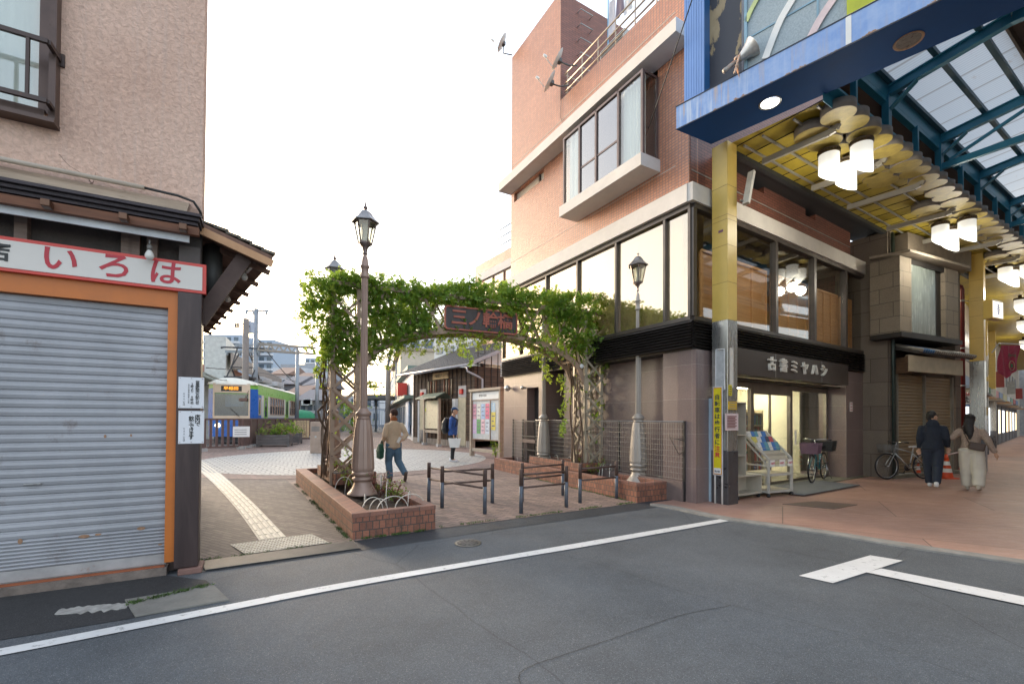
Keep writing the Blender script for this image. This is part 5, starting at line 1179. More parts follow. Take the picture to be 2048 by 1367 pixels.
FP2, _ = planter(G(1342, 1000), -28.2, .0, 0, .34, 'x', (0, .1, 0, .1, .5), 1) if 0 else (None, None)
FP2 = fr(pB, -28.0)
# right hand planter: near corner pB is its left front corner, extends right by .78
FP2, _ = planter(pB, -28.0, .80, 5.85, .345, 'orange brick planter at the right of the arch beside the mesh fence', (1.95, 4.1, -.74, -.17, .52), 1, (.12, .12))
M_lpost = flat('lamp_brown_paint', (0.34, 0.235, 0.19), 0.42, 0.15, var=.12, vs=2, stretch=(1, 1, .5), dirt=((0.20, .135, .11), .64))
M_lpost2 = flat('lamp_grey_paint', (0.36, 0.32, 0.28), 0.42, 0.15, var=.12, vs=2, stretch=(1, 1, .5), dirt=((0.24, .2, .17), .64))
M_lhead = flat('lamp_head_paint', (0.16, 0.12, 0.11), .38, .4, var=.2)
M_lglass = glass('lantern_glass', tint=(.78, .80, .74), alpha=.12, spec=1.2)
def street_lamp(pos, label, m, rot=0):
    F = Matrix.Translation(pos) @ Matrix.Rotation(R(rot), 4, 'Z'); t = thing('street_lamp', label, 'street lamp', F, 'old style lamps around the arch')
    MB(F).lathe([(.245, 0), (.24, .02), (.20, .06), (.155, .13), (.135, .19), (.13, .22), (.155, .225), (.165, .25), (.155, .275), (.13, .285), (.13, .30), (.17, .31), (.175, .34), (.165, .37), (.15, .38)], 20).build('base', m, t)
    mb = MB(F)
    prof = [(.172, .38), (.178, .42), (.165, .70), (.135, 1.05), (.108, 1.20)]
    n = 8; v = []
    for r_, z in prof:
        for k in range(n):
            for dq, rr_ in ((-.30, r_), (-.24, r_ * .965), (.24, r_ * .965), (.30, r_)): a = 2 * PI * (k + dq) / n; v.append((rr_ * math.cos(a), rr_ * math.sin(a), z))
    N_ = 4 * n; mb.add(v, [(i * N_ + k, i * N_ + (k + 1) % N_, (i + 1) * N_ + (k + 1) % N_, (i + 1) * N_ + k) for i in range(len(prof) - 1) for k in range(N_)], None, False)
    mb.build('plinth', m, t)
    MB(F).lathe([(.108, 1.2), (.10, 1.23), (.09, 1.25), (.12, 1.27), (.125, 1.30), (.10, 1.33), (.075, 1.36), (.066, 1.38)], 20).build('collar', m, t)
    mb = MB(F); v = []; n = 12
    for r_, z in ((.060, 1.38), (.050, 3.50)):
        for k in range(n):
            for q, rr_ in ((-.25, r_), (.25, r_), (.5, r_ * .86)): a = 2 * PI * (k + q) / n; v.append((rr_ * math.cos(a), rr_ * math.sin(a), z))
    N_ = 3 * n; mb.add(v, [(k, (k + 1) % N_, N_ + (k + 1) % N_, N_ + k) for k in range(N_)], None, False); mb.build('fluted_pole', m, t)
    MB(F).lathe([(.05, 3.48), (.072, 3.49), (.075, 3.51), (.06, 3.53), (.060, 3.65), (.075, 3.66), (.075, 3.68), (.058, 3.70), (.046, 3.80), (.03, 3.84), (.03, 3.87)], 18).build('sleeve', m, t)
    MB(F).lathe([(.036, 3.87), (.036, 3.89), (.032, 3.91), (.045, 3.97), (.062, 4.0), (.10, 4.03), (.095, 4.045)], 18).build('lantern_cup', M_lhead, t)
    mb = MB(F); r0, r1, z0, z1 = .105, .178, 4.045, 4.40
    hx = lambda r_, z, k: (r_ * math.cos(PI / 3 * k), r_ * math.sin(PI / 3 * k), z)
    for k in range(6): mb.bar(hx(r0, z0, k), hx(r1, z1, k), .018, .018); mb.bar(hx(r0, z0, k), hx(r0, z0, k + 1), .02, .022); mb.bar(hx(r1, z1 - .01, k), hx(r1, z1 - .01, k + 1), .02, .03)
    mb.build('lantern_frame', M_lhead, t)
    gl = MB(F)
    for k in range(6): gl.add([hx(r0 - .006, z0 + .01, k), hx(r0 - .006, z0 + .01, k + 1), hx(r1 - .008, z1 - .02, k + 1), hx(r1 - .008, z1 - .02, k)], [(0, 1, 2, 3)])
    gl.build('lantern_glass', M_lglass, t)
    MB(F).lathe([(.06, 4.05), (.065, 4.09), (.055, 4.13), (.045, 4.2), (.07, 4.36)], 14).build('opal_chimney', flat('opal_white', (.62, .62, .55), .3, var=.03), t)
    rf = MB(F)
    pr = [(.222, 4.385), (.224, 4.395), (.165, 4.45), (.13, 4.49), (.105, 4.53), (.075, 4.565), (.035, 4.59)]
    v = [hx(r_, z, k) for r_, z in pr for k in range(6)]
    rf.add(v, [(i * 6 + k, i * 6 + (k + 1) % 6, (i + 1) * 6 + (k + 1) % 6, (i + 1) * 6 + k) for i in range(len(pr) - 1) for k in range(6)] + [tuple(range(5, -1, -1))], None, False)
    rf.build('lantern_roof', flat('roof_grey_metal', (.24, .24, .25), .35, .6, var=.25, dirt=((.2, .14, .12), .6)), t)
    MB(F).lathe([(.03, 4.58), (.02, 4.60), (.035, 4.62), (.037, 4.635), (.022, 4.65), (.005, 4.73)], 12).build('finial', M_lhead, t)
    return t
zb_ = .27
l1 = FP1 @ Vector((1.72, -.54, 0)); l2 = FP1 @ Vector((4.60, -.60, 0))
street_lamp(Vector((l1.x, l1.y, zb_)), 'brown street lamp nearest the camera in the left planter', M_lpost, 8)
street_lamp(Vector((l2.x, l2.y, zb_ + .05)), 'brown street lamp half hidden behind the vine of the left pylon', M_lpost, 20)
p3 = D(1276.8, 700, 9.15); p4 = D(1088, 700, 11.75)
street_lamp(Vector((p3.x, p3.y, .23)), 'grey street lamp at the front end of the right planter', M_lpost2, 14)
street_lamp(Vector((p4.x, p4.y, .23)), 'grey street lamp behind the arch next to the notice board', M_lpost2, 3)
# ---------------------------------------------------------------- arch
PL = D(690, 700, 8.30); PL.z = 0; PR = D(1176, 700, 10.45); PR.z = 0
AZR = math.degrees(math.atan2((PR - PL).x, (PR - PL).y)); AL = (PR - PL).length
FR_ = fr(PL, AZR)
arch = thing('lattice_arch', 'beige metal lattice arch carrying the vine between the two planters', 'arch', FR_)
M_arch = flat('arch_beige', (0.34, 0.235, 0.165), .5, .1, var=.15, vs=3, dirt=((0.2, .13, .09), .66))
M_archr = flat('arch_beige_grey', (0.38, 0.32, 0.235), .5, .1, var=.15, vs=3, dirt=((0.24, .19, .14), .66))
def pylon(cx, m):
    F = sub(FR_, cx, 0, 0); hw = .215
    p = MB(F)
    for sx in (-1, 1):
        for sy in (-1, 1): p.box(sx * hw - .035, sx * hw + .035, sy * hw - .035, sy * hw + .035, .30, 4.0)
    po = p.build('pylon_posts', m, arch)
    z0 = .42; nC = 8; ch = .40
    l = MB(F); bolts = MB(F)
    for k in range(nC):
        za, zb = z0 + k * ch, z0 + (k + 1) * ch
        for s_, (u0, u1) in ((1, (za, zb)), (-1, (zb, za))):
            o = .012 * s_
            l.bar((-hw, -hw - .03 + o, u0), (hw, -hw - .03 + o, u1), .045, .012, up=(0, 1, 0)) if 0 else l.add(*slat((-hw, -hw - .045 + o, u0), (hw, -hw - .045 + o, u1), (0, -1, 0), .048, .010))
            l.add(*slat((-hw, hw + .045 + o, u0), (hw, hw + .045 + o, u1), (0, 1, 0), .048, .010))
            l.add(*slat((-hw - .045 + o, -hw, u0), (-hw - .045 + o, hw, u1), (-1, 0, 0), .048, .010))
            l.add(*slat((hw + .045 + o, -hw, u0), (hw + .045 + o, hw, u1), (1, 0, 0), .048, .010))
        for sx in (-1, 1): bolts.lathe([(.012, 0), (.010, .008), (.001, .01)], 8, (0, 0, 0)) if 0 else bolts.box(sx * hw - .01, sx * hw + .01, -hw - .072, -hw - .06, zb - .01, zb + .01)
    l.build('pylon_lattice', m, arch); bolts.build('pylon_bolts', flat('bolt_brown', (.15, .09, .07), .5, .4), arch)
def slat(a, b, nrm, w_, th):
    a = Vector(a); b = Vector(b); n_ = Vector(nrm); t = (b - a).normalized(); s_ = t.cross(n_).normalized()
    v = [p + s_ * (w_ / 2 * i) + n_ * (th / 2 * j) for p in (a, b) for i, j in ((-1, -1), (1, -1), (1, 1), (-1, 1))]
    return v, [(0, 1, 2, 3), (7, 6, 5, 4), (0, 4, 5, 1), (1, 5, 6, 2), (2, 6, 7, 3), (3, 7, 4, 0)]
pylon(0, M_arch); pylon(AL, M_archr)
mb = MB(FR_)
xa0, xa1 = .25, AL - .25
def archz(x): u = (x - AL / 2) / ((xa1 - xa0) / 2); return 2.28 + 0.98 * math.sqrt(max(0, 1 - abs(u) ** 2.1))
for sy in (-.24, .24):
    P_ = [(xa0 + (xa1 - xa0) * i / 30, sy, archz(xa0 + (xa1 - xa0) * i / 30)) for i in range(31)]
    for p, q in zip(P_[:-1], P_[1:]): mb.bar(p, q, .05, .11)
    mb.box(-.2, AL + .2, sy - .03, sy + .03, 3.86, 3.94)
    for i in range(14):
        x = .3 + (AL - .6) * i / 13.0; x2 = x + (AL - .6) / 13
        if x2 < AL - .2 and not (2.0 < x < 3.4 and sy < 0): mb.add(*slat((x, sy, archz(x)), (x2, sy, 3.88), (0, -1, 0), .045, .012)); mb.add(*slat((x, sy + .012, 3.88), (x2, sy + .012, archz(x2)), (0, -1, 0), .045, .012))
for i in range(1, 30, 3): x, _, z = P_[i]; mb.box(x - .02, x + .02, -.24, .24, z - .03, z + .01)
mb.build('arch_ribs', M_arch, arch)
# plates
for cx, m in ((0, M_arch), (AL, M_archr)): MB(FR_).box(cx + (.16 if cx == 0 else -.28), cx + (.28 if cx == 0 else -.16), -.285, -.262, 2.12, 2.42).build('gusset_plate', m, arch)
_bx, _bz = onwall(FR_, 1163, 732, -.29); MB(sub(FR_, _bx, -.29, _bz) @ Matrix.Rotation(R(90), 4, 'X')).lathe([(.001, 0), (.05, .0), (.05, .02), (.045, .03), (.001, .03)], 16).build('bell_badge', M_white, arch)
# station name board
c0 = onwall(FR_, 889, 607, -.33); c1 = onwall(FR_, 1035, 627, -.33); c2 = onwall(FR_, 1034, 673, -.33); c3 = onwall(FR_, 892, 655, -.33)
bx0, bx1 = c0[0], c1[0]; bz1 = (c0[1] + c1[1]) / 2; bz0 = (c2[1] + c3[1]) / 2
FB = sub(FR_, (bx0 + bx1) / 2, -.30, (bz0 + bz1) / 2); bw, bh = (bx1 - bx0) / 2, (bz1 - bz0) / 2
nb = thing('station_name_board', 'dark rusted name board with red raised characters hung in the arch', 'sign', FB)
mb = MB(FB); cr = .07
def rrect(w_, h_, c, n=5):
    P_ = []
    for sx, sz, a0 in ((1, 1, 0), (-1, 1, 90), (-1, -1, 180), (1, -1, 270)):
        for k in range(n + 1): a = R(a0 + 90 * k / n); P_.append((sx * (w_ - c) + c * math.cos(a), sz * (h_ - c) + c * math.sin(a)))
    return P_
mb.polyxz(rrect(bw, bh, cr), -.03, .03); mb.build('board', flat('rust_board', (.065, .055, .055), .5, .4, var=.35, vs=5, dirt=((.17, .08, .06), .6), stretch=(1, 1, .5)), nb)
o_ = rrect(bw, bh, cr); i_ = rrect(bw - .03, bh - .03, cr - .02); n = len(o_); mb = MB(FB)
mb.add([(x, -.042, z) for x, z in o_] + [(x, -.042, z) for x, z in i_] + [(x, -.029, z) for x, z in o_] + [(x, -.029, z) for x, z in i_], [(k, (k + 1) % n, n + (k + 1) % n, n + k) for k in range(n)] + [(k, (k + 1) % n, 2 * n + (k + 1) % n, 2 * n + k) for k in range(n)] + [(n + k, n + (k + 1) % n, 3 * n + (k + 1) % n, 3 * n + k) for k in range(n)])
M_rr = flat('raised_red', (.36, .105, .07), .5, .2, var=.2, vs=8); mb.build('rim', M_rr, nb)
for i, ch in enumerate('三ノ輪橋'): text('character', ch, sub(FB, bw * (-.62 + .42 * i), -.034, 0.0), .34, M_rr, nb, depth=.014, bold=.007)
# ---------------------------------------------------------------- vine
def leafmat(name, c1, c2, c3):
    m, nt, b = mk(name); v = ocoord(nt)
    n = N(nt, 'TexNoise', {'Vector': v, 'Scale': 14, 'Detail': 3, 'Roughness': .7}).outputs[0]; n2 = N(nt, 'TexNoise', {'Vector': v, 'Scale': 1.9, 'Detail': 3}).outputs[0]
    c = ramp(nt, mth(nt, 'ADD', mth(nt, 'MULTIPLY', n, .62), mth(nt, 'MULTIPLY', n2, .38)), [(.30, c1), (.46, c2), (.62, c3)])
    d = N(nt, 'BsdfPrincipled', {'Base Color': c, 'Roughness': .45, 'Specular IOR Level': .4}); t = N(nt, 'BsdfTranslucent', {'Color': mix(nt, 0.5, c, (.30, .42, .03))})
    ms = N(nt, 'MixShader', {0: .55, 1: d.outputs[0], 2: t.outputs[0]}); nt.links.new(ms.outputs[0], nt.nodes['Material Output'].inputs[0]); return m
M_leaf = leafmat('vine_leaf', (.035, .10, .014), (.13, .26, .035), (.34, .47, .08))
M_leafy = leafmat('young_leaf', (.14, .22, .02), (.28, .36, .04), (.40, .44, .07))
def leaf(mb, p, s, rnd, mi=0, down=.3):
    d = Vector((rnd.gauss(0, 1), rnd.gauss(0, 1), rnd.gauss(-down, .7))).normalized(); u = Vector((rnd.gauss(0, 1), rnd.gauss(0, 1), rnd.gauss(0, 1))); sd = d.cross(u).normalized(); nn = sd.cross(d)
    a = p; b_ = p + d * s * .45 + sd * s * .26 + nn * s * .06; c = p + d * s; e = p + d * s * .45 - sd * s * .26 + nn * s * .06
    o = len(mb.v); mb.v += [a, b_, c, e]; mb.f.append((o, o + 1, o + 2)); mb.f.append((o, o + 2, o + 3)); mb.mi += [mi, mi]; mb.sm += [False, False]
def sprig(mb, p, s, rnd, mi=0, k=5):
    """compound leaf: leaflets fanned round one point"""
    d = Vector((rnd.gauss(0, 1), rnd.gauss(0, 1), rnd.gauss(-.2, .7))).normalized(); u = d.cross(Vector((rnd.gauss(0, 1), rnd.gauss(0, 1), rnd.gauss(0, 1)))).normalized(); w_ = d.cross(u)
    for i in range(k):
        a = (i / (k - 1) - .5) * 2.6; dd = (d * math.cos(a) + u * math.sin(a)).normalized(); sd = dd.cross(w_).normalized(); L = s * (1 - .25 * abs(a) / 1.3) * rnd.uniform(.85, 1.1)
        q = p + dd * s * .15; o = len(mb.v)
        mb.v += [q, q + dd * L * .5 + sd * L * .23 + w_ * .1 * L, q + dd * L, q + dd * L * .5 - sd * L * .23 + w_ * .1 * L]
        mb.f.append((o, o + 1, o + 2)); mb.f.append((o, o + 2, o + 3)); mb.mi += [mi, mi]; mb.sm += [False, False]
OUT = [(602, 615), (606, 570), (625, 556), (660, 562), (700, 553), (745, 562), (800, 567), (850, 580), (885, 578), (925, 565), (955, 575), (1000, 575), (1050, 590), (1090, 586), (1130, 594), (1180, 592), (1218, 606), (1228, 630), (1205, 660), (1200, 700), (1190, 745), (1172, 690), (1152, 715), (1128, 690), (1100, 672), (1060, 660), (1040, 662), (1035, 640), (960, 620), (885, 640), (885, 662), (820, 680), (780, 700), (745, 735), (720, 700), (690, 745), (668, 720), (648, 735), (640, 690), (618, 660)]
OW = [onwall(FR_, *p) for p in OUT]
def inside(x, z, P_):
    c = False; n = len(P_)
    for i in range(n):
        x1, z1 = P_[i]; x2, z2 = P_[(i + 1) % n]
        if (z1 > z) != (z2 > z) and x < (x2 - x1) * (z - z1) / (z2 - z1) + x1: c = not c
    return c
rv = random.Random(11)
vine = thing('climbing_vine', 'dense green climbing vine covering the top of the lattice arch', 'vine', FR_)
mbv = MB(FR_); cnt = 0; xs_ = [p[0] for p in OW]; zs_ = [p[1] for p in OW]
signx = (bx0 - .05, bx1 + .05)
while cnt < 11800:
    x = rv.uniform(min(xs_), max(xs_)); z = rv.uniform(min(zs_), max(zs_)); jx = x + .06 * rv.gauss(0, 1); jz = z + .05 * rv.gauss(0, 1)
    if not inside(jx, jz, OW): continue
    y = rv.choice((-1, -1, -1, 1)) * abs(rv.gauss(.26, .13)) if rv.random() < .75 else rv.uniform(-.35, .35)
    nz_ = noise.noise(Vector((x * 2.1, y * 2.0, z * 2.1))); nz2 = noise.noise(Vector((x * 6.0 + 5, y * 6, z * 6)))
    if nz_ + .55 * nz2 < -.15 and rv.random() < .95: continue
    y += .10 * nz_
    if signx[0] < x < signx[1] and y < -.22 and z < bz1 + .02 and not (x > bx1 - .95 and z > bz1 - .17 - .1 * math.sin(x * 9)) and not (x > bx1 - .5 and z > bz1 - .1): continue
    if signx[0] < x < signx[1] and y < -.22 and z < bz1 + .02: y = -.37 - rv.random() * .06
    sprig(mbv, Vector((x, y, z)), rv.uniform(.055, .088), rv, 1 if rv.random() < .10 + .25 * max(0, nz2) else 0); cnt += 1
# loose shoots along the top, hanging sprays underneath
def shoot(px, py, y, dx, dz, n_, mi, droop=0.0, s=.055):
    x, z = onwall(FR_, px, py, y); P_ = []
    for i in range(n_): u = i / max(1, n_ - 1); P_.append(Vector((x + dx * u + .03 * math.sin(u * 7 + px), y + .05 * math.sin(u * 5 + px), z + dz * u - droop * u * u)))
    for p in P_:
        for _ in range(3): sprig(mbv, p + Vector((rv.gauss(0, .035), rv.gauss(0, .04), rv.gauss(0, .03))), s * rv.uniform(.8, 1.25), rv, mi)
    return P_
stm = MB(FR_)
for k in range(70):
    px = rv.uniform(600, 1222); i = min(range(len(OUT)), key=lambda q: abs(OUT[q][0] - px) + (1000 if OUT[q][1] > 615 else 0)); py = OUT[i][1] + 8
    P_ = shoot(px, py, rv.uniform(-.35, .3), rv.uniform(-.25, .25), rv.uniform(.05, .26), 6, 0 if rv.random() < .7 else 1, .05)
    stm.tube(P_, .004, 4)
for (px, py, dx, dz, n_) in ((915, 672, .05, -.34, 9), (925, 672, .15, -.5, 12), (900, 665, -.12, -.35, 9), (880, 668, -.1, -.3, 8), (945, 675, .1, -.2, 6), (965, 676, .05, -.18, 6), (860, 676, -.15, -.28, 8), (990, 680, .1, -.15, 5), (1020, 684, .1, -.15, 5), (835, 682, -.2, -.25, 7), (810, 690, -.2, -.2, 6), (780, 700, -.2, -.2, 6), (1205, 720, .1, -.25, 7), (1200, 770, .15, -.3, 8), (1195, 800, .18, -.12, 6), (1190, 830, .15, -.1, 5), (1130, 800, -.1, -.3, 8), (1128, 840, -.05, -.3, 7), (650, 700, -.1, -.35, 8), (640, 660, -.15, -.3, 7), (735, 760, .12, -.2, 6), (770, 705, .05, -.25, 6), (1215, 640, .12, -.12, 6), (1222, 625, .2, -.05, 6), (606, 620, -.08, -.2, 6), (612, 650, -.1, -.2, 6), (640, 720, -.1, -.3, 7), (1060, 690, .1, -.25, 7), (1085, 700, .1, -.3, 8), (1100, 730, .05, -.3, 8), (1120, 750, .05, -.35, 8)):
    for _ in range(2): stm.tube(shoot(px + rv.uniform(-8, 8), py, rv.uniform(-.3, .25), dx, dz, n_, 1 if rv.random() < .55 else 0, .04, .05), .004, 4)
for k in range(900):
    x = rv.uniform(.5, AL - .5)
    if .9 < x < 1.9 and rv.random() < .7: continue
    sprig(mbv, Vector((x, rv.choice((-1, 1)) * rv.uniform(.2, .36), archz(x) + rv.gauss(.03, .09))), rv.uniform(.045, .075), rv, 1 if rv.random() < .3 else 0)
# leaves down the pylons
for cx, lo_, n_ in ((0, .6, 260), (AL, .9, 420)):
    for k in range(n_):
        z = lo_ + (3.0 - lo_) * rv.random() ** .45; a = rv.uniform(0, 2 * PI); r_ = .30 + .08 * rv.random()
        if noise.noise(Vector((cx + a * 1.4, z * 2.2, 4))) < .05: continue
        sprig(mbv, Vector((cx + r_ * math.cos(a) * 1.05, r_ * math.sin(a), z)), rv.uniform(.04, .07), rv, 1 if rv.random() < .3 else 0)
mbv.build('foliage', [M_leaf, M_leafy], vine)
for cx, base, cnt_ in ((0, -.30, 9), (AL, -.30, 8)):
    for k in range(cnt_):
        a = rv.uniform(PI * .72, PI * 1.2) if k < cnt_ - 2 else rv.uniform(0, 2 * PI); r_ = .34 + rv.random() * .07; rad = rv.choice((.006, .009, .012, .018) if k < cnt_ - 2 else (.005,)); P_ = []
        x0 = cx + r_ * math.cos(a); y0 = r_ * math.sin(a)
        for i in range(15): z = .42 + 2.9 * i / 14; P_.append((x0 + .07 * noise.noise(Vector((k * 3.1, z * 1.2, cx))) * 1.6, y0 + .07 * noise.noise(Vector((k * 5.7, z * 1.2, 9 + cx))) * 1.6, z))
        stm.tube(P_, [rad * (1.25 - .6 * i / 14) for i in range(15)], 6)
stm.tube([onw for onw in [(onwall(FR_, px, py, -.05)[0], -.05, onwall(FR_, px, py, -.05)[1]) for px, py in ((644, 925), (646, 890), (652, 860), (640, 838), (636, 822), (646, 812), (655, 800), (650, 780), (642, 768), (640, 750), (648, 735), (646, 715), (655, 700))]], .02, 8)
stm.tube([(onwall(FR_, px, py, -.2)[0], -.2, onwall(FR_, px, py, -.2)[1]) for px, py in ((1213, 945), (1216, 900), (1212, 850), (1203, 825), (1195, 800), (1190, 760))], .006, 5)
stm.build('stems', wood('vine_bark', (.07, .045, .03), (.19, .13, .09), .85, (9, 9, 3), .7), vine)
# ---------------------------------------------------------------- hoops and rose bushes
M_hoop = flat('white_wire', (.62, .58, .52), .5, .1, var=.15, vs=9, dirt=((.35, .25, .16), .68))
def hoop(F, x, y, rz, w_, h_, label, z=.215):
    Fh = sub(F, x, y, z, rz); mb = MB(Fh); P_ = [(w_ * math.cos(PI - PI * i / 14) / 2, 0, -.05 + (h_ + .05) * math.sin(PI * i / 14) ** .75) for i in range(15)]
    mb.tube(P_, .0065, 6); o = mb.build('wire_hoop', M_hoop); tag(o, label, 'hoop', 'white wire hoops edging the planters')
    return o
HL = 'white wire hoop edging %s'
for i, (px, py, w_, h_, rz) in enumerate(((745, 1018, .30, .20, -85), (757, 1016, .26, .17, -88), (785, 1019, .48, .22, -80), (820, 1014, .46, .22, -85), (825, 1007, .2, .22, -30), (688, 985, .30, .30, -100), (706, 985, .26, .36, -95), (715, 980, .3, .30, -20), (730, 1003, .22, .15, -20), (775, 1000, .30, .34, -25), (762, 985, .26, .34, -20))):
    g = G(px, py, .25); q = FP1.inverted() @ g; hoop(FP1, max(.17, q.x), min(-.24, max(-.93, q.y)), rz, w_, h_, 'white wire hoop ' + ('low at the front coping left of the wide arches', 'small, just inside the near left corner', 'wide, crossing at the front centre of the left planter', 'wide, at the front right of the left planter', 'standing at the right coping of the left planter', 'tall, leftmost behind the near lamp', 'tallest, left of the near lamp base', 'tall, crossing left of the near lamp base', 'short, at the left coping near the corner', 'leaning right of the near lamp base', 'high, behind the right side of the near lamp base')[i])
for i, (px, py, w_, h_, rz) in enumerate(((1032, 920, .4, .22, -15), (1046, 918, .42, .32, -10), (1058, 922, .40, .2, -15), (1070, 920, .45, .32, -10), (1080, 924, .35, .25, -15), (1215, 950, .3, .3, -70), (1228, 950, .3, .3, -60), (1243, 952, .3, .32, -50))):
    g = G(px, py, .25); q = FP2.inverted() @ g; hoop(FP2, q.x, min(-.16, max(-.66, q.y)), rz, w_, h_, 'white wire hoop beside the front right lamp, %s of three' % ('leftmost', 'middle one', 'rightmost')[i - 5] if i > 4 else 'white wire hoop at the far end of the right planter, %s from the left' % ('first', 'second', 'third', 'fourth', 'fifth')[i])
for (px, py, wh) in ((1118, 912, 'left'), (1138, 914, 'middle'), (1160, 918, 'right')):
    g = G(px, py, .5); q = FP2.inverted() @ g; hoop(FP2, q.x, min(-.26, max(-.62, q.y)), -15, .36, .2, 'white wire hoop on the raised box of the right planter, the %s one' % wh, .38)
def bush(F, x, y, z, n_, hgt, spread, label, cat='plant', mi=None, name='rose_bush', seed=1, s=.05, cols=None, grp=None):
    r_ = random.Random(seed); Fb = sub(F, x, y, z); t = thing(name, label, cat, Fb, grp); st = MB(Fb); lf = MB(Fb)
    for k in range(n_):
        a = r_.uniform(0, 2 * PI); sp = spread * r_.uniform(.3, 1); hh = hgt * r_.uniform(.55, 1); P_ = []
        for i in range(6): u = i / 5; P_.append(Vector((sp * math.cos(a) * u ** 1.2 + .02 * r_.gauss(0, 1) * u, sp * math.sin(a) * u ** 1.2 + .02 * r_.gauss(0, 1) * u, hh * u)))
        st.tube(P_, [.006, .005, .005, .004, .003, .002], 5)
        for p in P_[2:]:
            for _ in range(3): sprig(lf, p + Vector((r_.gauss(0, .03), r_.gauss(0, .03), r_.gauss(0, .02))), s * r_.uniform(.7, 1.2), r_, r_.choice(mi or (0, 0, 0, 1)), 3)
    st.build('stems', flat('rose_stem', (.10, .045, .03), .7), t); lf.build('leaves', cols or [M_leaf, flat('red_young_leaf', (.20, .05, .035), .5)], t); return t
q = FP1.inverted() @ G(790, 1000, .25); bush(FP1, q.x, q.y, .215, 9, .36, .22, 'rose bush with green leaves at the right front of the left planter', seed=3)
q = FP1.inverted() @ G(762, 996, .25); bush(FP1, q.x + .1, max(-.9, q.y), .215, 8, .5, .2, 'bare reddish rose bush beside the near lamp base', seed=4, mi=(1, 1, 0), s=.04)
q = FP1.inverted() @ G(700, 975, .3); bush(FP1, 2.2, -.42, .215, 8, .55, .22, 'dark leaved rose bush left of the near lamp base', seed=5, mi=(0, 0, 1))
bush(FP1, 2.75, -.62, .42, 8, .62, .24, 'taller green rose bush at the foot of the left pylon', seed=6, mi=(0, 0, 0, 1))
q = FP2.inverted() @ G(1032, 915, .25); bush(FP2, q.x, -.35, .23, 8, .55, .18, 'yellowish shrub at the far end of the right planter', seed=7, mi=(0, 1), cols=[M_leafy, M_leaf])
q = FP2.inverted() @ G(1236, 948, .25); bush(FP2, q.x, -.5, .23, 7, .42, .2, 'small shrub with red tips beside the front right lamp', seed=8, mi=(0, 0, 1))
bush(FP2, 2.3, -.45, .42, 5, .4, .12, 'thin shrub at the foot of the right pylon', seed=9, mi=(0, 1))
# weeds along the planter feet
def weeds(lines, n_, seed, s=.03):
    r_ = random.Random(seed); mb = MB(); 
    for k in range(n_):
        a, b_ = r_.choice(lines); u = r_.random()
        if noise.noise(Vector((u * 9, seed, a.x))) < -.05: continue
        p = a.lerp(b_, u) + Vector((r_.gauss(0, .02), r_.gauss(0, .02), .012)); d = Vector((r_.gauss(0, .7), r_.gauss(0, .7), 1)).normalized() * s * r_.uniform(.5, 1.4); sd = d.cross(Vector((r_.random(), r_.random(), 0))).normalized() * s * .2
        mb.add([p - sd, p + sd, p + d], [(0, 1, 2)], 0, False)
    o = mb.build('weeds', flat('weed_green', (.07, .12, .03), .8, var=.5, vs=20)); tag(o, 'low green weeds and moss growing along the planter feet', 'weeds', kind='stuff')
P1 = lambda x, y: FP1 @ Vector((x, y, 0)); P2 = lambda x, y: FP2 @ Vector((x, y, 0))
weeds([(P1(0.1, .03), P1(5.4, .03)), (P1(.1, .03), P1(3, .04)), (P1(-.03, -1.0), P1(-.03, -.1)), (P2(.2, .03), P2(5.5, .03)), (EL[2] + Vector((0, .05, 0)), EL[4] + Vector((0, .05, 0))), (EL[0], EL[1]), (G(262, 1209), G(427, 1170))], 5200, 2)
# ================================================================ barriers, boards, fence, cabinet, pole
M_bpost = flat('barrier_paint', (.10, .12, .15), .5, .3, var=.3, vs=9, dirt=((.16, .08, .05), .54))
M_brust = flat('barrier_rust', (.10, .065, .055), .6, .3, var=.35, vs=12, dirt=((.2, .10, .06), .6))
def barrier(pa, pb, ha, label):
    a = G(*pa); b_ = G(*pb); d = b_ - a; a_ = math.degrees(math.atan2(d.x, d.y)); F = fr(a, a_); L = d.length
    t = thing('pipe_barrier', label, 'barrier', F, 'steel pipe barriers across the plaza entrance')
    for x in (0, L): MB(F).tube([(x, 0, .01), (x, 0, ha * .62)], .032, 12).build('post', M_bpost, t); MB(F).lathe([(.0325, ha * .62), (.0325, ha - .01), (.028, ha), (.001, ha)], 12, (x, 0, 0)).build('post_top', M_brust, t)
    for z in (ha - .09, ha * .58): MB(F).tube([(.03, 0, z), (L - .03, 0, z)], .0165, 10).build('rail', M_brust, t)
barrier((858, 1013), (969, 1029), .72, 'front pipe barrier of the left pair, nearest the brick planter') if 0 else None
barrier((857.5, 1003), (969.5, 1028), .70, 'pipe barrier of the left pair with the nearer right hand post')
barrier((884, 1016), (984.5, 1006), .70, 'pipe barrier of the left pair standing just behind the first')
barrier((1042, 1026.5), (1132.5, 1014.5), .70, 'front pipe barrier in the middle of the plaza entrance')
barrier((1044, 1003), (1125.5, 991), .70, 'rear pipe barrier in the middle of the plaza entrance')
barrier((1160, 1006), (1233, 997), .70, 'pipe barrier beside the right planter')
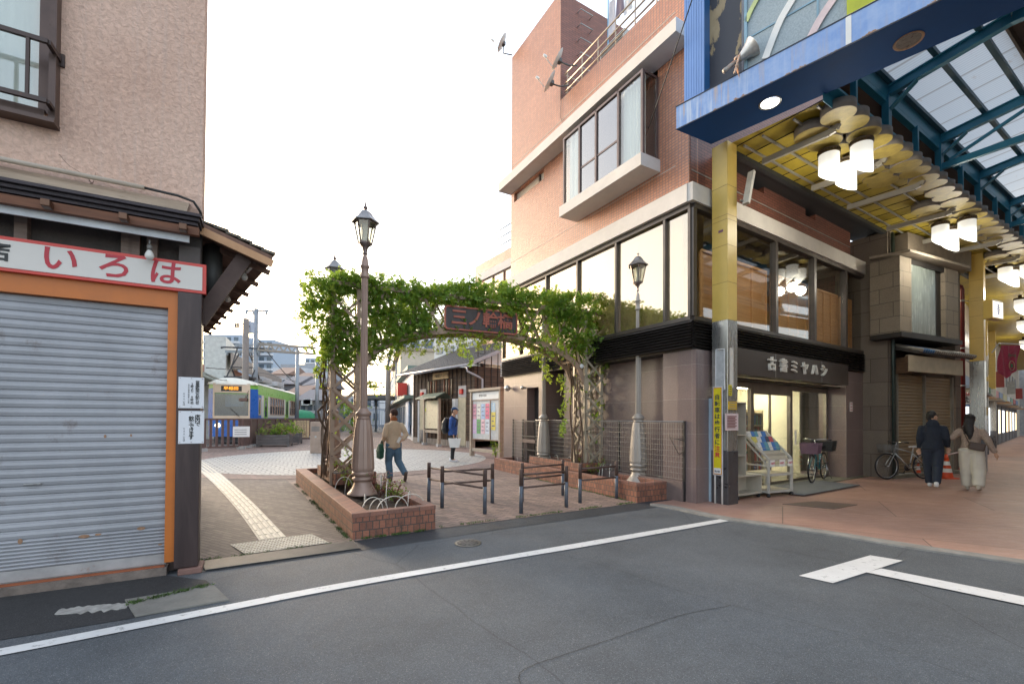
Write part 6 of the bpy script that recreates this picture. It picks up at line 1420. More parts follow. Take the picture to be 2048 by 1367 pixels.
# notice board
n0 = G(944, 912); n1 = G(1002, 920); d = n1 - n0; FN = fr(n0, math.degrees(math.atan2(d.x, d.y))); nw = d.length
M_nb = wood('weathered_board_frame', (.30, .24, .18), (.42, .35, .27), .7, (3, 3, 12))
t = thing('notice_board', 'beige framed notice board with posters left of the brick building', 'notice board', FN)
hN = onwall(FN, 1002, 779)[1]
for x in (0, nw): MB(FN).bbox(x - .05, x + .05, -.09, .09, 0, hN, .008).build('post', M_nb, t)
MB(FN).bbox(-.10, nw + .12, -.12, .12, hN, hN + .10, .01).build('top_rail', M_nb, t)
MB(FN).bbox(.05, nw - .05, -.05, .05, .22, .34, .008).build('bottom_rail', M_nb, t)
zB = onwall(FN, 1000, 880)[1]; zT = onwall(FN, 1000, 800)[1]
MB(FN).box(.05, nw - .05, -.02, .06, zB - .02, hN - .02).build('cabinet', flat('board_grey', (.45, .46, .46), .5), t)
mb = MB(FN); 
for x in (.05, nw * .66, nw - .08): mb.box(x, x + .03, -.045, -.02, zB, zT + .02)
mb.box(.05, nw - .05, -.047, -.02, zB - .03, zB); mb.box(.05, nw - .05, -.047, -.02, zT + .02, zT + .05)
mb.build('door_frame', flat('board_brown', (.26, .17, .12), .45), t)
MB(FN).box(.06, nw - .06, -.03, -.021, zT + .07, hN - .05).build('header_panel', M_white, t)
text('heading', '都電の花道', sub(FN, nw * .4, -.032, (zT + hN) / 2 + .02), .11, flat('black_ink', (0, 0, 0)), t, depth=.001)
rp = random.Random(5); cols = [(.60, .28, .34), (.62, .60, .55), (.30, .42, .60), (.62, .12, .22), (.55, .38, .55), (.10, .30, .10), (.62, .40, .45), (.50, .55, .62), (.62, .50, .08), (.35, .50, .62)]
mbs = {}
def poster(x, z, w_, h_, c):
    MB(FN).box(x, x + w_, -.026 - .001 * rp.random(), -.0215, z, z + h_).build('poster', flat('poster_%02d_%02d_%02d' % tuple(int(k * 99) for k in c), c, .5, var=.25, vs=14), t)
    m2 = MB(FN)
    for k in range(3): zz = z + h_ * (.2 + .27 * k); m2.box(x + w_ * .15, x + w_ * (.85 - .2 * (k % 2)), -.0285, -.0272, zz, zz + h_ * .06)
    m2.build('poster_print', flat('poster_ink%d' % (int(c[0] * 100) % 2), (.55, .53, .5) if int(c[0] * 100) % 2 else (.12, .10, .16), .5), t)
pw = nw * .62 / 4; ph = (zT - zB) * .40
for i in range(4):
    poster(.09 + i * pw * .98, zB + (zT - zB) * .53, pw * .82, ph, cols[i]); poster(.09 + i * pw * .98, zB + (zT - zB) * .07 + .1, pw * .82, ph * .95, cols[4 + i])
poster(nw * .66 + .07, zB + (zT - zB) * .25, pw * .9, ph * 1.15, cols[8]); poster(nw * .66 + .07, zB + (zT - zB) * .70, pw * .8, ph * .6, cols[9])
# mesh fence along the building
fa = G(1012, 910); fb = G(1387, 962); d = fb - fa; 
FM = fr(FL @ Vector((6.25, .045, 0)), 149.8); Lm = 6.1
def mfence():
    t = thing('mesh_fence', 'low welded mesh fence with dark posts along the brown stone wall', 'fence', FM)
    mb = MB(FM); x = 0
    while x < Lm:
        if not .6 < x < 1.25: mb.box(x - .002, x + .002, -.002, .002, .40, 1.44)
        x += .055
    z = .42
    while z < 1.46: mb.box(0, .6, -.007, -.002, z - .0025, z + .0025); mb.box(1.25, Lm, -.007, -.002, z - .0025, z + .0025); z += .10
    mb.build('mesh', flat('mesh_wire', (.34, .33, .31), .45, .5), t)['kind'] = 'stuff'
    MB(FM).tube([(1.25, 0, 1.455), (Lm, 0, 1.455)], .010, 6).build('top_wire', flat('mesh_wire', (0, 0, 0)), t)
    M_fp = flat('fence_post_black', (.035, .033, .033), .5, .3)
    for x in (.0, .55, 1.28, 4.45, Lm): MB(FM).box(x - .022, x + .022, .004, .04, 0, 1.47).build('post', M_fp, t)
    g_ = MB(FM)
    for z in (.30, .62, 1.0, 1.42): g_.box(.573, 1.257, -.01, .02, z - .015, z + .015)
    for k in range(9): g_.box(.62 + k * .07, .63 + k * .07, -.004, .004, .32, 1.40)
    g_.build('gate_leaf', M_fp, t)
    MB(FM).box(.6, 1.24, -.02, .012, .82, .92).build('gate_lock_plate', flat('brown_plate', (.12, .08, .07), .6), t)
    MB(FM).box(1.3, Lm, -.03, .04, 0, .38).build('base_curb', flat('curb_brown', (.16, .12, .11), .8), t)
    x, z = onwall(FM, 1360, 878, -.02); MB(FM).tube([(x - .25, -.02, z + .03), (x - .05, -.03, z), (x + .12, -.02, z + .04), (x + .1, -.03, z - .2), (x - .02, -.02, z - .28), (x - .1, -.03, z - .15), (x - .22, -.02, z + .02), (x + .1, -.03, z - .02)], .006, 5).build('tangled_wire', flat('black_cable', (0, 0, 0)), t)
mfence()
# end of the planter: low concrete block, and dark stone post against the wall
q0, q1 = G(1343, 999), G(1389, 1002); 
F = fr(q0, 60); 
t = thing('concrete_block', 'mossy low concrete block between the right planter and the building corner', 'block', F)
MB(F).bbox(.0, .28, .02, .45, 0, .37, .015).build('block', flat('mossy_block', (.20, .19, .155), .9, var=.3, vs=5, bump=.6, dirt=((.17, .13, .05), .56)), t)
MB(F).bbox(.285, .50, .0, .45, 0, .365, .015).build('painted_end', flat('cracked_white', (.52, .53, .52), .8, var=.15, vs=8, bump=.6, dirt=((.2, .2, .2), .6)), t)
# globe lights on the stone wall
for px, py, r_, nm in ((1016, 776, .09, 'left'), (1046, 775, .055, 'right')):
    x, z = onwall(FL, px, py, .1); F = sub(FL, x, .1, z); t = thing('wall_light', 'round silver wall light on the stone wall, the %s one' % ('bigger' if nm == 'left' else 'smaller'), 'wall light', F)
    MB(F).ball((0, .02, 0), r_, 14, 10).build('globe', flat('silver_globe', (.5, .48, .45), .25, .7), t); MB(F).box(-.03, .03, -.1, -.02, -.03, .03).build('mount', M_steel, t)
# wooden station fence and cabinet, utility pole behind the arch
pp = D(1190, 600, 11.3); F = Matrix.Translation((pp.x, pp.y, 0)); t = thing('utility_pole', 'slim beige steel pole rising behind the right end of the vine', 'pole', F)
zt_ = D(1190, 474, 11.3).z
MB(F).tube([(0, 0, 0), (0, 0, zt_)], .055, 14).build('shaft', flat('pole_beige', (.36, .29, .22), .5, .2), t)
mb = MB(F); mb.tube([(.05, 0, zt_ - .25), (.16, 0, zt_ - .22), (.18, 0, zt_ - .1)], .012, 6); mb.tube([(.05, 0, zt_ - .75), (.15, 0, zt_ - .68), (.30, 0, zt_ - .72), (.29, 0, zt_ - .35), (.22, 0, zt_ - .30), (.20, 0, zt_ - .7)], .014, 6); mb.box(.04, .10, -.04, .04, zt_ - .32, zt_ - .12); mb.build('cable_fitting', flat('black_cable', (0, 0, 0)), t)
a = Vector((pp.x + .2, pp.y, zt_ - .2)); b_ = D(1386, -6, 6.9); P_ = [a.lerp(b_, k / 14) - Vector((0, 0, .18 * math.sin(PI * k / 14))) for k in range(15)]
o = MB().tube(P_, .010, 6).build('overhead_cable', flat('black_cable', (0, 0, 0))); tag(o, 'black cable sloping from the beige pole up to the top of the picture', 'cable')
q0 = G(620, 907); F = fr(q0, 80); t = thing('utility_cabinet', 'beige metal utility cabinet behind the left pylon', 'cabinet', F)
zc_ = onwall(F, 640, 843)[1]; wc_ = onwall(F, 657, 900)[0]
MB(F).bbox(0, wc_, 0, .35, 0.0, zc_, .01).build('body', flat('cabinet_beige', (.36, .28, .22), .5, var=.1), t); MB(F).box(.02, wc_ - .02, -.012, -.001, .06, zc_ - .06).build('door', flat('cabinet_beige2', (.34, .26, .205), .5), t)
MB(F).bbox(wc_ * .25, wc_ * .35, -.035, -.012, zc_ * .5, zc_ * .56, .004).build('handle', M_steel, t); MB(F).box(.05, wc_ * .5, -.014, -.0125, zc_ * .70, zc_ * .86).build('label_plate', flat('plate_grey', (.2, .18, .16), .5), t)
# ================================================================ station house, tram and everything beyond
s0 = D(826, 880, 27.0); s0.z = 0; s1 = D(948, 880, 22.2); s1.z = 0
d = s1 - s0; FST = fr(s0, math.degrees(math.atan2(d.x, d.y))); SL = d.length       # x: from the far left corner to the near right corner, -y towards the plaza
st = thing('station_house', 'dark timber station house with a grey tiled roof behind the arch', 'building', FST)
M_brd = wood('charred_board', (.05, .032, .022), (.155, .095, .06), .7, (.8, .8, 12), .5)
EZ = onwall(FST, 947, 728, 0)[1]; EZ2 = onwall(FST, 826, 752, 0)[1]; EZ = (EZ + EZ2) / 2
mb = MB(FST); mb.box(0, SL, 0, 5, .35, EZ)
mb.build('timber_wall', M_brd, st)
mb = MB(FST); x = .12
while x < SL: mb.box(x - .02, x + .02, -.035, 0, .35, EZ - .02); x += .42
z = .8
while z < EZ: mb.box(0, SL, -.016, 0, z - .012, z + .012); z += .28
mb.build('battens', flat('batten_dark', (.03, .02, .015), .7), st)
mb = MB(FST); y = .2
while y < 5: mb.box(SL, SL + .035, y - .02, y + .02, .35, EZ + .9); y += .42
z = .8
while z < EZ + .8: mb.box(SL, SL + .015, 0, 5, z - .012, z + .012); z += .28
mb.build('side_battens', flat('batten_dark', (0, 0, 0)), st)
mb = MB(FST)
x = 0
while x < SL: mb.box(x, x + .10, -.02, 0.01, .02, .35); x += .17
mb.box(0, SL, .01, .06, 0, .35); mb.build('base_slats', flat('pale_slat', (.42, .36, .30), .7), st)
# roof: eave towards the plaza, ridge behind
RD, RZ = 3.3, EZ + 1.75
F = FST
def roofslab(y0, z0, y1, z1, x0, x1, th, nm, m): MB(F).add([(x0, y0, z0), (x1, y0, z0), (x1, y1, z1), (x0, y1, z1), (x0, y0, z0 + th), (x1, y0, z0 + th), (x1, y1, z1 + th), (x0, y1, z1 + th)], [(3, 2, 1, 0), (4, 5, 6, 7), (0, 1, 5, 4), (1, 2, 6, 5), (2, 3, 7, 6), (3, 0, 4, 7)]).build(nm, m, st)
M_kaw = flat('slate_tile', (.085, .09, .10), .35, var=.25, vs=8)
roofslab(-.75, EZ - .05, RD, RZ, -.5, SL + .65, .06, 'roof_slope', M_kaw); roofslab(RD * 2 + .75, EZ - .05, RD, RZ, -.5, SL + .65, .06, 'roof_slope', M_kaw)
mb = MB(F); y = -.75; n_ = 15
for i in range(n_):
    u = i / n_; yy = -.75 + (RD + .75) * u; zz = EZ - .05 + (RZ - EZ + .05) * u + .06; mb.box(-.5, SL + .65, yy, yy + .03, zz, zz + .035)
x = -.5
while x < SL + .65: mb.bar((x, -.75, EZ + .03), (x, RD, RZ + .08), .05, .035); x += .24
mb.build('tile_ribs', flat('slate_rib', (.05, .053, .06), .4), st)
MB(F).tube([(-.5, -.80, EZ - .06), (SL + .6, -.80, EZ - .06)], .06, 8).build('gutter', flat('grey_gutter', (.38, .38, .40), .45, .2), st)
MB(F).tube([(SL + .45, -.78, EZ - .1), (SL + .45, -.74, EZ - .35), (SL + .62, -.2, EZ - .60), (SL + .66, .0, EZ - .7), (SL + .66, .0, .9)], .05, 10).build('downpipe', flat('grey_gutter', (0, 0, 0)), st)
mb = MB(F); mb.bar((SL + .66, -.75, EZ - .03), (SL + .66, RD, RZ), .03, .16); mb.build('bargeboard', flat('barge_grey', (.34, .33, .34), .5), st)
mb = MB(F); mb.add([(SL + .02, 0.2, EZ + .15), (SL + .02, RD, EZ + .15), (SL + .02, RD, RZ - .1)], [(0, 1, 2)]); mb.add([(SL + .02, RD, EZ + .15), (SL + .02, 2 * RD, EZ + .15), (SL + .02, RD, RZ - .1)], [(0, 1, 2)]); mb.build('white_gable', M_white, st)
MB(F).box(SL - .1, SL, RD - 1, 2 * RD, EZ - .1, EZ + .14).build('gable_beam', M_brd, st)
for px0, px1 in ((840, 852), (917, 932)):
    xa, _ = onwall(F, px0, 850, -.02); xb, _ = onwall(F, px1, 850, -.02); zt = onwall(F, px0, 850, -.02)[0]; zq = 3.15
    MB(F).box(xa, xb, -.05, .0, .1, 2.55).build('doorway', flat('door_cream', (.46, .40, .27), .6), st); MB(F).box(xa, xb, -.045, .0, 2.56, zq).build('door_header', flat('header_grey', (.42, .40, .38), .6), st)
    xm = (xa + xb) / 2; MB(F).bbox(xm - .13, xm + .13, -.16, -.045, 2.72, 2.98, .02).build('red_alarm_lamp', flat('alarm_red', (.55, .02, .015), .35), st)
    MB(F).box(xa - .22, xa - .02, -.06, -.001, .1, 2.5).build('door_post', flat('post_grey', (.42, .43, .44), .5), st)
xa, za = onwall(F, 866, 747, -.04); xb, zb = onwall(F, 897, 756, -.04)
MB(F).box(xa, xb, -.07, -.03, zb, za).build('name_plate', flat('pale_pine', (.60, .40, .20), .6), st)
text('plate_lettering', '三ノ輪橋おもいで館', sub(F, (xa + xb) / 2, -.074, (za + zb) / 2), .20, flat('black_ink', (0, 0, 0)), st, depth=.002)
for px in (857, 862, 867, 872, 888, 893, 898, 903):
    x, z = onwall(F, px, 790, -.08); MB(F).tube([(x, -.08, 2.72), (x, -.08, 3.55)], .035, 8).build('hanging_tube', flat('tube_cream' if px % 2 else 'tube_rust', (.45, .36, .24) if px % 2 else (.25, .1, .05), .5), st)
xa, za = onwall(F, 905, 798, -.03); MB(F).box(xa, xa + .3, -.05, -.03, 1.9, 2.5).build('toilet_sign', M_white, st)
# map board with tiled roof
m0 = G(849, 889); m1 = G(878, 893); d = m1 - m0; FMB = fr(m0, math.degrees(math.atan2(d.x, d.y))); ml = d.length
t = thing('map_board', 'roofed map board with a cream map in front of the station house', 'map board', FMB)
mz = onwall(FMB, 865, 797)[1]
for x in (0, ml): MB(FMB).bbox(x - .07, x + .07, -.07, .07, .12, mz, .01).build('post', M_nb, t); MB(FMB).bbox(x - .13, x + .13, -.13, .13, 0, .14, .01).build('foot', flat('foot_stone', (.36, .36, .35), .8), t)
MB(FMB).box(.08, ml - .08, -.03, .03, .70, .85).build('rail', M_nb, t); z0 = onwall(FMB, 865, 855)[1]
MB(FMB).box(.08, ml - .08, -.02, .02, z0 - .04, mz - .1).build('map_backing', flat('map_cream', (.56, .50, .34), .5, var=.15, vs=9), t)
mb = MB(FMB); r_ = random.Random(8)
for k in range(26): x = r_.uniform(.1, ml - .3); z = r_.uniform(z0, mz - .25); w_ = r_.uniform(.02, .2); h_ = r_.uniform(.01, .05); mb.box(x, x + w_, -.024, -.021, z, z + h_)
mb.build('map_print', flat('map_ink', (.45, .30, .22), .6), t); MB(FMB).box(.12, .24, -.026, -.021, z0 + .9, z0 + 1.05).build('map_mark', flat('map_yellow', (.6, .6, .02), .5), t)
MB(FMB).add([(-.45, -.40, mz), (ml + .45, -.40, mz), (ml + .45, .1, mz + .26), (-.45, .1, mz + .26), (-.45, .5, mz), (ml + .45, .5, mz), (-.45, -.40, mz + .05), (ml + .45, -.40, mz + .05), (ml + .45, .1, mz + .31), (-.45, .1, mz + .31)], [(0, 1, 2, 3), (3, 2, 5, 4), (9, 8, 7, 6), (0, 6, 7, 1), (1, 7, 8, 2), (0, 3, 9, 6), (8, 9, 4, 5)]).build('small_roof', flat('green_slate', (.10, .14, .11), .5, var=.35, vs=10), t)
# ---------------------------------------------------------------- track fence
M_fb = flat('brown_slat', (.135, .085, .075), .55, var=.2)
fp = [D(405, 870, 19.3), D(483, 870, 20.9), D(560, 870, 28.0), D(640, 870, 35.0)]
for p in fp: p.z = 0
def slatfence(a, b_, step, label, h=1.38, gapfeet=True):
    d = b_ - a; F = fr(a, math.degrees(math.atan2(d.x, d.y))); L = d.length; t = thing('slat_fence', label, 'fence', F, 'brown slat fence along the tram track')
    mb = MB(F); x = .03
    while x < L - .1: mb.box(x, x + .11, -.012, .012, .18, h - .03); x += step
    mb.build('slats', M_fb, t)
    MB(F).box(-.05, L + .05, -.05, .05, h - .03, h + .05).build('top_rail', M_fb, t); MB(F).box(0, L, -.04, .04, .13, .20).build('bottom_rail', M_fb, t)
    x = 0; nn = max(1, round(L / 1.25))
    for i in range(nn + 1): x = L * i / nn; MB(F).box(x - .06, x + .06, -.06, .06, .15, h - .03).build('post', M_fb, t); MB(F).bbox(x - .14, x + .14, -.14, .14, 0, .15, .01).build('foot', flat('foot_stone', (0, 0, 0)), t)
slatfence(fp[0], fp[1], .26, 'brown slat fence section in front of the tram face'); slatfence(fp[1], fp[2], .14, 'brown slat fence section alongside the tram'); slatfence(fp[2], fp[3], .14, 'brown slat fence section behind the wooden planter boxes')
a = D(587, 870, 27.5); a.z = 0; b_ = D(619, 870, 27.8); b_.z = 0; d = b_ - a; F = fr(a, math.degrees(math.atan2(d.x, d.y))); L = d.length
t = thing('cream_signboard', 'cream slatted signboard with dark writing beside the planter boxes', 'sign', F)
for k in range(5): MB(F).box(L * k / 5 + .01, L * (k + 1) / 5 - .02, -.02, .02, .25, 1.30).build('plank', flat('cream_plank', (.58, .44, .26), .6), t)
MB(F).box(-.02, L + .02, -.04, .04, 1.3, 1.38).build('top_rail', M_fb, t); MB(F).box(-.02, L + .02, -.04, .04, .15, .25).build('bottom_rail', M_fb, t)
for k in range(1, 4): text('plank_lettering', 'やすらぎ公園', sub(F, L * (k + .45) / 5, -.024, .8), .13, flat('black_ink', (0, 0, 0)), t, depth=.001, vertical=True)
x, z = 0, 0
F = fr(fp[0], 66); q = F @ Vector((1.45, -.08, 0)); Fq = sub(F, 1.45, -.09, 0); t = thing('white_plate', 'white notice plate hung on the fence in front of the tram', 'notice', Fq); MB(Fq).box(-.32, .32, -.01, .01, .62, 1.08).build('panel', M_white, t)
mb = MB(Fq)
for k in range(3): mb.box(-.26, .2, -.013, -.0105, .72 + k * .1, .745 + k * .1)
mb.build('print', flat('grey_ink', (.2, .2, .2), .6), t)
def planterbox(px, py, Y, w_, label, seed):
    p = D(px, py, Y); p.z = 0; F = fr(p, 75); t = thing('planter_box', label, 'planter', F, 'grey timber planter boxes by the track')
    mb = MB(F)
    for k in range(4): mb.box(-w_, w_, -.42, -.38, .10 + k * .13, .215 + k * .13); mb.box(-w_, w_, .38, .42, .10 + k * .13, .215 + k * .13); mb.box(-w_, -w_ + .04, -.38, .38, .10 + k * .13, .215 + k * .13); mb.box(w_ - .04, w_, -.38, .38, .10 + k * .13, .215 + k * .13)
    for x in (-w_, w_ - .08):
        for y in (-.45, .37): mb.box(x, x + .08, y, y + .08, 0, .62)
    mb.build('box', wood('grey_timber', (.09, .085, .085), (.19, .18, .175), .8, (2, 2, 12)), t); MB(F).box(-w_ + .04, w_ - .04, -.38, .38, .4, .55).build('soil', M_soil, t)
    r_ = random.Random(seed); lf = MB(F)
    for k in range(230): p_ = Vector((r_.gauss(0, w_ * .5), r_.gauss(0, .22), .6 + abs(r_.gauss(0, .28)))); sprig(lf, p_, r_.uniform(.10, .17), r_, 0 if r_.random() < .6 else 1, 4)
    lf.build('leaves', [M_leaf, M_leafy] if seed == 2 else [M_leaf, flat('dry_leaf', (.20, .13, .08), .8)], t)
planterbox(550, 880, 23.0, .75, 'nearer timber planter box with dry brownish shrubs', 1); planterbox(574, 880, 25.0, .7, 'farther timber planter box with bright green shrubs', 2)
# ---------------------------------------------------------------- tram
T0 = Vector((-13.9, 24.6, 0)); FT = fr(T0, -16.0)        # x runs back along the right side of the car, +y is its left
M_tg = flat('tram_green', (.22, .50, .07), .3, var=.05, spec=.6); M_tc = flat('tram_cream', (.82, .80, .70), .3, var=.05, spec=.6); M_tb = flat('tram_blue', (.02, .12, .45), .3, var=.06, spec=.6)
M_tw = flat('tram_ivory', (.62, .60, .55), .35, var=.04); M_tbe = flat('tram_beige', (.66, .52, .38), .35, var=.05)
tr_ = thing('tram', 'green and blue single car tram waiting behind the brown slat fence', 'tram', FT)
TW, TL = 2.35, 12.5
fy = [(.0, 0.0), (-.34, -.32), (-.45, -TW / 2), (-.34, -TW + .32), (0, -TW)]
fy = [(.0, .0), (-.30, .30), (-.42, TW / 2), (-.30, TW - .30), (0, TW)]
def prism(pts, z0, z1, nm, m, par=tr_): return MB(FT).poly(pts, z0, z1).build(nm, m, par)
out = fy + [(TL, TW), (TL, 0)]
ins = lambda k: [(x + (k if x < 1 else -k), min(max(y, k), TW - k)) for x, y in out]
prism(out, 1.02, 1.45, 'lower_body', M_tb); prism(ins(.02), .45, 1.02, 'skirt', M_tb); prism(ins(.25), .12, .45, 'underframe', flat('under_dark', (.04, .04, .045), .6, bump=.5))
prism([(x + (.0 if x < 1 else 0), y) for x, y in out], 2.72, 3.25, 'upper_body', M_tg)
# pillars between window openings on the right hand side (local y=0)
sd = MB(FT); wins = [(1.75, 2.2, 1), (2.85, 3.6, 0), (3.7, 4.45, 0), (4.55, 5.3, 0), (5.4, 6.1, 0), (6.9, 7.4, 0), (8.1, 9.1, 1), (9.6, 10.3, 0), (10.4, 11.1, 0), (11.2, 11.9, 0)]
doors = [(1.35, 2.15), (7.3, 8.2)]
wn_ = [(2.75, 3.35), (3.43, 4.03), (4.11, 4.71), (4.79, 5.39), (5.47, 6.07), (6.15, 6.75), (8.75, 9.35), (9.43, 10.03), (10.11, 10.71), (10.79, 11.39), (11.47, 12.07)]
edges = sorted(wn_ + doors); xp = .0
for a, b_ in edges: sd.box(xp if xp > 0 else .75, a, 0, .06, 1.451, 2.719); xp = b_
sd.box(xp, TL, 0, .06, 1.451, 2.719); 
for a, b_ in wn_: sd.box(a, b_, 0, .06, 1.451, 1.62)
sd.build('window_surround', M_tw, tr_)
MB(FT).box(.3, TL, TW - .06, TW, 1.451, 2.719).build('side_panel', M_tw, tr_); MB(FT).box(TL - .06, TL, .06, TW - .06, 1.451, 2.719).build('rear_panel', M_tbe, tr_)
for a, b_ in wn_:
    f_ = MB(FT)
    for q in ((a, a + .05, 1.62, 2.719), (b_ - .05, b_, 1.62, 2.719), (a + .05, b_ - .05, 1.62, 1.68), (a + .05, b_ - .05, 2.66, 2.719), (a + .05, b_ - .05, 2.18, 2.22)): f_.box(q[0], q[1], -.012, .03, q[2], q[3])
    fo = f_.build('window', flat('tram_window_frame', (.34, .22, .16), .4), tr_); MB(FT).box(a + .05, b_ - .05, .008, .016, 1.68, 2.66).build('pane', glass('tram_glass', tint=(.4, .45, .45), alpha=.10, spec=.8), fo)
for a, b_ in doors:
    f_ = MB(FT)
    for q in ((a, a + .08, .6, 2.719), (b_ - .08, b_, .6, 2.719), (a + .08, b_ - .08, .6, .75), (a + .08, b_ - .08, 2.6, 2.719), (a + .08, b_ - .08, 1.4, 1.5)): f_.box(q[0], q[1], -.02, .02, q[2], q[3])
    fo = f_.build('door', M_tg, tr_); MB(FT).box(a + .08, b_ - .08, .0, .008, .75, 2.6).build('door_pane', glass('tram_glass'), fo)
# cab front: blue corner pillars, beige window surround
def facet(p, q, z0, z1, off=0.0, th=.04): 
    a = Vector((p[0], p[1], 0)); b_ = Vector((q[0], q[1], 0)); t_ = (b_ - a).normalized(); n_ = Vector((t_.y, -t_.x, 0)); n_ = -n_ if n_.x > 0 else n_
    return [a + n_ * off, b_ + n_ * off, b_ + n_ * (off - th), a + n_ * (off - th)]
def facets(m_, p, q, z0, z1, off=0.0, th=.04):
    P_ = facet(p, q, z0, z1, off, th); m_.add([(v.x, v.y, z0) for v in P_] + [(v.x, v.y, z1) for v in P_], [(0, 1, 2, 3), (7, 6, 5, 4), (0, 4, 5, 1), (1, 5, 6, 2), (2, 6, 7, 3), (3, 7, 4, 0)], None, False)
mb = MB(FT); mb.box(.0, .75, 0, .06, 1.451, 1.60); mb.box(.0, .18, 0, .06, 1.60, 2.719); mb.box(.62, .75, 0, .06, 1.60, 2.719); mb.box(.18, .62, 0, .06, 2.55, 2.719); mb.box(.0, .3, TW - .06, TW, 1.451, 2.719); 
facets(mb, fy[0], fy[1], 1.451, 3.0, .012); facets(mb, fy[3], fy[4], 1.451, 3.0, .012); mb.build('corner_pillar', M_tb, tr_)
f_ = MB(FT)
for q in ((.18, .24, 1.6, 2.55), (.56, .62, 1.6, 2.55), (.24, .56, 1.6, 1.66), (.24, .56, 2.49, 2.55)): f_.box(q[0], q[1], -.012, .03, q[2], q[3])
fo = f_.build('window', M_tbe, tr_); MB(FT).box(.24, .56, .008, .016, 1.66, 2.49).build('pane', glass('tram_glass'), fo)
mb = MB(FT); lerp2 = lambda p, q, u: (p[0] + (q[0] - p[0]) * u, p[1] + (q[1] - p[1]) * u)
facets(mb, fy[1], fy[2], 2.78, 3.28, .02); facets(mb, fy[2], fy[3], 2.78, 3.28, .02); facets(mb, fy[1], fy[2], 1.40, 1.56, .02); facets(mb, fy[2], fy[3], 1.40, 1.56, .02)
facets(mb, fy[1], lerp2(fy[1], fy[2], .09), 1.56, 2.78, .02); facets(mb, lerp2(fy[2], fy[3], .91), fy[3], 1.56, 2.78, .02); mb.build('cab_front', M_tbe, tr_)
mb = MB(FT); facets(mb, lerp2(fy[1], fy[2], .09), fy[2], 1.56, 2.78, .0, .01); facets(mb, fy[2], lerp2(fy[2], fy[3], .91), 1.56, 2.78, .0, .01); mb.build('windscreen', glass('windscreen_glass', tint=(.62, .68, .7), alpha=.07, spec=.8), tr_)
mb = MB(FT); facets(mb, lerp2(fy[1], fy[2], .45), fy[2], 2.86, 3.14, .03, .02); facets(mb, fy[2], lerp2(fy[2], fy[3], .55), 2.86, 3.14, .03, .02); db = mb.build('destination_box', flat('led_black', (.015, .012, .01), .3), tr_)
text('destination_lettering', '早稲田', fr(FT @ Vector((-.462, TW / 2, 3.0)), 74) @ Matrix.Identity(4), .19, glow('led_orange', (1, .36, .03), .7), db, depth=.002, bold=0, sx=1.25)
MB(FT).box(-.25, TL + .0, .05, TW - .05, 3.25, 3.33).build('roof_edge', M_tc, tr_)
mb = MB(FT); n_ = 10; v = []
for k in range(n_ + 1): u = k / n_; y = -.03 + (TW + .06) * u; zz = 3.26 + .32 * (1 - abs(2 * u - 1) ** 2.2); v += [(-.38 + .25 * abs(2 * u - 1) ** 2, y, zz), (TL + .02, y, zz), (-.46 + .3 * abs(2 * u - 1) ** 2, y, 3.22), (TL + .02, y, 3.22)]
mb.add(v, [(4 * k, 4 * k + 1, 4 * k + 5, 4 * k + 4) for k in range(n_)] + [(4 * k, 4 * k + 4, 4 * k + 6, 4 * k + 2) for k in range(n_)], None, True); mb.build('roof', M_tc, tr_)
MB(FT).bbox(3.4, 5.6, .5, TW - .5, 3.66, 3.98, .06).build('roof_air_unit', flat('unit_grey', (.34, .34, .35), .6), tr_); MB(FT).bbox(7.2, 9.4, .5, TW - .5, 3.66, 3.98, .06).build('roof_air_unit', flat('unit_grey', (0, 0, 0)), tr_)
for y in (.55, TW - .55):
    MB(FT @ Matrix.Translation((-.42 if 0 else -.37, y, 1.05)) @ Matrix.Rotation(R(-90), 4, 'Y')).lathe([(.12, 0), (.12, .03), (.10, .04)], 16).build('headlight', glow('headlight_glow', (1, .80, .45), 2.2 if y < 1 else .25), tr_)
mb = MB(FT); mb.bar((-.47, .75, 1.5), (-.47, 1.2, 1.95), .03, .02); mb.build('wiper', M_dark, tr_); mb = MB(FT); mb.tube([(-.4, .35, 2.9), (-.55, .4, 2.7), (-.5, .5, 2.45)], .015, 5); mb.bbox(-.56, -.50, .38, .78, 2.34, 2.5, .02); mb.build('mirror', flat('mirror_brown', (.16, .09, .07), .5), tr_)
mb = MB(FT); mb.box(.9, 1.0, .3, TW - .3, .9, 3.1); mb.box(-.05, .5, .6, 1.7, 1.0, 1.5); mb.box(2.7, 12, .3, .75, .9, 1.75); mb.box(2.7, 12, TW - .75, TW - .3, .9, 1.75); mb.build('interior', flat('tram_interior', (.12, .11, .10), .8), tr_)
MB(FT).bbox(.05, .85, .7, 1.6, 2.05, 2.65, .03).build('fare_box', flat('fare_blue', (.15, .25, .42), .5), tr_)
# driver
mb = MB(FT); mb.lathe([(.17, 1.3), (.22, 1.55), (.23, 1.85), (.12, 2.02), (.06, 2.06), (.055, 2.1)], 14, (.3, .95, 0)); mb.ball((.3, .95, 2.19), .105, 12, 10); drv = mb
FD = FT @ Matrix.Translation((.3, .95, 0))
dr_ = thing('person', 'tram driver in a dark uniform seated behind the windscreen', 'person', FD); drv.F = FT; drv.build('body', flat('uniform_dark', (.05, .05, .06), .8), dr_)
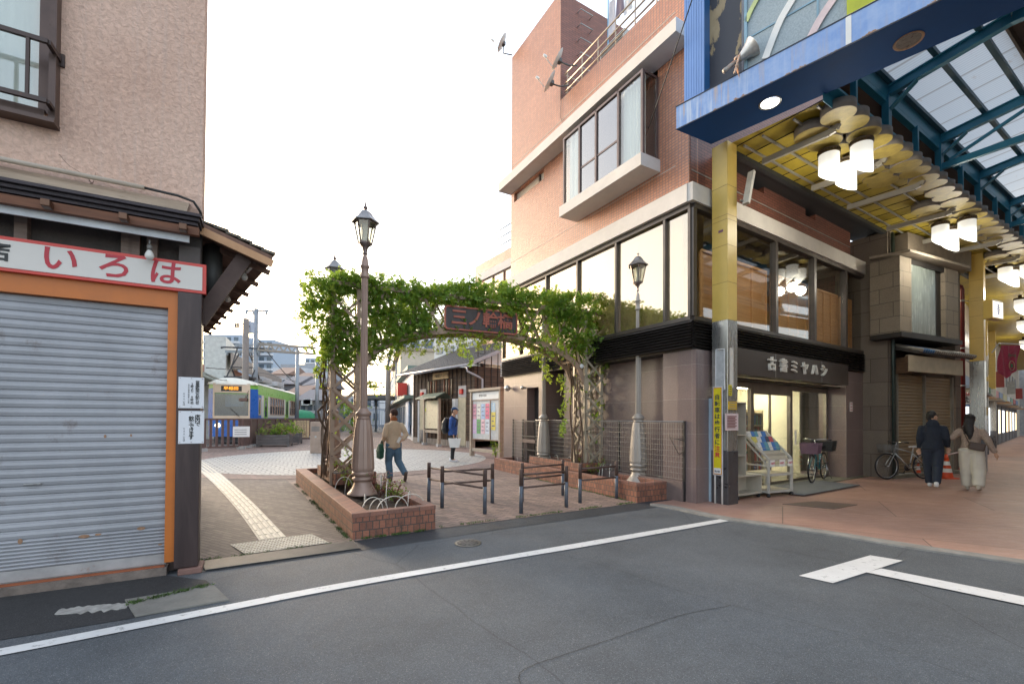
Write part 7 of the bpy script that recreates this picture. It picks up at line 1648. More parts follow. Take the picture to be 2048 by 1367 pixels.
# pantograph
mb = MB(FT)
for y in (.55, TW - .55):
    mb.tube([(2.6, y, 3.7), (1.7, y, 4.35), (2.1, y * .4 + TW * .3, 5.35)], .045, 6); mb.tube([(.9, y, 3.7), (1.7, y, 4.35), (1.4, y * .4 + TW * .3, 5.35)], .04, 6)
mb.tube([(1.75, -.2 + .2, 5.42), (1.75, .15, 5.48), (1.75, TW - .15, 5.48), (1.75, TW, 5.42)], .05, 6); mb.tube([(1.45, .1, 5.44), (1.45, TW - .1, 5.44)], .025, 6); mb.box(.8, 2.8, .45, TW - .45, 3.68, 3.76); mb.tube([(1.7, .5, 4.35), (1.7, TW - .5, 4.35)], .03, 6)
mb.build('pantograph', flat('panto_grey', (.07, .07, .075), .6, .2), tr_)
MB(FT).box(-3, 20, -.1, TW + .1, 0.0, .05).build('track_bed', flat('ballast', (.14, .12, .11), .95, var=.4, vs=20, bump=.8)) ['kind'] = 'structure'
# ---------------------------------------------------------------- gantries, poles, wires
M_gry = flat('rail_steel_grey', (.27, .30, .33), .5, .3)
def pole(px, ytop, Y, r_, label, m=M_gry, cat='pole', arms=(), name='catenary_pole'):
    p = D(px, 800, Y); F = Matrix.Translation((p.x, p.y, 0)); zt = D(px, ytop, Y).z; t = thing(name, label, cat, F)
    MB(F).tube([(0, 0, 0), (0, 0, zt)], [r_ * 1.15, r_], 12).build('shaft', m, t)
    for (ya, x0, x1, th) in arms:
        za = D(px, ya, Y).z; k = Y / 900
        mb = MB(F); mb.bar((x0 * k, 0, za), (x1 * k, 0, za), th, th)
        for xx in (x0 + 3, (x0 + x1) / 2 - 6, x1 - 3): mb.lathe([(.05, 0), (.08, .05), (.05, .1), (.08, .15), (.04, .2)], 8, (xx * k, 0, za - .22))
        mb.build('crossarm', m, t)
    return t
pole(490, 637, 24.8, .15, 'thick round brown topped pole behind the tram roof', flat('concrete_pole', (.22, .19, .17), .8), arms=((647, -24, 4, .05),))
pole(510, 617, 26.0, .12, 'grey catenary pole with a wide crossarm above the tram', arms=((621, -22, 24, .09), (703, -60, 10, .14), (690, -40, 6, .12)))
p = D(499, 655, 25.4); F = Matrix.Translation(p); t = thing('transformer_box', 'pale blue equipment box hung between the two poles above the tram', 'box', F); MB(F).bbox(-.18, .18, -.2, .2, -.3, .35, .02).build('casing', flat('box_blue_grey', (.36, .42, .52), .5), t)
def truss(a, b_, h, label):
    d = b_ - a; F = fr(a, math.degrees(math.atan2(d.x, d.y))); L = d.length; t = thing('overhead_gantry', label, 'gantry', F); mb = MB(F)
    for y in (-.2, .2):
        for z in (0, h): mb.bar((0, y, z), (L, y, z), .08, .08)
        n_ = int(L / (h * 1.1)); 
        for k in range(n_): x0 = L * k / n_; x1 = L * (k + .5) / n_; x2 = L * (k + 1) / n_; mb.bar((x0, y, 0), (x1, y, h), .05, .05); mb.bar((x1, y, h), (x2, y, 0), .05, .05)
    mb.build('truss', flat('gantry_beige', (.33, .30, .26), .6), t)
a = D(515, 700, 26.0); b_ = D(632, 702, 27.5); b_.z = a.z; truss(a, b_, .38, 'beige lattice gantry spanning the track left of the arch')
pole(594, 700, 34, .13, 'grey catenary pole carrying the beige gantry'); pole(634, 712, 38, .14, 'tall grey pole just left of the vine')
a = D(720, 773, 46); b_ = D(779, 773, 47); b_.z = a.z; truss(a, b_, .5, 'small far gantry seen through the arch')
pole(776, 738, 46, .25, 'thick brown pole at the right end of the far gantry', flat('concrete_pole', (0, 0, 0)))
for k, yy in enumerate((785, 797, 803, 815)):
    a = D(700, yy, 60); b_ = D(782, yy + 3, 62); o = MB().tube([a, b_], .04, 5).build('far_catenary_wire', M_gry); tag(o, 'horizontal tram wire far away through the arch, number %s from the top' % ('one', 'two', 'three', 'four')[k], 'wire', 'far tram wires seen through the arch')
def wire(pts, label, r_=.012):
    P_ = [D(*p) for p in pts]; a, b_ = P_[0], P_[-1]
    Q = smoothpts(P_, 8) if len(P_) > 2 else P_
    o = MB().tube(Q, r_, 5).build('overhead_wire', flat('black_cable', (0, 0, 0))); tag(o, label, 'wire')
wire([(412, 640, 18), (470, 660, 23), (540, 690, 30), (640, 725, 44)], 'tram wire sloping down from the eave past the two poles')
wire([(412, 622, 18), (450, 633, 21), (490, 650, 25)], 'thin wire from the eave to the brown topped pole')
wire([(497, 650, 25), (560, 735, 34), (600, 770, 40), (640, 762, 46)], 'heavy sagging cable between the poles and the vine', .03)
wire([(412, 735, 20), (470, 738, 24), (500, 730, 26)], 'low dark cable just above the tram roof', .02)
wire([(412, 748, 20), (455, 760, 24), (520, 745, 30), (600, 765, 40)], 'lower sagging cable behind the pantograph', .02)
# ---------------------------------------------------------------- buildings beyond
WM = flat('far_window', (.10, .13, .16), .2, var=.5, vs=1.5)
def block(px0, px1, ytop, Y, depth, m, label, floors=0, bays=0, rot=None, name='apartment_block', ybase=None, wm=None, band=None, skipbase=0.0, Y1=None):
    a = D(px0, 800, Y); b_ = D(px1, 800, Y if Y1 is None else Y1); zt = D(px0, ytop, Y).z; a.z = b_.z = 0; d = b_ - a; F = fr(a, math.degrees(math.atan2(d.x, d.y))); L = d.length
    t = thing(name, label, 'building', F); MB(F).box(0, L, 0, depth, 0, zt).build('wall', m, t)
    if floors:
        fh = (zt - skipbase - .3) / floors
        for i in range(floors):
            for j in range(bays):
                x = L * (j + .18) / bays; w_ = L * .62 / bays; z = skipbase + i * fh + fh * .32
                if i < 14: MB(F).box(x, x + w_, -.06, -.002, z, z + fh * .5).build('window', wm or WM, t)
            if band: MB(F).box(-.1, L + .1, -band, -.07, skipbase + i * fh, skipbase + i * fh + fh * .28).build('balcony', flat('balcony_white', (.55, .56, .58), .6), t)
    return t, F, L, zt
Mw = flat('far_white', (.52, .53, .55), .7, var=.06); Mb = flat('far_blue_grey', (.36, .42, .50), .7, var=.08); Mg = flat('far_grey', (.30, .31, .33), .8, var=.12); Mt = flat('far_tan', (.38, .27, .20), .8, var=.15); Mc = flat('far_cream', (.52, .46, .38), .8, var=.1)
block(405, 478, 668, 95, 12, Mb, 'pale high rise apartment block at the left behind the tram poles', 11, 5, band=.7, name='apartment_block')
block(470, 545, 678, 100, 12, Mb, 'stepped balconied apartment block right of the tram poles', 11, 5, band=.9)
block(609, 640, 715, 120, 12, Mb, 'slender far apartment tower just left of the vine', 12, 3, band=.8)
block(545, 612, 735, 70, 10, Mw, 'low white building with dark upper windows between the towers', 4, 5)
block(560, 640, 728, 78, 10, Mg, 'flat grey roofed block behind the white low building', 3, 5)
# sheds left of the tram
t, F, L, zt = block(408, 450, 670, 30, 6, flat('shed_panel', (.50, .50, .47), .6), 'pale panelled shed wall behind the eave at the left', 0, 0, name='track_side_shed', Y1=30.5)
a = D(444, 688, 31); b_ = D(552, 762, 52); a.z = b_.z = 0; d = b_ - a; F = fr(a, math.degrees(math.atan2(d.x, d.y))); L = d.length; z0_ = D(444, 730, 31).z; z1_ = D(444, 690, 31).z
t = thing('brick_tan_building', 'long pink brick building with a sloping roof behind the tram', 'building', F)
MB(F).box(0, L, 0, 8, 0, z0_).build('wall', flat('pink_brick_far', (.36, .19, .15), .8, var=.12), t); MB(F).add([(-.3, -.6, z0_ + .9), (L, -.6, z0_ + .9), (L, 2.5, z1_ + 1.2), (-.3, 2.5, z1_ + 1.2), (-.3, -.6, z0_ - .1), (L, -.6, z0_ - .1)], [(0, 1, 2, 3), (4, 5, 1, 0)]).build('roof', flat('sloping_tan_roof', (.27, .23, .20), .8), t)
x = 1.0
while x < L - 2: MB(F).box(x, x + 1.4, -.06, -.002, z0_ - 2.2, z0_ - .9).build('window', WM, t); x += 2.4
a = D(405, 742, 23); b_ = D(470, 752, 33); za = a.z; a.z = b_.z = 0; d = b_ - a; F = fr(a, math.degrees(math.atan2(d.x, d.y))); t = thing('platform_canopy', 'flat grey green platform roof at the left of the tram', 'canopy', F)
MB(F).box(-2, d.length, 0, 3, za - .25, za + .0).build('canopy_slab', flat('canopy_green_grey', (.27, .30, .27), .8, dirt=((.14, .17, .1), .6)), t)
for x in (1, 5, 9): MB(F).tube([(x, 1.5, 0), (x, 1.5, za - .2)], .09, 8).build('post', M_gry, t)
rb = random.Random(21)
for i, (px0, px1, yt, Y, m, lab_) in enumerate(((548, 572, 748, 58, Mw, 'white gabled house with a grey box on its roof'), (568, 592, 768, 50, Mg, 'grey cluttered house right of the tram tail'), (590, 614, 760, 54, Mc, 'cream cluttered house with balconies near the catenary pole'), (612, 640, 772, 48, Mt, 'tan roofed house next to the vine'), (575, 600, 790, 44, Mt, 'small brown house behind the tram end'), (600, 640, 800, 42, Mg, 'dark low house behind the brown fence'))):
    t, F, L, zt = block(px0, px1, yt, Y, 6, m, lab_, 3, 3, name='town_house', band=.5 if i % 2 else None)
    MB(F).add([(-.4, -.5, zt), (L + .4, -.5, zt), (L + .4, 3, zt + 1.2), (-.4, 3, zt + 1.2), (-.4, 6.5, zt), (L + .4, 6.5, zt)], [(0, 1, 2, 3), (3, 2, 5, 4), (0, 3, 4), (1, 5, 2)]).build('roof', flat('house_roof_%d' % (i % 2), (.16, .16, .18) if i % 2 else (.26, .17, .13), .7), t)
    for k in range(3): x = rb.uniform(.2, L - .8); z = rb.uniform(2.8, zt - .5); MB(F).bbox(x, x + .7, -.45, -.1, z, z + .5, .02).build('air_conditioner', M_white, t)
p = D(603, 830, 40); F = Matrix.Translation(p); t = thing('green_awning', 'small green curved awning behind the tram tail', 'awning', F); MB(F).lathe([(1.25, -.35), (1.1, .1), (.7, .38), (.01, .5)], 16, caps=False).build('canvas', flat('awning_green', (.02, .25, .12), .6), t)
# right row beyond the station house, seen through the arch
row = [D(826, 870, 29), D(800, 870, 40), D(787, 870, 58), D(775, 870, 90)]
for p in row: p.z = 0
def rowhouse(a, b_, zt, m, label, roofm, depth=8, name='shop_house', extras=()):
    d = a - b_; F = fr(b_, math.degrees(math.atan2(d.x, d.y))); L = d.length; t = thing(name, label, 'building', F); MB(F).box(0, L, 0, depth, 0, zt).build('wall', m, t)
    k = max(1, int(L / 2.4))
    for f_ in range(int(zt / 3)):
        for j in range(k): x = L * (j + .2) / k; MB(F).box(x, x + L * .5 / k, -.08, -.002, f_ * 3 + 1.0, f_ * 3 + 2.4).build('window', WM, t)
    MB(F).box(-.3, L + .3, -.6, .2, 2.75, 2.95).build('awning', roofm, t); MB(F).box(-.2, L + .2, -.4, depth, zt, zt + .25).build('roof', roofm, t); return t, F, L
zr = lambda px, py, Y: D(px, py, Y).z
t, F, L = rowhouse(row[0], row[1], zr(826, 745, 31), Mw, 'white shop house with a red sign just left of the station house', flat('awning_green_grey', (.20, .27, .23), .7))
MB(F).box(L - 5.0, L - 3.6, -.75, -.1, 3.1, 4.0).build('red_sign', flat('sign_red', (0, 0, 0)), t); MB(F).box(L - 3.4, L - 1.2, -.2, -.1, .4, 2.6).build('poster_panel', flat('poster_blue', (.30, .40, .55), .5, var=.4, vs=3), t)
t, F, L = rowhouse(row[1], row[2], zr(800, 715, 45), Mc, 'beige three storey house behind the white shop house', flat('beige_roof', (.36, .30, .24), .7)); rowhouse(row[2], row[3], zr(785, 690, 60), Mb, 'pale blue narrow building at the end of the right hand row', Mg)
t, F, L, zt = block(868, 960, 640, 34, 8, Mw, 'tall white building rising behind the station roof', 3, 4, skipbase=6, Y1=30)
block(790, 870, 668, 48, 8, Mw, 'white house gable seen under the middle of the vine', 3, 3, skipbase=4)
t, F, L, zt = block(949, 1040, 534, 31, 5, M_tile_warm, 'lower orange brick wing joined behind the tall brick building', 0, 0, name='brick_wing', Y1=26.5)
zc2 = D(962, 563, 30.3).z; MB(F).box(.8, L + .5, -.15, -.002, zc2, zc2 + .5).build('concrete_band', M_conc, t)
for x in (1.3, 2.6, 3.9): MB(F).box(x, x + 1.1, -.05, -.002, zc2 - 2.6, zc2 - .05).build('window', M_frame, t); MB(F).box(x + .08, x + 1.02, -.06, -.051, zc2 - 2.5, zc2 - .12).build('pane', M_pane, t)
mb = MB(F)
for z in (.5, 1.0, 1.5): mb.tube([(0, 0, zt + z), (L + 1, 0, zt + z)], .035, 5)
for k in range(5): mb.tube([(L * k / 4, 0, zt), (L * k / 4, 0, zt + 1.5)], .02, 5)
mb.build('roof_railing', M_steel, t)
p = D(752, 800, 48); F = Matrix.Translation((p.x, p.y, 0)); zq = D(752, 797, 48).z; t = thing('far_canopy', 'dark flat platform shelter roof at the far end of the path', 'canopy', F); MB(F).box(-1.4, 1.6, -2, 2, zq - .1, zq + .35).build('canopy_slab', flat('canopy_dark', (.12, .12, .12), .7), t); MB(F).tube([(0, 0, 0), (0, 0, zq)], .12, 8).build('post', M_gry, t)
g0 = D(700, 870, 62); g0.z = 0; g1 = D(775, 870, 64); g1.z = 0; d = g1 - g0; F = fr(g0, math.degrees(math.atan2(d.x, d.y))); t = thing('far_fence', 'pale blue metal fence across the far end of the track', 'fence', F); mb = MB(F); x = 0
while x < d.length: mb.box(x, x + .08, 0, .05, 0, 2.6); x += .3
mb.box(0, d.length, .051, .1, 2.5, 2.6); mb.box(0, d.length, .051, .1, .2, .3); mb.build('bars', Mb, t)
block(640, 760, 790, 95, 5, Mw, 'low pale buildings along the horizon through the arch', 2, 8, name='far_terrace')
# round concrete planter with shrubs, and a leaning white pole
p = G(872, 886); F = Matrix.Translation(p); t = thing('round_planter', 'grey round concrete planter with green shrubs beside the station house', 'planter', F)
MB(F).lathe([(.85, 0), (.95, .05), (.98, .8), (.88, .82), (.86, .7), (.01, .7)], 24, caps=False).build('bowl', flat('planter_concrete', (.15, .14, .13), .9, var=.2), t); lf = MB(F); r_ = random.Random(9)
for k in range(260): a = r_.uniform(0, 6.28); q = r_.random() ** .5 * .8; sprig(lf, Vector((q * math.cos(a), q * math.sin(a), .8 + abs(r_.gauss(0, .3)))), r_.uniform(.12, .2), r_, r_.choice((0, 1)), 4)
lf.build('leaves', [M_leaf, M_leafy], t)
p = D(710, 870, 40); F = Matrix.Translation((p.x, p.y, 0)); t = thing('far_shrub', 'dark bushy shrub at the left edge of the far track', 'shrub', F); lf = MB(F)
for k in range(300): sprig(lf, Vector((r_.gauss(0, .5), r_.gauss(0, .5), .2 + 2.6 * r_.random())), .3, r_, 0, 4)
lf.build('leaves', [M_leaf], t)
# ================================================================ bicycles, book racks, cones, signs on the column, roof things
M_tyre = flat('tyre_rubber', (.018, .018, .02), .8); M_chr = flat('chrome', (.55, .55, .55), .2, .9, var=.05); M_blk = flat('black_plastic', (.02, .02, .022), .5)
def bicycle(F, label, mf, city, basket):
    """x runs forward, wheels at x=0 (rear) and x=1.05 (front)"""
    t = thing('bicycle', label, 'bicycle', F); r_ = .325
    for x in (0, 1.05):
        wm = MB(F); c = [(x + (r_ - .015) * math.cos(2 * PI * k / 32), 0, r_ + (r_ - .015) * math.sin(2 * PI * k / 32)) for k in range(32)]; wm.tube(c, .018, 8, closed=True); w_ = wm.build('wheel', M_tyre, t)
        c = [(x + (r_ - .04) * math.cos(2 * PI * k / 32), 0, r_ + (r_ - .04) * math.sin(2 * PI * k / 32)) for k in range(32)]; MB(F).tube(c, .009, 6, closed=True).build('rim', M_chr, w_)
        sp = MB(F)
        for k in range(24): a = 2 * PI * k / 24; sp.tube([(x, (.03 if k % 2 else -.03), r_), (x + (r_ - .04) * math.cos(a), 0, r_ + (r_ - .04) * math.sin(a))], .0016, 3)
        sp.cyl((x, -.045, r_), (x, .045, r_), .02); sp.build('spokes', M_chr, w_)
    fm = MB(F); bb = (.42, 0, .28); st_ = (.32, 0, .72); hd0 = (.84, 0, .62 if city else .66); hd1 = (.80, 0, .82 if city else .80)
    if city: fm.tube([hd0, (.62, 0, .38), bb], .018, 8); fm.tube([(hd1[0] + .01, 0, .76), (.60, 0, .46), (.38, 0, .46)], .013, 8)
    else: fm.tube([(hd0[0], 0, hd0[2]), bb], .021, 8); fm.tube([(hd1[0] + .01, 0, .77), (.33, 0, .66)], .018, 8)
    fm.tube([bb, st_], .015, 8); fm.tube([hd0, hd1], .019, 8)
    for y in (-.05, .05): fm.tube([bb, (0, y, r_)], .009, 6); fm.tube([(st_[0] + .02, y * .4, .64), (0, y, r_)], .008, 6); fm.tube([(hd0[0], y * .5, hd0[2]), (1.0, y, .42), (1.05, y, r_)], .011, 6)
    fm.build('frame', mf, t)
    hb = MB(F); hz = .98 if city else .92; hb.tube([hd1, (.78, 0, hz)], .012, 8)
    if city: hb.tube([(.62, -.27, hz), (.72, -.24, hz + .02), (.82, -.10, hz + .02), (.80, 0, hz), (.82, .10, hz + .02), (.72, .24, hz + .02), (.62, .27, hz)], .010, 8)
    else: hb.tube([(.78, -.30, hz + .01), (.80, 0, hz), (.78, .30, hz + .01)], .011, 8)
    hb.build('handlebar', M_chr, t)
    for s_ in (-1, 1): q = (.62, s_ * .27, hz) if city else (.78, s_ * .30, hz + .01); MB(F).cyl((q[0], q[1] - s_ * .10 if not city else q[1], q[2]), (q[0] - (.09 if city else 0), q[1] + (0 if city else s_ * .02), q[2]), .016).build('grip', M_blk, t)
    sd = MB(F); sz = .82; sd.tube([st_, (.30, 0, sz - .03)], .012, 8); n = 14; pr = [(-.13, .075), (-.09, .09), (0, .06), (.08, .028), (.14, .018)]
    sd.add([(.28 + x, s_ * w_, sz + z) for z in (-.03, .012) for x, w_ in pr for s_ in (-1, 1)], [(2 * i, 2 * i + 1, 2 * i + 3, 2 * i + 2) for i in range(4)] + [(10 + 2 * i, 12 + 2 * i, 13 + 2 * i, 11 + 2 * i) for i in range(4)] + [(2 * i, 2 * i + 2, 12 + 2 * i, 10 + 2 * i) for i in range(4)] + [(2 * i + 1, 11 + 2 * i, 13 + 2 * i, 2 * i + 3) for i in range(4)] + [(0, 10, 11, 1), (8, 9, 19, 18)]); sd.build('saddle', M_blk if city else flat('pale_saddle', (.55, .55, .56), .4), t)
    dk = MB(F); dk.cyl((.42, -.06, .28), (.42, -.05, .28), .085, n=20); dk.tube([(.42, -.07, .28), (.50, -.08, .14)], .009, 6); dk.tube([(.42, .07, .28), (.34, .08, .42)], .009, 6); dk.box(.46, .54, -.17, -.08, .13, .15); dk.box(.30, .38, .08, .17, .41, .43)
    dk.tube([(0, -.055, r_ + .03), (.42, -.055, .365)], .004, 4); dk.tube([(0, -.055, r_ - .03), (.42, -.055, .195)], .004, 4); dk.build('crankset', M_blk, t)
    MB(F).tube([(.02, .06, r_), (-.10, .14, .02)] if city else [(.1, .05, .28), (.05, .16, .01)], .008, 6).build('kickstand', M_chr, t)
    if city:
        for x in (0, 1.05): MB(F).tube([(x + (r_ + .02) * math.cos(a), 0, r_ + (r_ + .02) * math.sin(a)) for a in [R(d) for d in (range(30, 200, 17) if x == 0 else range(20, 165, 16))]], .014, 6).build('mudguard', M_chr, t)
    for (x0, x1, z0, h_, w_, m) in basket:
        b_ = MB(F)
        for k in range(7):
            u = k / 6; z = z0 + h_ * u; e = .03 * u; P_ = [(x0 - e, -w_ - e, z), (x1 + e, -w_ - e, z), (x1 + e, w_ + e, z), (x0 - e, w_ + e, z)]; b_.tube(P_, .004, 4, closed=True)
        for k in range(9):
            u = k / 8
            for s_ in (-1, 1): x = x0 + (x1 - x0) * u; b_.tube([(x, s_ * w_, z0), (x + (u - .5) * .06, s_ * (w_ + .03), z0 + h_)], .003, 4); y = -w_ + 2 * w_ * u; xx = x0 if s_ < 0 else x1; b_.tube([(xx, y, z0), (xx + s_ * .03, y * 1.1, z0 + h_)], .003, 4)
        b_.box(x0, x1, -w_, w_, z0 - .004, z0 + .002)
        if m[1]: e = .022; b_.add([(x0 - .0, -w_, z0), (x1, -w_, z0), (x1, w_, z0), (x0, w_, z0), (x0 - e, -w_ - e, z0 + h_ * .95), (x1 + e, -w_ - e, z0 + h_ * .95), (x1 + e, w_ + e, z0 + h_ * .95), (x0 - e, w_ + e, z0 + h_ * .95)], [(0, 1, 5, 4), (1, 2, 6, 5), (2, 3, 7, 6), (3, 0, 4, 7)])
        b_.build('basket', m[0], t)
    return t
def bikeframe(pf, pr): a = G(*pr, .0); b_ = G(*pf, .0); d = b_ - a; return fr(a, math.degrees(math.atan2(d.x, d.y)), .03)
a_ = FRt @ Vector((4.43, -.02, 0)); b_ = FRt @ Vector((5.45, .16, 0)); d = a_ - b_; fB = fr(b_, math.degrees(math.atan2(d.x, d.y)), .05)
bicycle(fB, 'city bicycle with purple front basket and black rear basket in front of the bookshop', flat('bike_teal', (.03, .16, .20), .3, .3), True, [(.98, 1.28, .68, .24, .16, (flat('basket_purple', (.17, .10, .14), .8), 1)), (-.22, .20, .70, .24, .20, (flat('basket_black', (.025, .025, .025), .6), 1))])
a = Vector((9.40, 11.25, 0)); b_ = Vector((10.40, 11.36, 0)); d = a - b_
bicycle(fr(b_, math.degrees(math.atan2(d.x, d.y)), .03), 'silver bicycle with a wire front basket leaning by the tan shutter', flat('bike_silver', (.50, .52, .52), .3, .7), False, [(.92, 1.14, .66, .2, .14, (flat('basket_wire', (.22, .22, .22), .5, .5), 0))])
# traffic cones
def cone(px, py, label, s_=.62):
    p = G(px, py, .02); F = Matrix.Translation(p); t = thing('traffic_cone', label, 'traffic cone', F, 'orange and white traffic cones by the shutter')
    MB(F).bbox(-.17, .17, -.17, .17, 0, .03, .006).build('base', flat('cone_orange', (.62, .07, .015), .5), t)
    mb = MB(F); zs = [.03, .16, .26, .34, .44, s_]; 
    for i in range(5): r0 = .12 * (1 - zs[i] / s_) + .025; r1 = .12 * (1 - zs[i + 1] / s_) + .025; mb.lathe([(r0, zs[i]), (r1, zs[i + 1])], 20, mi=i % 2, caps=(i == 4))
    mb.build('body', [flat('cone_orange', (0, 0, 0)), M_white], t); return p
c1 = cone(1893, 956, 'orange and white cone between the couple'); c2 = cone(1926, 944, 'orange and white cone behind the woman in white trousers'); c3 = cone(1830, 950, 'orange and white cone behind the silver bicycle rear wheel')
mb = MB(); mb.tube([c3 + Vector((0, 0, .6)), c1 + Vector((0, 0, .6)), c2 + Vector((0, 0, .6))], .018, 8); tag(mb.build('barrier_pole', flat('barrier_pink', (.60, .45, .42), .5, var=.2, vs=3)), 'pale striped pole laid across the tops of the cones', 'pole')
# book rack on wheels
g0 = G(1537, 997, .0); g1 = G(1583, 992, .0); d = g1 - g0; FC = fr(g0, math.degrees(math.atan2(d.x, d.y)), .022); cw = d.length; cd = .55
M_rk = flat('rack_white', (.46, .45, .42), .5, .1, var=.12, vs=6, dirt=((.27, .18, .12), .64)); M_rb = flat('rack_board', (.42, .37, .29), .6, var=.1)
t = thing('book_rack', 'white wheeled rack with slanted trays of books and price tags outside the bookshop', 'book rack', FC)
mb = MB(FC)
for x in (0, cw):
    mb.box(x - .02, x + .02, -.02, .02, .08, .72); mb.box(x - .02, x + .02, cd - .02, cd + .02, .08, 1.22); mb.bar((x, 0, .72), (x, cd, 1.24), .035, .04); mb.bar((x, 0, .60), (x, cd, 1.12), .03, .03)
    for z in (.10, .42, .60): mb.bar((x, 0, z), (x, cd, z), .03, .03)
for z in (.10, .42, .60): mb.bar((0, 0, z), (cw, 0, z), .03, .03)
mb.build('frame', M_rk, t)
for z in (.115, .435): MB(FC).box(.02, cw - .02, .02, cd - .02, z, z + .015).build('shelf_board', M_rb, t)
sl_ = lambda u, o=0.0: (cd * u, .70 + .52 * u + o)
tb = MB(FC)
for i in range(5):
    y0, z0 = sl_(i / 5); y1, z1 = sl_((i + 1) / 5); tb.add([(.02, y0, z0 - .02), (cw - .02, y0, z0 - .02), (cw - .02, y1, z1 - .03), (.02, y1, z1 - .03)], [(0, 1, 2, 3)]); tb.box(.02, cw - .02, y0 - .004, y0 + .004, z0 - .03, z0 + .02)
tb.build('slanted_tray', M_rb, t)
rb = random.Random(4); bkc = [flat('cover_%d' % i, c, .35, var=.3, vs=25) for i, c in enumerate(((.6, .58, .55), (.45, .07, .08), (.05, .16, .42), (.58, .50, .10), (.10, .28, .34), (.05, .05, .08)))]
for row in range(3):
    y, z = sl_(.36 + .2 * row); x = .03
    while x < cw - .12: w_ = rb.uniform(.09, .13); MB(FC @ Matrix.Translation((x + w_ / 2, y, z - .01)) @ Matrix.Rotation(R(-22), 4, 'X')).box(-w_ / 2, w_ / 2, 0, .018, 0, .17).build('book', bkc[(row * 3 + int(x * 20)) % 6], t); x += w_ + .006
for x in (.02, cw * .42, cw - .14):
    MB(FC).box(x, x + (.12 if x < .3 * cw or x > .6 * cw else .16), -.032, -.022, .58, .71).build('price_tag', M_white, t)
    if x < .3 or x > .6 * cw: text('price', '100円', sub(FC, x + .06, -.034, .645), .052, flat('tag_red', (.5, .03, .05), .5), t, depth=.0008, bold=.001)
for x in (0, cw):
    for y in (0, cd): MB(FC @ Matrix.Translation((x, y, .04))).cyl((-.012, 0, 0), (.012, 0, 0), .038, n=14).build('caster', M_blk, t)
g0 = G(1476, 1003, .0); g1 = G(1524, 996, .0); d = g1 - g0; FD_ = fr(g0, math.degrees(math.atan2(d.x, d.y)), .022); W_ = d.length
t = thing('bookshelf', 'worn cream bookshelf on casters standing against the entrance column', 'bookshelf', FD_); M_sh = flat('cream_laminate', (.44, .40, .33), .5, var=.1, dirt=((.3, .24, .17), .66))
mb = MB(FD_)
for z in (.08, .42): mb.box(0, W_, 0, .32, z, z + .025)
mb.box(0, .02, .0, .32, .105, .42); mb.box(W_ - .02, W_, .0, .32, .105, .42); mb.box(0.02, W_ - .02, .30, .32, .105, .42); mb.build('low_unit', M_sh, t)
mb = MB(FD_); mb.box(.0, .02, .04, .32, .445, 1.80); mb.box(.30, .32, .04, .32, .445, 1.80); mb.box(.02, .30, .30, .32, .445, 1.8)
for z in (.80, 1.18, 1.78): mb.box(.02, .30, .04, .30, z, z + .02)
mb.build('tall_unit', M_sh, t); mb = MB(FD_)
for k in range(26): mb.box(.3205, .3225, .07, .078, .5 + k * .05, .508 + k * .05)
mb.build('peg_holes', M_dark, t)
for x in (.05, W_ - .05): MB(FD_ @ Matrix.Translation((x, .04, .035))).cyl((-.012, 0, 0), (.012, 0, 0), .034, n=14).build('caster', M_blk, t)
# yellow warning sign strapped to the column
FX = fr((3.74, 7.8), 148.5)
x0, z1 = onwall(FX, 1427.5, 773, -.05); x1, z0 = onwall(FX, 1444, 951, -.05); xc = (x0 + x1) / 2; hw = (x1 - x0) / 2; hw = max(hw, .07)
Fs = sub(FX, xc, -.05, 0); t = thing('warning_sign', 'tall narrow yellow warning sign with black and red writing on the entrance column', 'sign', Fs)
MB(Fs).bbox(-hw - .015, hw + .015, -.008, .012, z0, z1, .003).build('backing', flat('grey_backing', (.50, .50, .52), .5), t)
MB(Fs).box(-hw, hw, -.012, -.0085, z0 + .02, z1 - .02).build('orange_border', flat('sign_orange', (.62, .26, .02), .4), t); MB(Fs).box(-hw + .013, hw - .013, -.015, -.0125, z0 + .035, z1 - .035).build('yellow_panel', flat('sign_yellow', (.66, .56, .02), .4), t)
MB(Fs).box(-hw + .013, hw - .013, -.0165, -.0155, z0 + .035, z0 + .13).build('white_panel', M_white, t)
Hs = z1 - z0; s1, s2_ = '自転車は歩行者に', '注意'; st_ = Hs * .72 / 10; ch_h = min(st_ * .92, hw * 1.45)
text('writing', s1, sub(Fs, 0, -.017, z1 - Hs * .09 - st_ * 4), ch_h, flat('navy_ink', (.015, .03, .06), .5), t, depth=.0008, vertical=True, bold=.002, step=st_ / ch_h)
text('red_writing', s2_, sub(Fs, 0, -.017, z1 - Hs * .09 - st_ * 9), ch_h, flat('tag_red', (0, 0, 0)), t, depth=.0008, vertical=True, bold=.002, step=st_ / ch_h)
text('small_writing', '荒川区', sub(Fs, 0, -.0185, z0 + .07), .036, flat('navy_ink', (0, 0, 0)), t, depth=.0006, bold=.0006)
for x in (-hw + .01, hw - .01): MB(Fs).tube([(x, .02, .02), (x, .02, z1 - .1)], .017, 8).build('support_rod', M_white, t)
FY = FA
def flyer(px0, px1, py0, py1, c, label, lines, c2, off=-.006):
    xa, za = onwall(FY, px0, py0, off); xb, zb = onwall(FY, px1, py1, off); return small_notice(FY, (xa + xb) / 2, off, (za + zb) / 2, abs(xb - xa), za - zb, c, label, 'flyer', lines, c2)
flyer(1457, 1463.5, 769, 791, (.62, .52, .03), 'narrow yellow sticker high on the steel entrance column', 4, (.05, .05, .05), -.008)
flyer(1456, 1473, 802, 819, (.62, .40, .03), 'small orange flyer with pictures on the entrance column', 3, (.2, .25, .35), -.010)
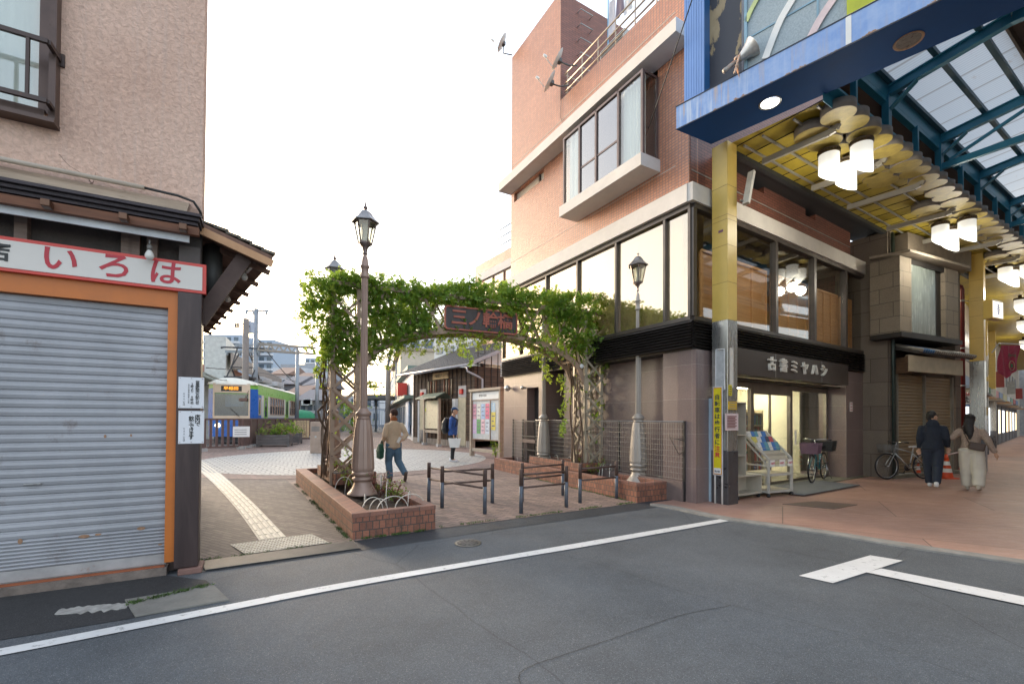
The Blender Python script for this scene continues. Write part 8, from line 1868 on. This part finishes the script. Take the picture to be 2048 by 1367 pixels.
flyer(1450, 1476, 826, 860, (.62, .50, .50), 'pink edged text flyer below the orange flyer on the entrance column', 8, (.25, .12, .12), -.016)
p = sub(FX, -.46, .02, 0, 0); t = thing('folded_board', 'pale blue board leaning behind the entrance column', 'board', p); MB(p).bbox(-.05, .16, .0, .03, .02, 1.88, .012).build('panel', flat('pale_blue_board', (.36, .46, .54), .5), t)
# satellite dishes, laundry, roof box
def dish(x, y, z, az_, label, s_=1.0, arm=None):
    F = sub(FL, x, y, z); t = thing('satellite_dish', label, 'satellite dish', F, 'satellite dishes on the brick building'); Fq = Matrix.Translation(F.translation) @ Vector((-.85, -.1, .50)).to_track_quat('Z', 'Y').to_matrix().to_4x4() @ Matrix.Rotation(R(180), 4, 'Z')
    MB(Fq).lathe([(.001, 0), (.08 * s_, .006), (.16 * s_, .022), (.235 * s_, .05), (.24 * s_, .056), (.235 * s_, .058), (.16 * s_, .032), (.08 * s_, .016), (.001, .01)], 26, caps=False).build('reflector', flat('dish_cream', (.52, .50, .46), .4, var=.1), t)
    MB(Fq).tube([(.20 * s_, 0, .02), (.26 * s_, 0, .16), (.16 * s_, 0, .36)], .010, 6).build('feed_arm', M_steel, t); MB(Fq).lathe([(.03, .33), (.035, .36), (.03, .42), (.02, .43)], 12, (.13 * s_, 0, 0)).build('feed_horn', M_white, t)
    mb = MB(F); mb.bbox(-.06, .06, -.05, .05, -.06, .04, .01); mb.tube(arm or [(0, 0, -.03), (0, 0, -.18), (-.15, -.25, -.28)], .018, 6); mb.build('mount', flat('mount_dark', (.10, .10, .10), .5, .3), t)
dish(6.62, .22, 12.95, 150, 'satellite dish at the top left corner of the brick tower', 1.1, [(0, 0, -.03), (0, 0, -.3), (-.1, -.25, -.32)])
dish(3.55, .35, 10.25, 150, 'upper satellite dish clamped to the roof railing', 1.05, [(0, 0, -.03), (-.12, -.2, -.12), (-.2, -.4, -.1)]); dish(3.88, .35, 9.92, 150, 'lower satellite dish clamped to the roof railing', 1.05, [(0, 0, -.03), (-.12, -.2, -.1), (-.2, -.4, -.05)])
F = sub(FL, 1.85, -.5, 9.66); t = thing('laundry_rack', 'clothes drying on a blue hanger rack on the roof terrace', 'laundry', F); mb = MB(F)
for x in (-.9, .9): mb.tube([(x, 0, 0), (x, 0, 1.9)], .015, 6)
mb.tube([(-.9, 0, 1.85), (.9, 0, 1.85)], .014, 6); mb.tube([(-.9, .25, 1.75), (.9, .25, 1.75)], .01, 6)
for k in range(7): x = -.8 + k * .26; mb.tube([(x - .1, 0, 1.75), (x, 0, 1.83), (x + .1, 0, 1.75)], .006, 4)
mb.build('rack', flat('hanger_blue', (.12, .35, .55), .4), t)
for k, c in enumerate(((.60, .55, .52), (.10, .10, .16), (.55, .46, .44), (.05, .05, .07), (.58, .58, .60), (.2, .16, .2), (.5, .5, .55))):
    x = -.8 + k * .26; mb = MB(F); L_ = (.9, .6, .8, .55, .7, .6, .8)[k]; v = []
    for i in range(7):
        for j in range(7): u = i / 6; q = j / 6; v.append((x + (u - .5) * (.20 + .05 * q), .02 * math.sin(u * 9 + k) * q, 1.74 - L_ * q))
    mb.add(v, [(i * 7 + j, (i + 1) * 7 + j, (i + 1) * 7 + j + 1, i * 7 + j + 1) for i in range(6) for j in range(6)], None, True); mb.build('garment', flat('garment_%d' % k, c, .9), t)
F = sub(FL, 2.3, -.35, 9.66); t = thing('air_conditioner', 'grey outdoor air conditioner unit behind the roof railing', 'air conditioner', F); MB(F).bbox(-.4, .4, -.15, .15, 0, .42, .02).build('casing', flat('unit_pale', (.45, .46, .44), .5), t); mb = MB(F)
for k in range(8): mb.box(-.35, .35, .151, .156, .05 + k * .045, .065 + k * .045)
mb.build('grille', M_dark, t)
mb = MB(FL); mb.tube([(3.9, .02, 9.85), (3.95, .02, 9.2), (3.8, .02, 8.9), (3.55, .02, 8.85)], .006, 5); tag(mb.build('antenna_cable', flat('black_cable', (0, 0, 0))), 'thin cable hanging down the brick wall below the lower dish', 'cable')
# parked bicycles and a cone far down the arcade
F0_ = fr((17.6, 14.6), 150, .03); 
bicycle(F0_, 'dark parked bicycle far down the arcade behind the second column', flat('bike_dark', (.04, .05, .06), .4, .3), True, [])
# ================================================================ people
def fuse(name, lofts, F, m, parent, vox=.011, wr=0.0, wf=9.0, seed=0):
    """lofted limbs fused into one continuous skin"""
    mb = MB(); mb.smooth = True
    for L in lofts:
        n = 14; v = []; P_ = [Vector(q[0]) for q in L]
        for i, q in enumerate(L):
            t_ = (P_[min(i + 1, len(L) - 1)] - P_[max(i - 1, 0)]).normalized(); rx = q[1]; ry = q[2] if len(q) > 2 else rx
            xa = Vector((1, 0, 0)) - t_ * t_.x
            if xa.length < .3: xa = Vector((0, 1, 0)) - t_ * t_.y; rx, ry = ry, rx
            xa.normalize(); ya = t_.cross(xa)
            for k in range(n): a = 2 * PI * k / n; v.append(P_[i] + xa * rx * math.cos(a) + ya * ry * math.sin(a))
        o = len(v); v.append(P_[0] - (P_[1] - P_[0]).normalized() * min(L[0][1], L[0][-1]) * .5); v.append(P_[-1] + (P_[-1] - P_[-2]).normalized() * min(L[-1][1], L[-1][-1]) * .5)
        f = [(i * n + k, i * n + (k + 1) % n, (i + 1) * n + (k + 1) % n, (i + 1) * n + k) for i in range(len(L) - 1) for k in range(n)] + [(o, (k + 1) % n, k) for k in range(n)] + [(o + 1, (len(L) - 1) * n + k, (len(L) - 1) * n + (k + 1) % n) for k in range(n)]
        mb.add(v, f)
    o = mb.build('loft', m); mo = o.modifiers.new('r', 'REMESH'); mo.mode = 'VOXEL'; mo.voxel_size = vox; mo.use_smooth_shade = True
    ms = o.modifiers.new('s', 'SMOOTH'); ms.factor = .5; ms.iterations = 3
    me = mesh_eval(o); bpy.data.objects.remove(o)
    if wr:
        me.update()
        for v in me.vertices:
            c = v.co; k = noise.noise(Vector((c.x * wf, c.y * wf, c.z * wf * .55 + seed))) + .5 * noise.noise(Vector((c.x * wf * 2.2, c.y * wf * 2.2, c.z * wf * 1.4 + seed))); v.co = c + v.normal * k * wr
    me.materials.clear(); me.materials.append(m)
    for p in me.polygons: p.use_smooth = True
    return link(name, me, F, parent)
M_skin = flat('skin', (.52, .31, .21), .5, var=.06)
def hand(w, d, up=(0, 0, 1), s_=1.0, curl=.5, side=1):
    """palm, four fingers and a thumb from the wrist w along d"""
    w = Vector(w); d = Vector(d).normalized(); u = Vector(up); sd = d.cross(u).normalized(); n_ = sd.cross(d); L = [[(w, .024, .02), (w + d * .05, .034, .018), (w + d * .09, .034, .016)]]
    for i, ln in enumerate((.062, .072, .068, .05)):
        b_ = w + d * .085 + sd * (i - 1.5) * .019 * s_; m_ = b_ + d * ln * .5 - n_ * ln * .18 * curl; e = m_ + d * ln * .35 - n_ * ln * .45 * curl; L.append([(b_, .0095), (m_, .009), (e, .0075)])
    b_ = w + d * .03 + sd * .03 * -side; L.append([(b_, .012), (b_ + d * .03 - sd * .018 * side, .011), (b_ + d * .055 - sd * .02 * side - n_ * .015, .009)]); return L
def head(c, yaw=0.0, s_=1.0):
    """head lofts centred on c, face towards local +y turned by yaw"""
    M_ = Matrix.Rotation(R(yaw), 3, 'Z'); P = lambda x, y, z: Vector(c) + M_ @ Vector((x, y, z)) * s_
    L = [[(P(0, .02, -.10), .045, .05), (P(0, .015, -.075), .058, .075), (P(0, .005, -.03), .071, .09), (P(0, -.005, .02), .077, .098), (P(0, -.01, .065), .07, .09), (P(0, -.012, .10), .04, .055)]]
    L.append([(P(0, .088, .012), .010, .008), (P(0, .108, -.022), .014, .012), (P(0, .098, -.034), .015, .010)])                # nose
    L.append([(P(-.022, .088, -.058), .008), (P(0, .096, -.058), .010), (P(.022, .088, -.058), .008)])                           # mouth
    L.append([(P(0, .075, -.095), .022), (P(0, .085, -.085), .02)])
    for sx in (-1, 1): L.append([(P(sx * .078, -.005, .02), .010, .018), (P(sx * .083, -.012, -.01), .010, .022), (P(sx * .076, -.004, -.035), .008, .012)])
    return L, P
def eyes(P, F, par):
    mb = MB(F)
    for sx in (-1, 1): c = P(sx * .031, .087, .012); mb.ball(c, .011, 8, 6)
    mb.build('eyes', flat('eye_dark', (.03, .02, .02), .3), par)
    mb = MB(F)
    for sx in (-1, 1): mb.tube([P(sx * .018, .098, .034), P(sx * .034, .095, .038), P(sx * .05, .084, .033)], .004, 5)
    mb.build('eyebrows', flat('brow_dark', (.03, .02, .018), .8), par)
def shoe(a, d, s_=1.0, h=.0):
    a = Vector(a); d = Vector(d).normalized(); return [[(a - d * .07 + Vector((0, 0, .035)), .036, .035), (a + d * .03 + Vector((0, 0, .038)), .040, .036), (a + d * .12 + Vector((0, 0, .028)), .046, .027), (a + d * .18 + Vector((0, 0, .022)), .036, .02)], [(a - d * .05 + Vector((0, 0, .04)), .04), (a - d * .03 + Vector((0, 0, .10)), .042)]]
def person(F, label, J, skin_l, top, bottom, shoes, s_=1.0):
    t = thing('person', label, 'person', F); FS_ = F @ Matrix.Scale(s_, 4); FRM[t.name] = F
    return t, FS_
def body_lofts(J):
    A = []
    A.append([(J['hip'], .14, .10), (J['waist'], .125, .09), (J['chest'], .155, .105), (J['shc'], .14, .08), (J['neck'], .052, .052), (J['neck2'], .050, .055)])
    for s_ in 'LR':
        A.append([(J['sh' + s_], .052), (J['el' + s_], .038), (J['wr' + s_], .026)]); A.append([(J['hp' + s_], .085), (J['kn' + s_], .055), (J['an' + s_], .038)]); A.append([(J['an' + s_], .036), (Vector(J['an' + s_]) + Vector(J['ft' + s_]) * .1 - Vector((0, 0, .04)), .03)])
    return A
def make(F, label, J, yaw, hands, topm, toplen, sleeve, pantm, pantw, shoem, topw=1.0, wr=.006, collar=None, seed=1):
    t = thing('person', label, 'person', F); hl, P = head(J['head'], yaw)
    L = body_lofts(J) + hl
    for s_, hd in zip('LR', hands): L += hand(J['wr' + s_], hd, curl=.6, side=1 if s_ == 'L' else -1)
    fuse('body', L, F, M_skin, t, .009); eyes(P, F, t)
    V_ = lambda k: Vector(J[k]); T = []
    hem = V_('hip') + Vector((0, 0, -toplen))
    T.append([(hem, .175 * topw, .13 * topw), (V_('hip'), .17 * topw, .128 * topw), (V_('waist'), .155 * topw, .118 * topw), (V_('chest'), .172 * topw, .125 * topw), (V_('shc'), .145 * topw, .095 * topw), (V_('neck') - Vector((0, 0, .01)), .075, .075)])
    for s_ in 'LR': e = V_('el' + s_); w_ = V_('wr' + s_); T.append([(V_('sh' + s_) , .064 * topw), (V_('sh' + s_).lerp(e, .5), .058 * topw * sleeve), (e, .050 * topw * sleeve), (e.lerp(w_, .9), .040 * topw * sleeve)])
    fuse('jacket', T, F, topm, t, .012, wr, 9, seed)
    B_ = [[(V_('hip') + Vector((0, 0, .03)), .155, .118), (V_('hip') - Vector((0, 0, .09)), .16, .12)]]
    for s_ in 'LR': k = V_('kn' + s_); a = V_('an' + s_); B_.append([(V_('hp' + s_) + Vector((0, 0, .02)), .098 * pantw ** .4), (V_('hp' + s_).lerp(k, .5), .085 * pantw ** .7), (k, .068 * pantw), (k.lerp(a, .5), .062 * pantw), (a.lerp(k, .03), .056 * pantw)])
    fuse('trousers', B_, F, pantm, t, .012, wr * .9, 8, seed + 5)
    for s_ in 'LR': fuse('shoe', shoe(V_('an' + s_) - Vector((0, 0, .075)), J['ft' + s_]), F, shoem, t, .010)
    return t, P
# woman in fleece walking away
g = G(787, 962); F1 = Matrix.Translation(g) @ Matrix.Rotation(R(40), 4, 'Z')
J = dict(hip=(0, 0, .93), waist=(0, .01, 1.05), chest=(0, .015, 1.24), shc=(0, 0, 1.37), neck=(0, .015, 1.43), neck2=(0, .025, 1.48), head=(0, .04, 1.585),
 shL=(-.165, 0, 1.345), elL=(-.235, -.03, 1.08), wrL=(-.20, .14, .96), shR=(.165, 0, 1.345), elR=(.27, -.10, 1.10), wrR=(.135, -.175, .97), hpL=(-.085, 0, .88), knL=(-.085, .10, .48), anL=(-.075, .02, .085), hpR=(.085, 0, .88), knR=(.10, -.03, .47), anR=(.15, -.32, .19), ftL=(0, 1, 0), ftR=(.15, .55, -.85))
M_fle = flat('beige_fleece', (.56, .43, .31), .95, var=.08, vs=30, bump=.7, bs=160); M_jean = flat('blue_jeans', (.075, .14, .21), .85, var=.25, vs=5, bump=.3, bs=200)
p1_, P = make(F1, 'woman in a beige fleece, brown beanie and jeans walking away past the left planter', J, 22, ((.2, .6, -.8), (-.9, .1, .1)), M_fle, .13, 1.15, M_jean, 1.25, flat('brown_shoe', (.11, .08, .065), .7), 1.06, .010, seed=2)
fuse('beanie', [[(P(0, -.012, .02), .088, .108), (P(0, -.02, .07), .085, .102), (P(0, -.022, .115), .055, .07)], [(P(0, -.05, -.03), .078, .07), (P(0, -.03, .03), .085, .09)]], F1, flat('brown_beanie', (.055, .025, .02), .9), p1_, .010)
fuse('scarf', [[((0, .0, 1.43), .085, .085), ((0, .01, 1.50), .075, .078)]], F1, flat('rust_scarf', (.28, .09, .03), .9), p1_, .012, .006)
t = thing('tote_bag', 'dark green tote bag carried by the woman in the beige fleece', 'bag', F1 @ Matrix.Translation((-.25, .12, .6))); fuse('bag', [[((-.27, .13, .88), .05, .10), ((-.28, .13, .72), .075, .15), ((-.28, .13, .56), .07, .14)]], F1, flat('bottle_green', (.012, .065, .04), .8), t, .012, .012, 12)
MB(F1).tube([(-.25, .08, .86), (-.235, .10, 1.02), (-.25, .2, .86)], .010, 6).build('handle', flat('bottle_green', (0, 0, 0)), t)
t = thing('phone', 'pale handset in the right hand behind the woman in the beige fleece', 'phone', F1 @ Matrix.Translation((.03, -.19, .98))); MB(F1 @ Matrix.Translation((.03, -.205, .98)) @ Matrix.Rotation(R(30), 4, 'Y')).bbox(-.035, .035, -.006, .006, -.07, .07, .005).build('case', M_white, t)
# man in blue standing
g = G(905, 923); F2 = Matrix.Translation(g) @ Matrix.Rotation(R(-90), 4, 'Z') @ Matrix.Scale(1.10, 4)
J = dict(hip=(0, 0, .90), waist=(0, .02, 1.03), chest=(0, .015, 1.22), shc=(0, -.01, 1.36), neck=(0, .015, 1.42), neck2=(0, .03, 1.47), head=(0, .05, 1.575),
 shL=(-.17, -.01, 1.335), elL=(-.22, -.02, 1.08), wrL=(-.19, .10, .88), shR=(.17, -.01, 1.335), elR=(.225, -.05, 1.07), wrR=(.20, .05, .84), hpL=(-.085, 0, .86), knL=(-.085, .02, .47), anL=(-.085, -.03, .085), hpR=(.085, 0, .86), knR=(.09, .02, .47), anR=(.10, .0, .085), ftL=(-.1, 1, 0), ftR=(.1, 1, 0))
M_bj = flat('royal_blue_jacket', (.015, .07, .27), .7, var=.1, vs=4)
p2_, P = make(F2, 'man in a blue jacket and cap standing by the map board facing right', J, 0, ((0, .25, -1), (0, .2, -1)), M_bj, .06, 1.0, flat('black_trousers', (.02, .02, .022), .85), 1.0, flat('white_sneaker', (.62, .62, .64), .5), 1.08, .008, seed=7)
fuse('cap', [[(P(0, -.005, .045), .086, .105), (P(0, -.01, .08), .082, .10), (P(0, -.012, .115), .05, .06)], [(P(0, .08, .048), .075, .012), (P(0, .15, .04), .055, .008)]], F2, flat('navy_cap', (.012, .05, .13), .8), p2_, .009)
fuse('hair', [[(P(0, -.06, -.04), .07, .045), (P(0, -.03, .03), .082, .085)]], F2, flat('black_hair', (.015, .012, .012), .6), p2_, .01)
t = thing('backpack', 'black backpack worn by the man in the blue jacket', 'backpack', F2 @ Matrix.Translation((0, -.25, 1.1))); fuse('pack', [[((0, -.22, .90), .13, .08), ((0, -.25, 1.02), .155, .11), ((0, -.24, 1.22), .15, .10), ((0, -.20, 1.36), .10, .05)]], F2, flat('black_nylon', (.018, .018, .02), .6), t, .013, .008)
for sx in (-1, 1): MB(F2).tube([(sx * .11, -.16, 1.33), (sx * .12, -.02, 1.44), (sx * .12, .145, 1.30), (sx * .13, .12, 1.12), (sx * .15, -.12, .98)], .016, 6).build('strap', flat('black_nylon', (0, 0, 0)), t)
t = thing('tote_bag', 'white tote bag held low by the man in the blue jacket', 'bag', F2 @ Matrix.Translation((.25, .1, .6))); Fb = F2 @ Matrix.Translation((.20, .09, .62)); mb = MB(Fb); mb.add([(x * w_, y * h_, z) for z, w_, h_ in ((-.16, .06, .14), (.12, .07, .19)) for x, y in ((-1, -1), (1, -1), (1, 1), (-1, 1))], [(3, 2, 1, 0), (4, 5, 6, 7), (0, 1, 5, 4), (1, 2, 6, 5), (2, 3, 7, 6), (3, 0, 4, 7)]); mb.build('bag', M_white, t)
for sx in (-.05, .05): MB(Fb).tube([(sx, -.10, .10), (sx * .4, -.05, .20), (sx * .3, .0, .17), (sx * .4, .04, .2), (sx, .10, .10)], .008, 6).build('handle', M_blk, t)
# couple under the arcade
g = G(1866, 975, .022); F3 = Matrix.Translation(g) @ Matrix.Rotation(R(-42), 4, 'Z') @ Matrix.Scale(1.0, 4)
J = dict(hip=(0, 0, .90), waist=(0, .01, 1.03), chest=(0, .01, 1.22), shc=(0, -.005, 1.36), neck=(0, .01, 1.42), neck2=(0, .02, 1.47), head=(0, .03, 1.57),
 shL=(-.165, 0, 1.34), elL=(-.215, -.04, 1.08), wrL=(-.22, .07, .85), shR=(.165, 0, 1.34), elR=(.225, -.03, 1.09), wrR=(.24, .12, .90), hpL=(-.085, 0, .86), knL=(-.075, .12, .47), anL=(-.05, .16, .085), hpR=(.085, 0, .86), knR=(.075, .0, .46), anR=(.05, -.20, .12), ftL=(0, 1, 0), ftR=(0, 1, -.1))
p3_, P = make(F3, 'man in a dark navy hoodie and dark jeans walking away into the arcade', J, -50, ((0, .2, -1), (.1, .3, -1)), flat('navy_hoodie', (.014, .02, .034), .9, bump=.3, bs=120), .05, 1.1, flat('dark_denim', (.018, .026, .045), .85), 1.3, flat('white_sneaker', (0, 0, 0)), 1.1, .009, seed=11)
fuse('hair', [[(P(0, -.03, -.04), .080, .075), (P(0, -.02, .03), .087, .102), (P(0, -.01, .085), .075, .09), (P(0, 0, .118), .04, .05)], [(P(0, -.062, -.085), .055, .03), (P(0, -.05, -.03), .075, .05)]], F3, flat('black_hair', (0, 0, 0)), p3_, .01, .006, 25)
fuse('hood', [[((0, -.07, 1.34), .12, .05), ((0, -.06, 1.41), .115, .07), ((0, -.02, 1.46), .085, .075)]], F3, flat('navy_hoodie', (0, 0, 0)), p3_, .012, .006)
g = G(1943, 981, .022); F4 = Matrix.Translation(g) @ Matrix.Rotation(R(-44), 4, 'Z') @ Matrix.Scale(.965, 4)
J = dict(hip=(0, 0, .93), waist=(0, .01, 1.05), chest=(0, .01, 1.22), shc=(0, -.005, 1.35), neck=(0, .01, 1.41), neck2=(0, .02, 1.46), head=(-.01, .03, 1.56),
 shL=(-.15, 0, 1.33), elL=(-.30, -.02, 1.15), wrL=(-.40, .12, 1.08), shR=(.15, 0, 1.33), elR=(.26, -.06, 1.08), wrR=(.36, -.06, .84), hpL=(-.08, 0, .88), knL=(-.07, .10, .47), anL=(-.06, .12, .09), hpR=(.08, 0, .88), knR=(.11, -.02, .46), anR=(.10, -.16, .12), ftL=(0, 1, 0), ftR=(.1, 1, -.2))
M_knit = flat('beige_knit', (.34, .26, .21), .95, var=.35, vs=45, bump=.9, bs=90, stretch=(1, 1, 1.6))
p4_, P = make(F4, 'woman in a beige knit cardigan and wide white trousers walking away', J, -15, ((-.7, .7, 0), (.3, 0, -1)), M_knit, .0, 1.2, flat('ivory_trousers', (.56, .53, .46), .85, var=.06), 1.75, flat('cream_shoe', (.4, .36, .3), .6), 1.0, .010, seed=15)
fuse('hair', [[(P(0, -.02, .11), .06, .075), (P(0, -.02, .05), .09, .11), (P(0, -.045, -.03), .088, .08), (P(.0, -.10, -.13), .085, .05), (P(.02, -.135, -.24), .07, .04), (P(.03, -.145, -.35), .05, .03), (P(.03, -.14, -.42), .02, .02)], [(P(-.03, -.08, -.05), .06, .05), (P(-.05, -.12, -.2), .03, .03), (P(-.06, -.13, -.32), .015, .015)]], F4, flat('black_hair', (0, 0, 0)), p4_, .010, .012, 16)
t = thing('shoulder_bag', 'small brown shoulder bag at the back of the woman in white trousers', 'bag', F4 @ Matrix.Translation((.08, -.16, .98))); MB(F4 @ Matrix.Translation((.08, -.185, .98)) @ Matrix.Rotation(R(12), 4, 'Y')).bbox(-.13, .13, -.05, .04, -.08, .08, .02).build('pouch', flat('brown_leather', (.055, .03, .02), .4), t)
MB(F4).tube([(-.03, -.17, 1.04), (-.09, -.155, 1.2), (-.14, -.10, 1.38), (-.12, .0, 1.42)], .008, 6).build('strap', flat('brown_leather', (0, 0, 0)), t)
# small far figure on the path
g = G(722, 884); F5 = Matrix.Translation(g) @ Matrix.Rotation(R(60), 4, 'Z')
J = dict(hip=(0, 0, .93), waist=(0, .01, 1.05), chest=(0, .01, 1.24), shc=(0, 0, 1.37), neck=(0, .01, 1.43), neck2=(0, .02, 1.48), head=(0, .03, 1.585), shL=(-.16, 0, 1.34), elL=(-.22, 0, 1.08), wrL=(-.22, .08, .86), shR=(.16, 0, 1.34), elR=(.22, 0, 1.08), wrR=(.22, .06, .86), hpL=(-.08, 0, .88), knL=(-.08, .08, .47), anL=(-.08, .08, .085), hpR=(.08, 0, .88), knR=(.08, 0, .47), anR=(.08, -.12, .1), ftL=(0, 1, 0), ftR=(0, 1, 0))
p5_, P = make(F5, 'distant person in a pink coat on the path beyond the left lamp', J, 0, ((0, 0, -1), (0, 0, -1)), flat('pink_coat', (.55, .34, .42), .9), .4, 1.1, flat('black_trousers', (0, 0, 0)), 1.0, M_blk, 1.05, .006, seed=20)
fuse('hair', [[(P(0, -.02, -.08), .08, .06), (P(0, -.02, .05), .09, .10), (P(0, -.01, .10), .07, .085)]], F5, flat('black_hair', (0, 0, 0)), p5_, .012)
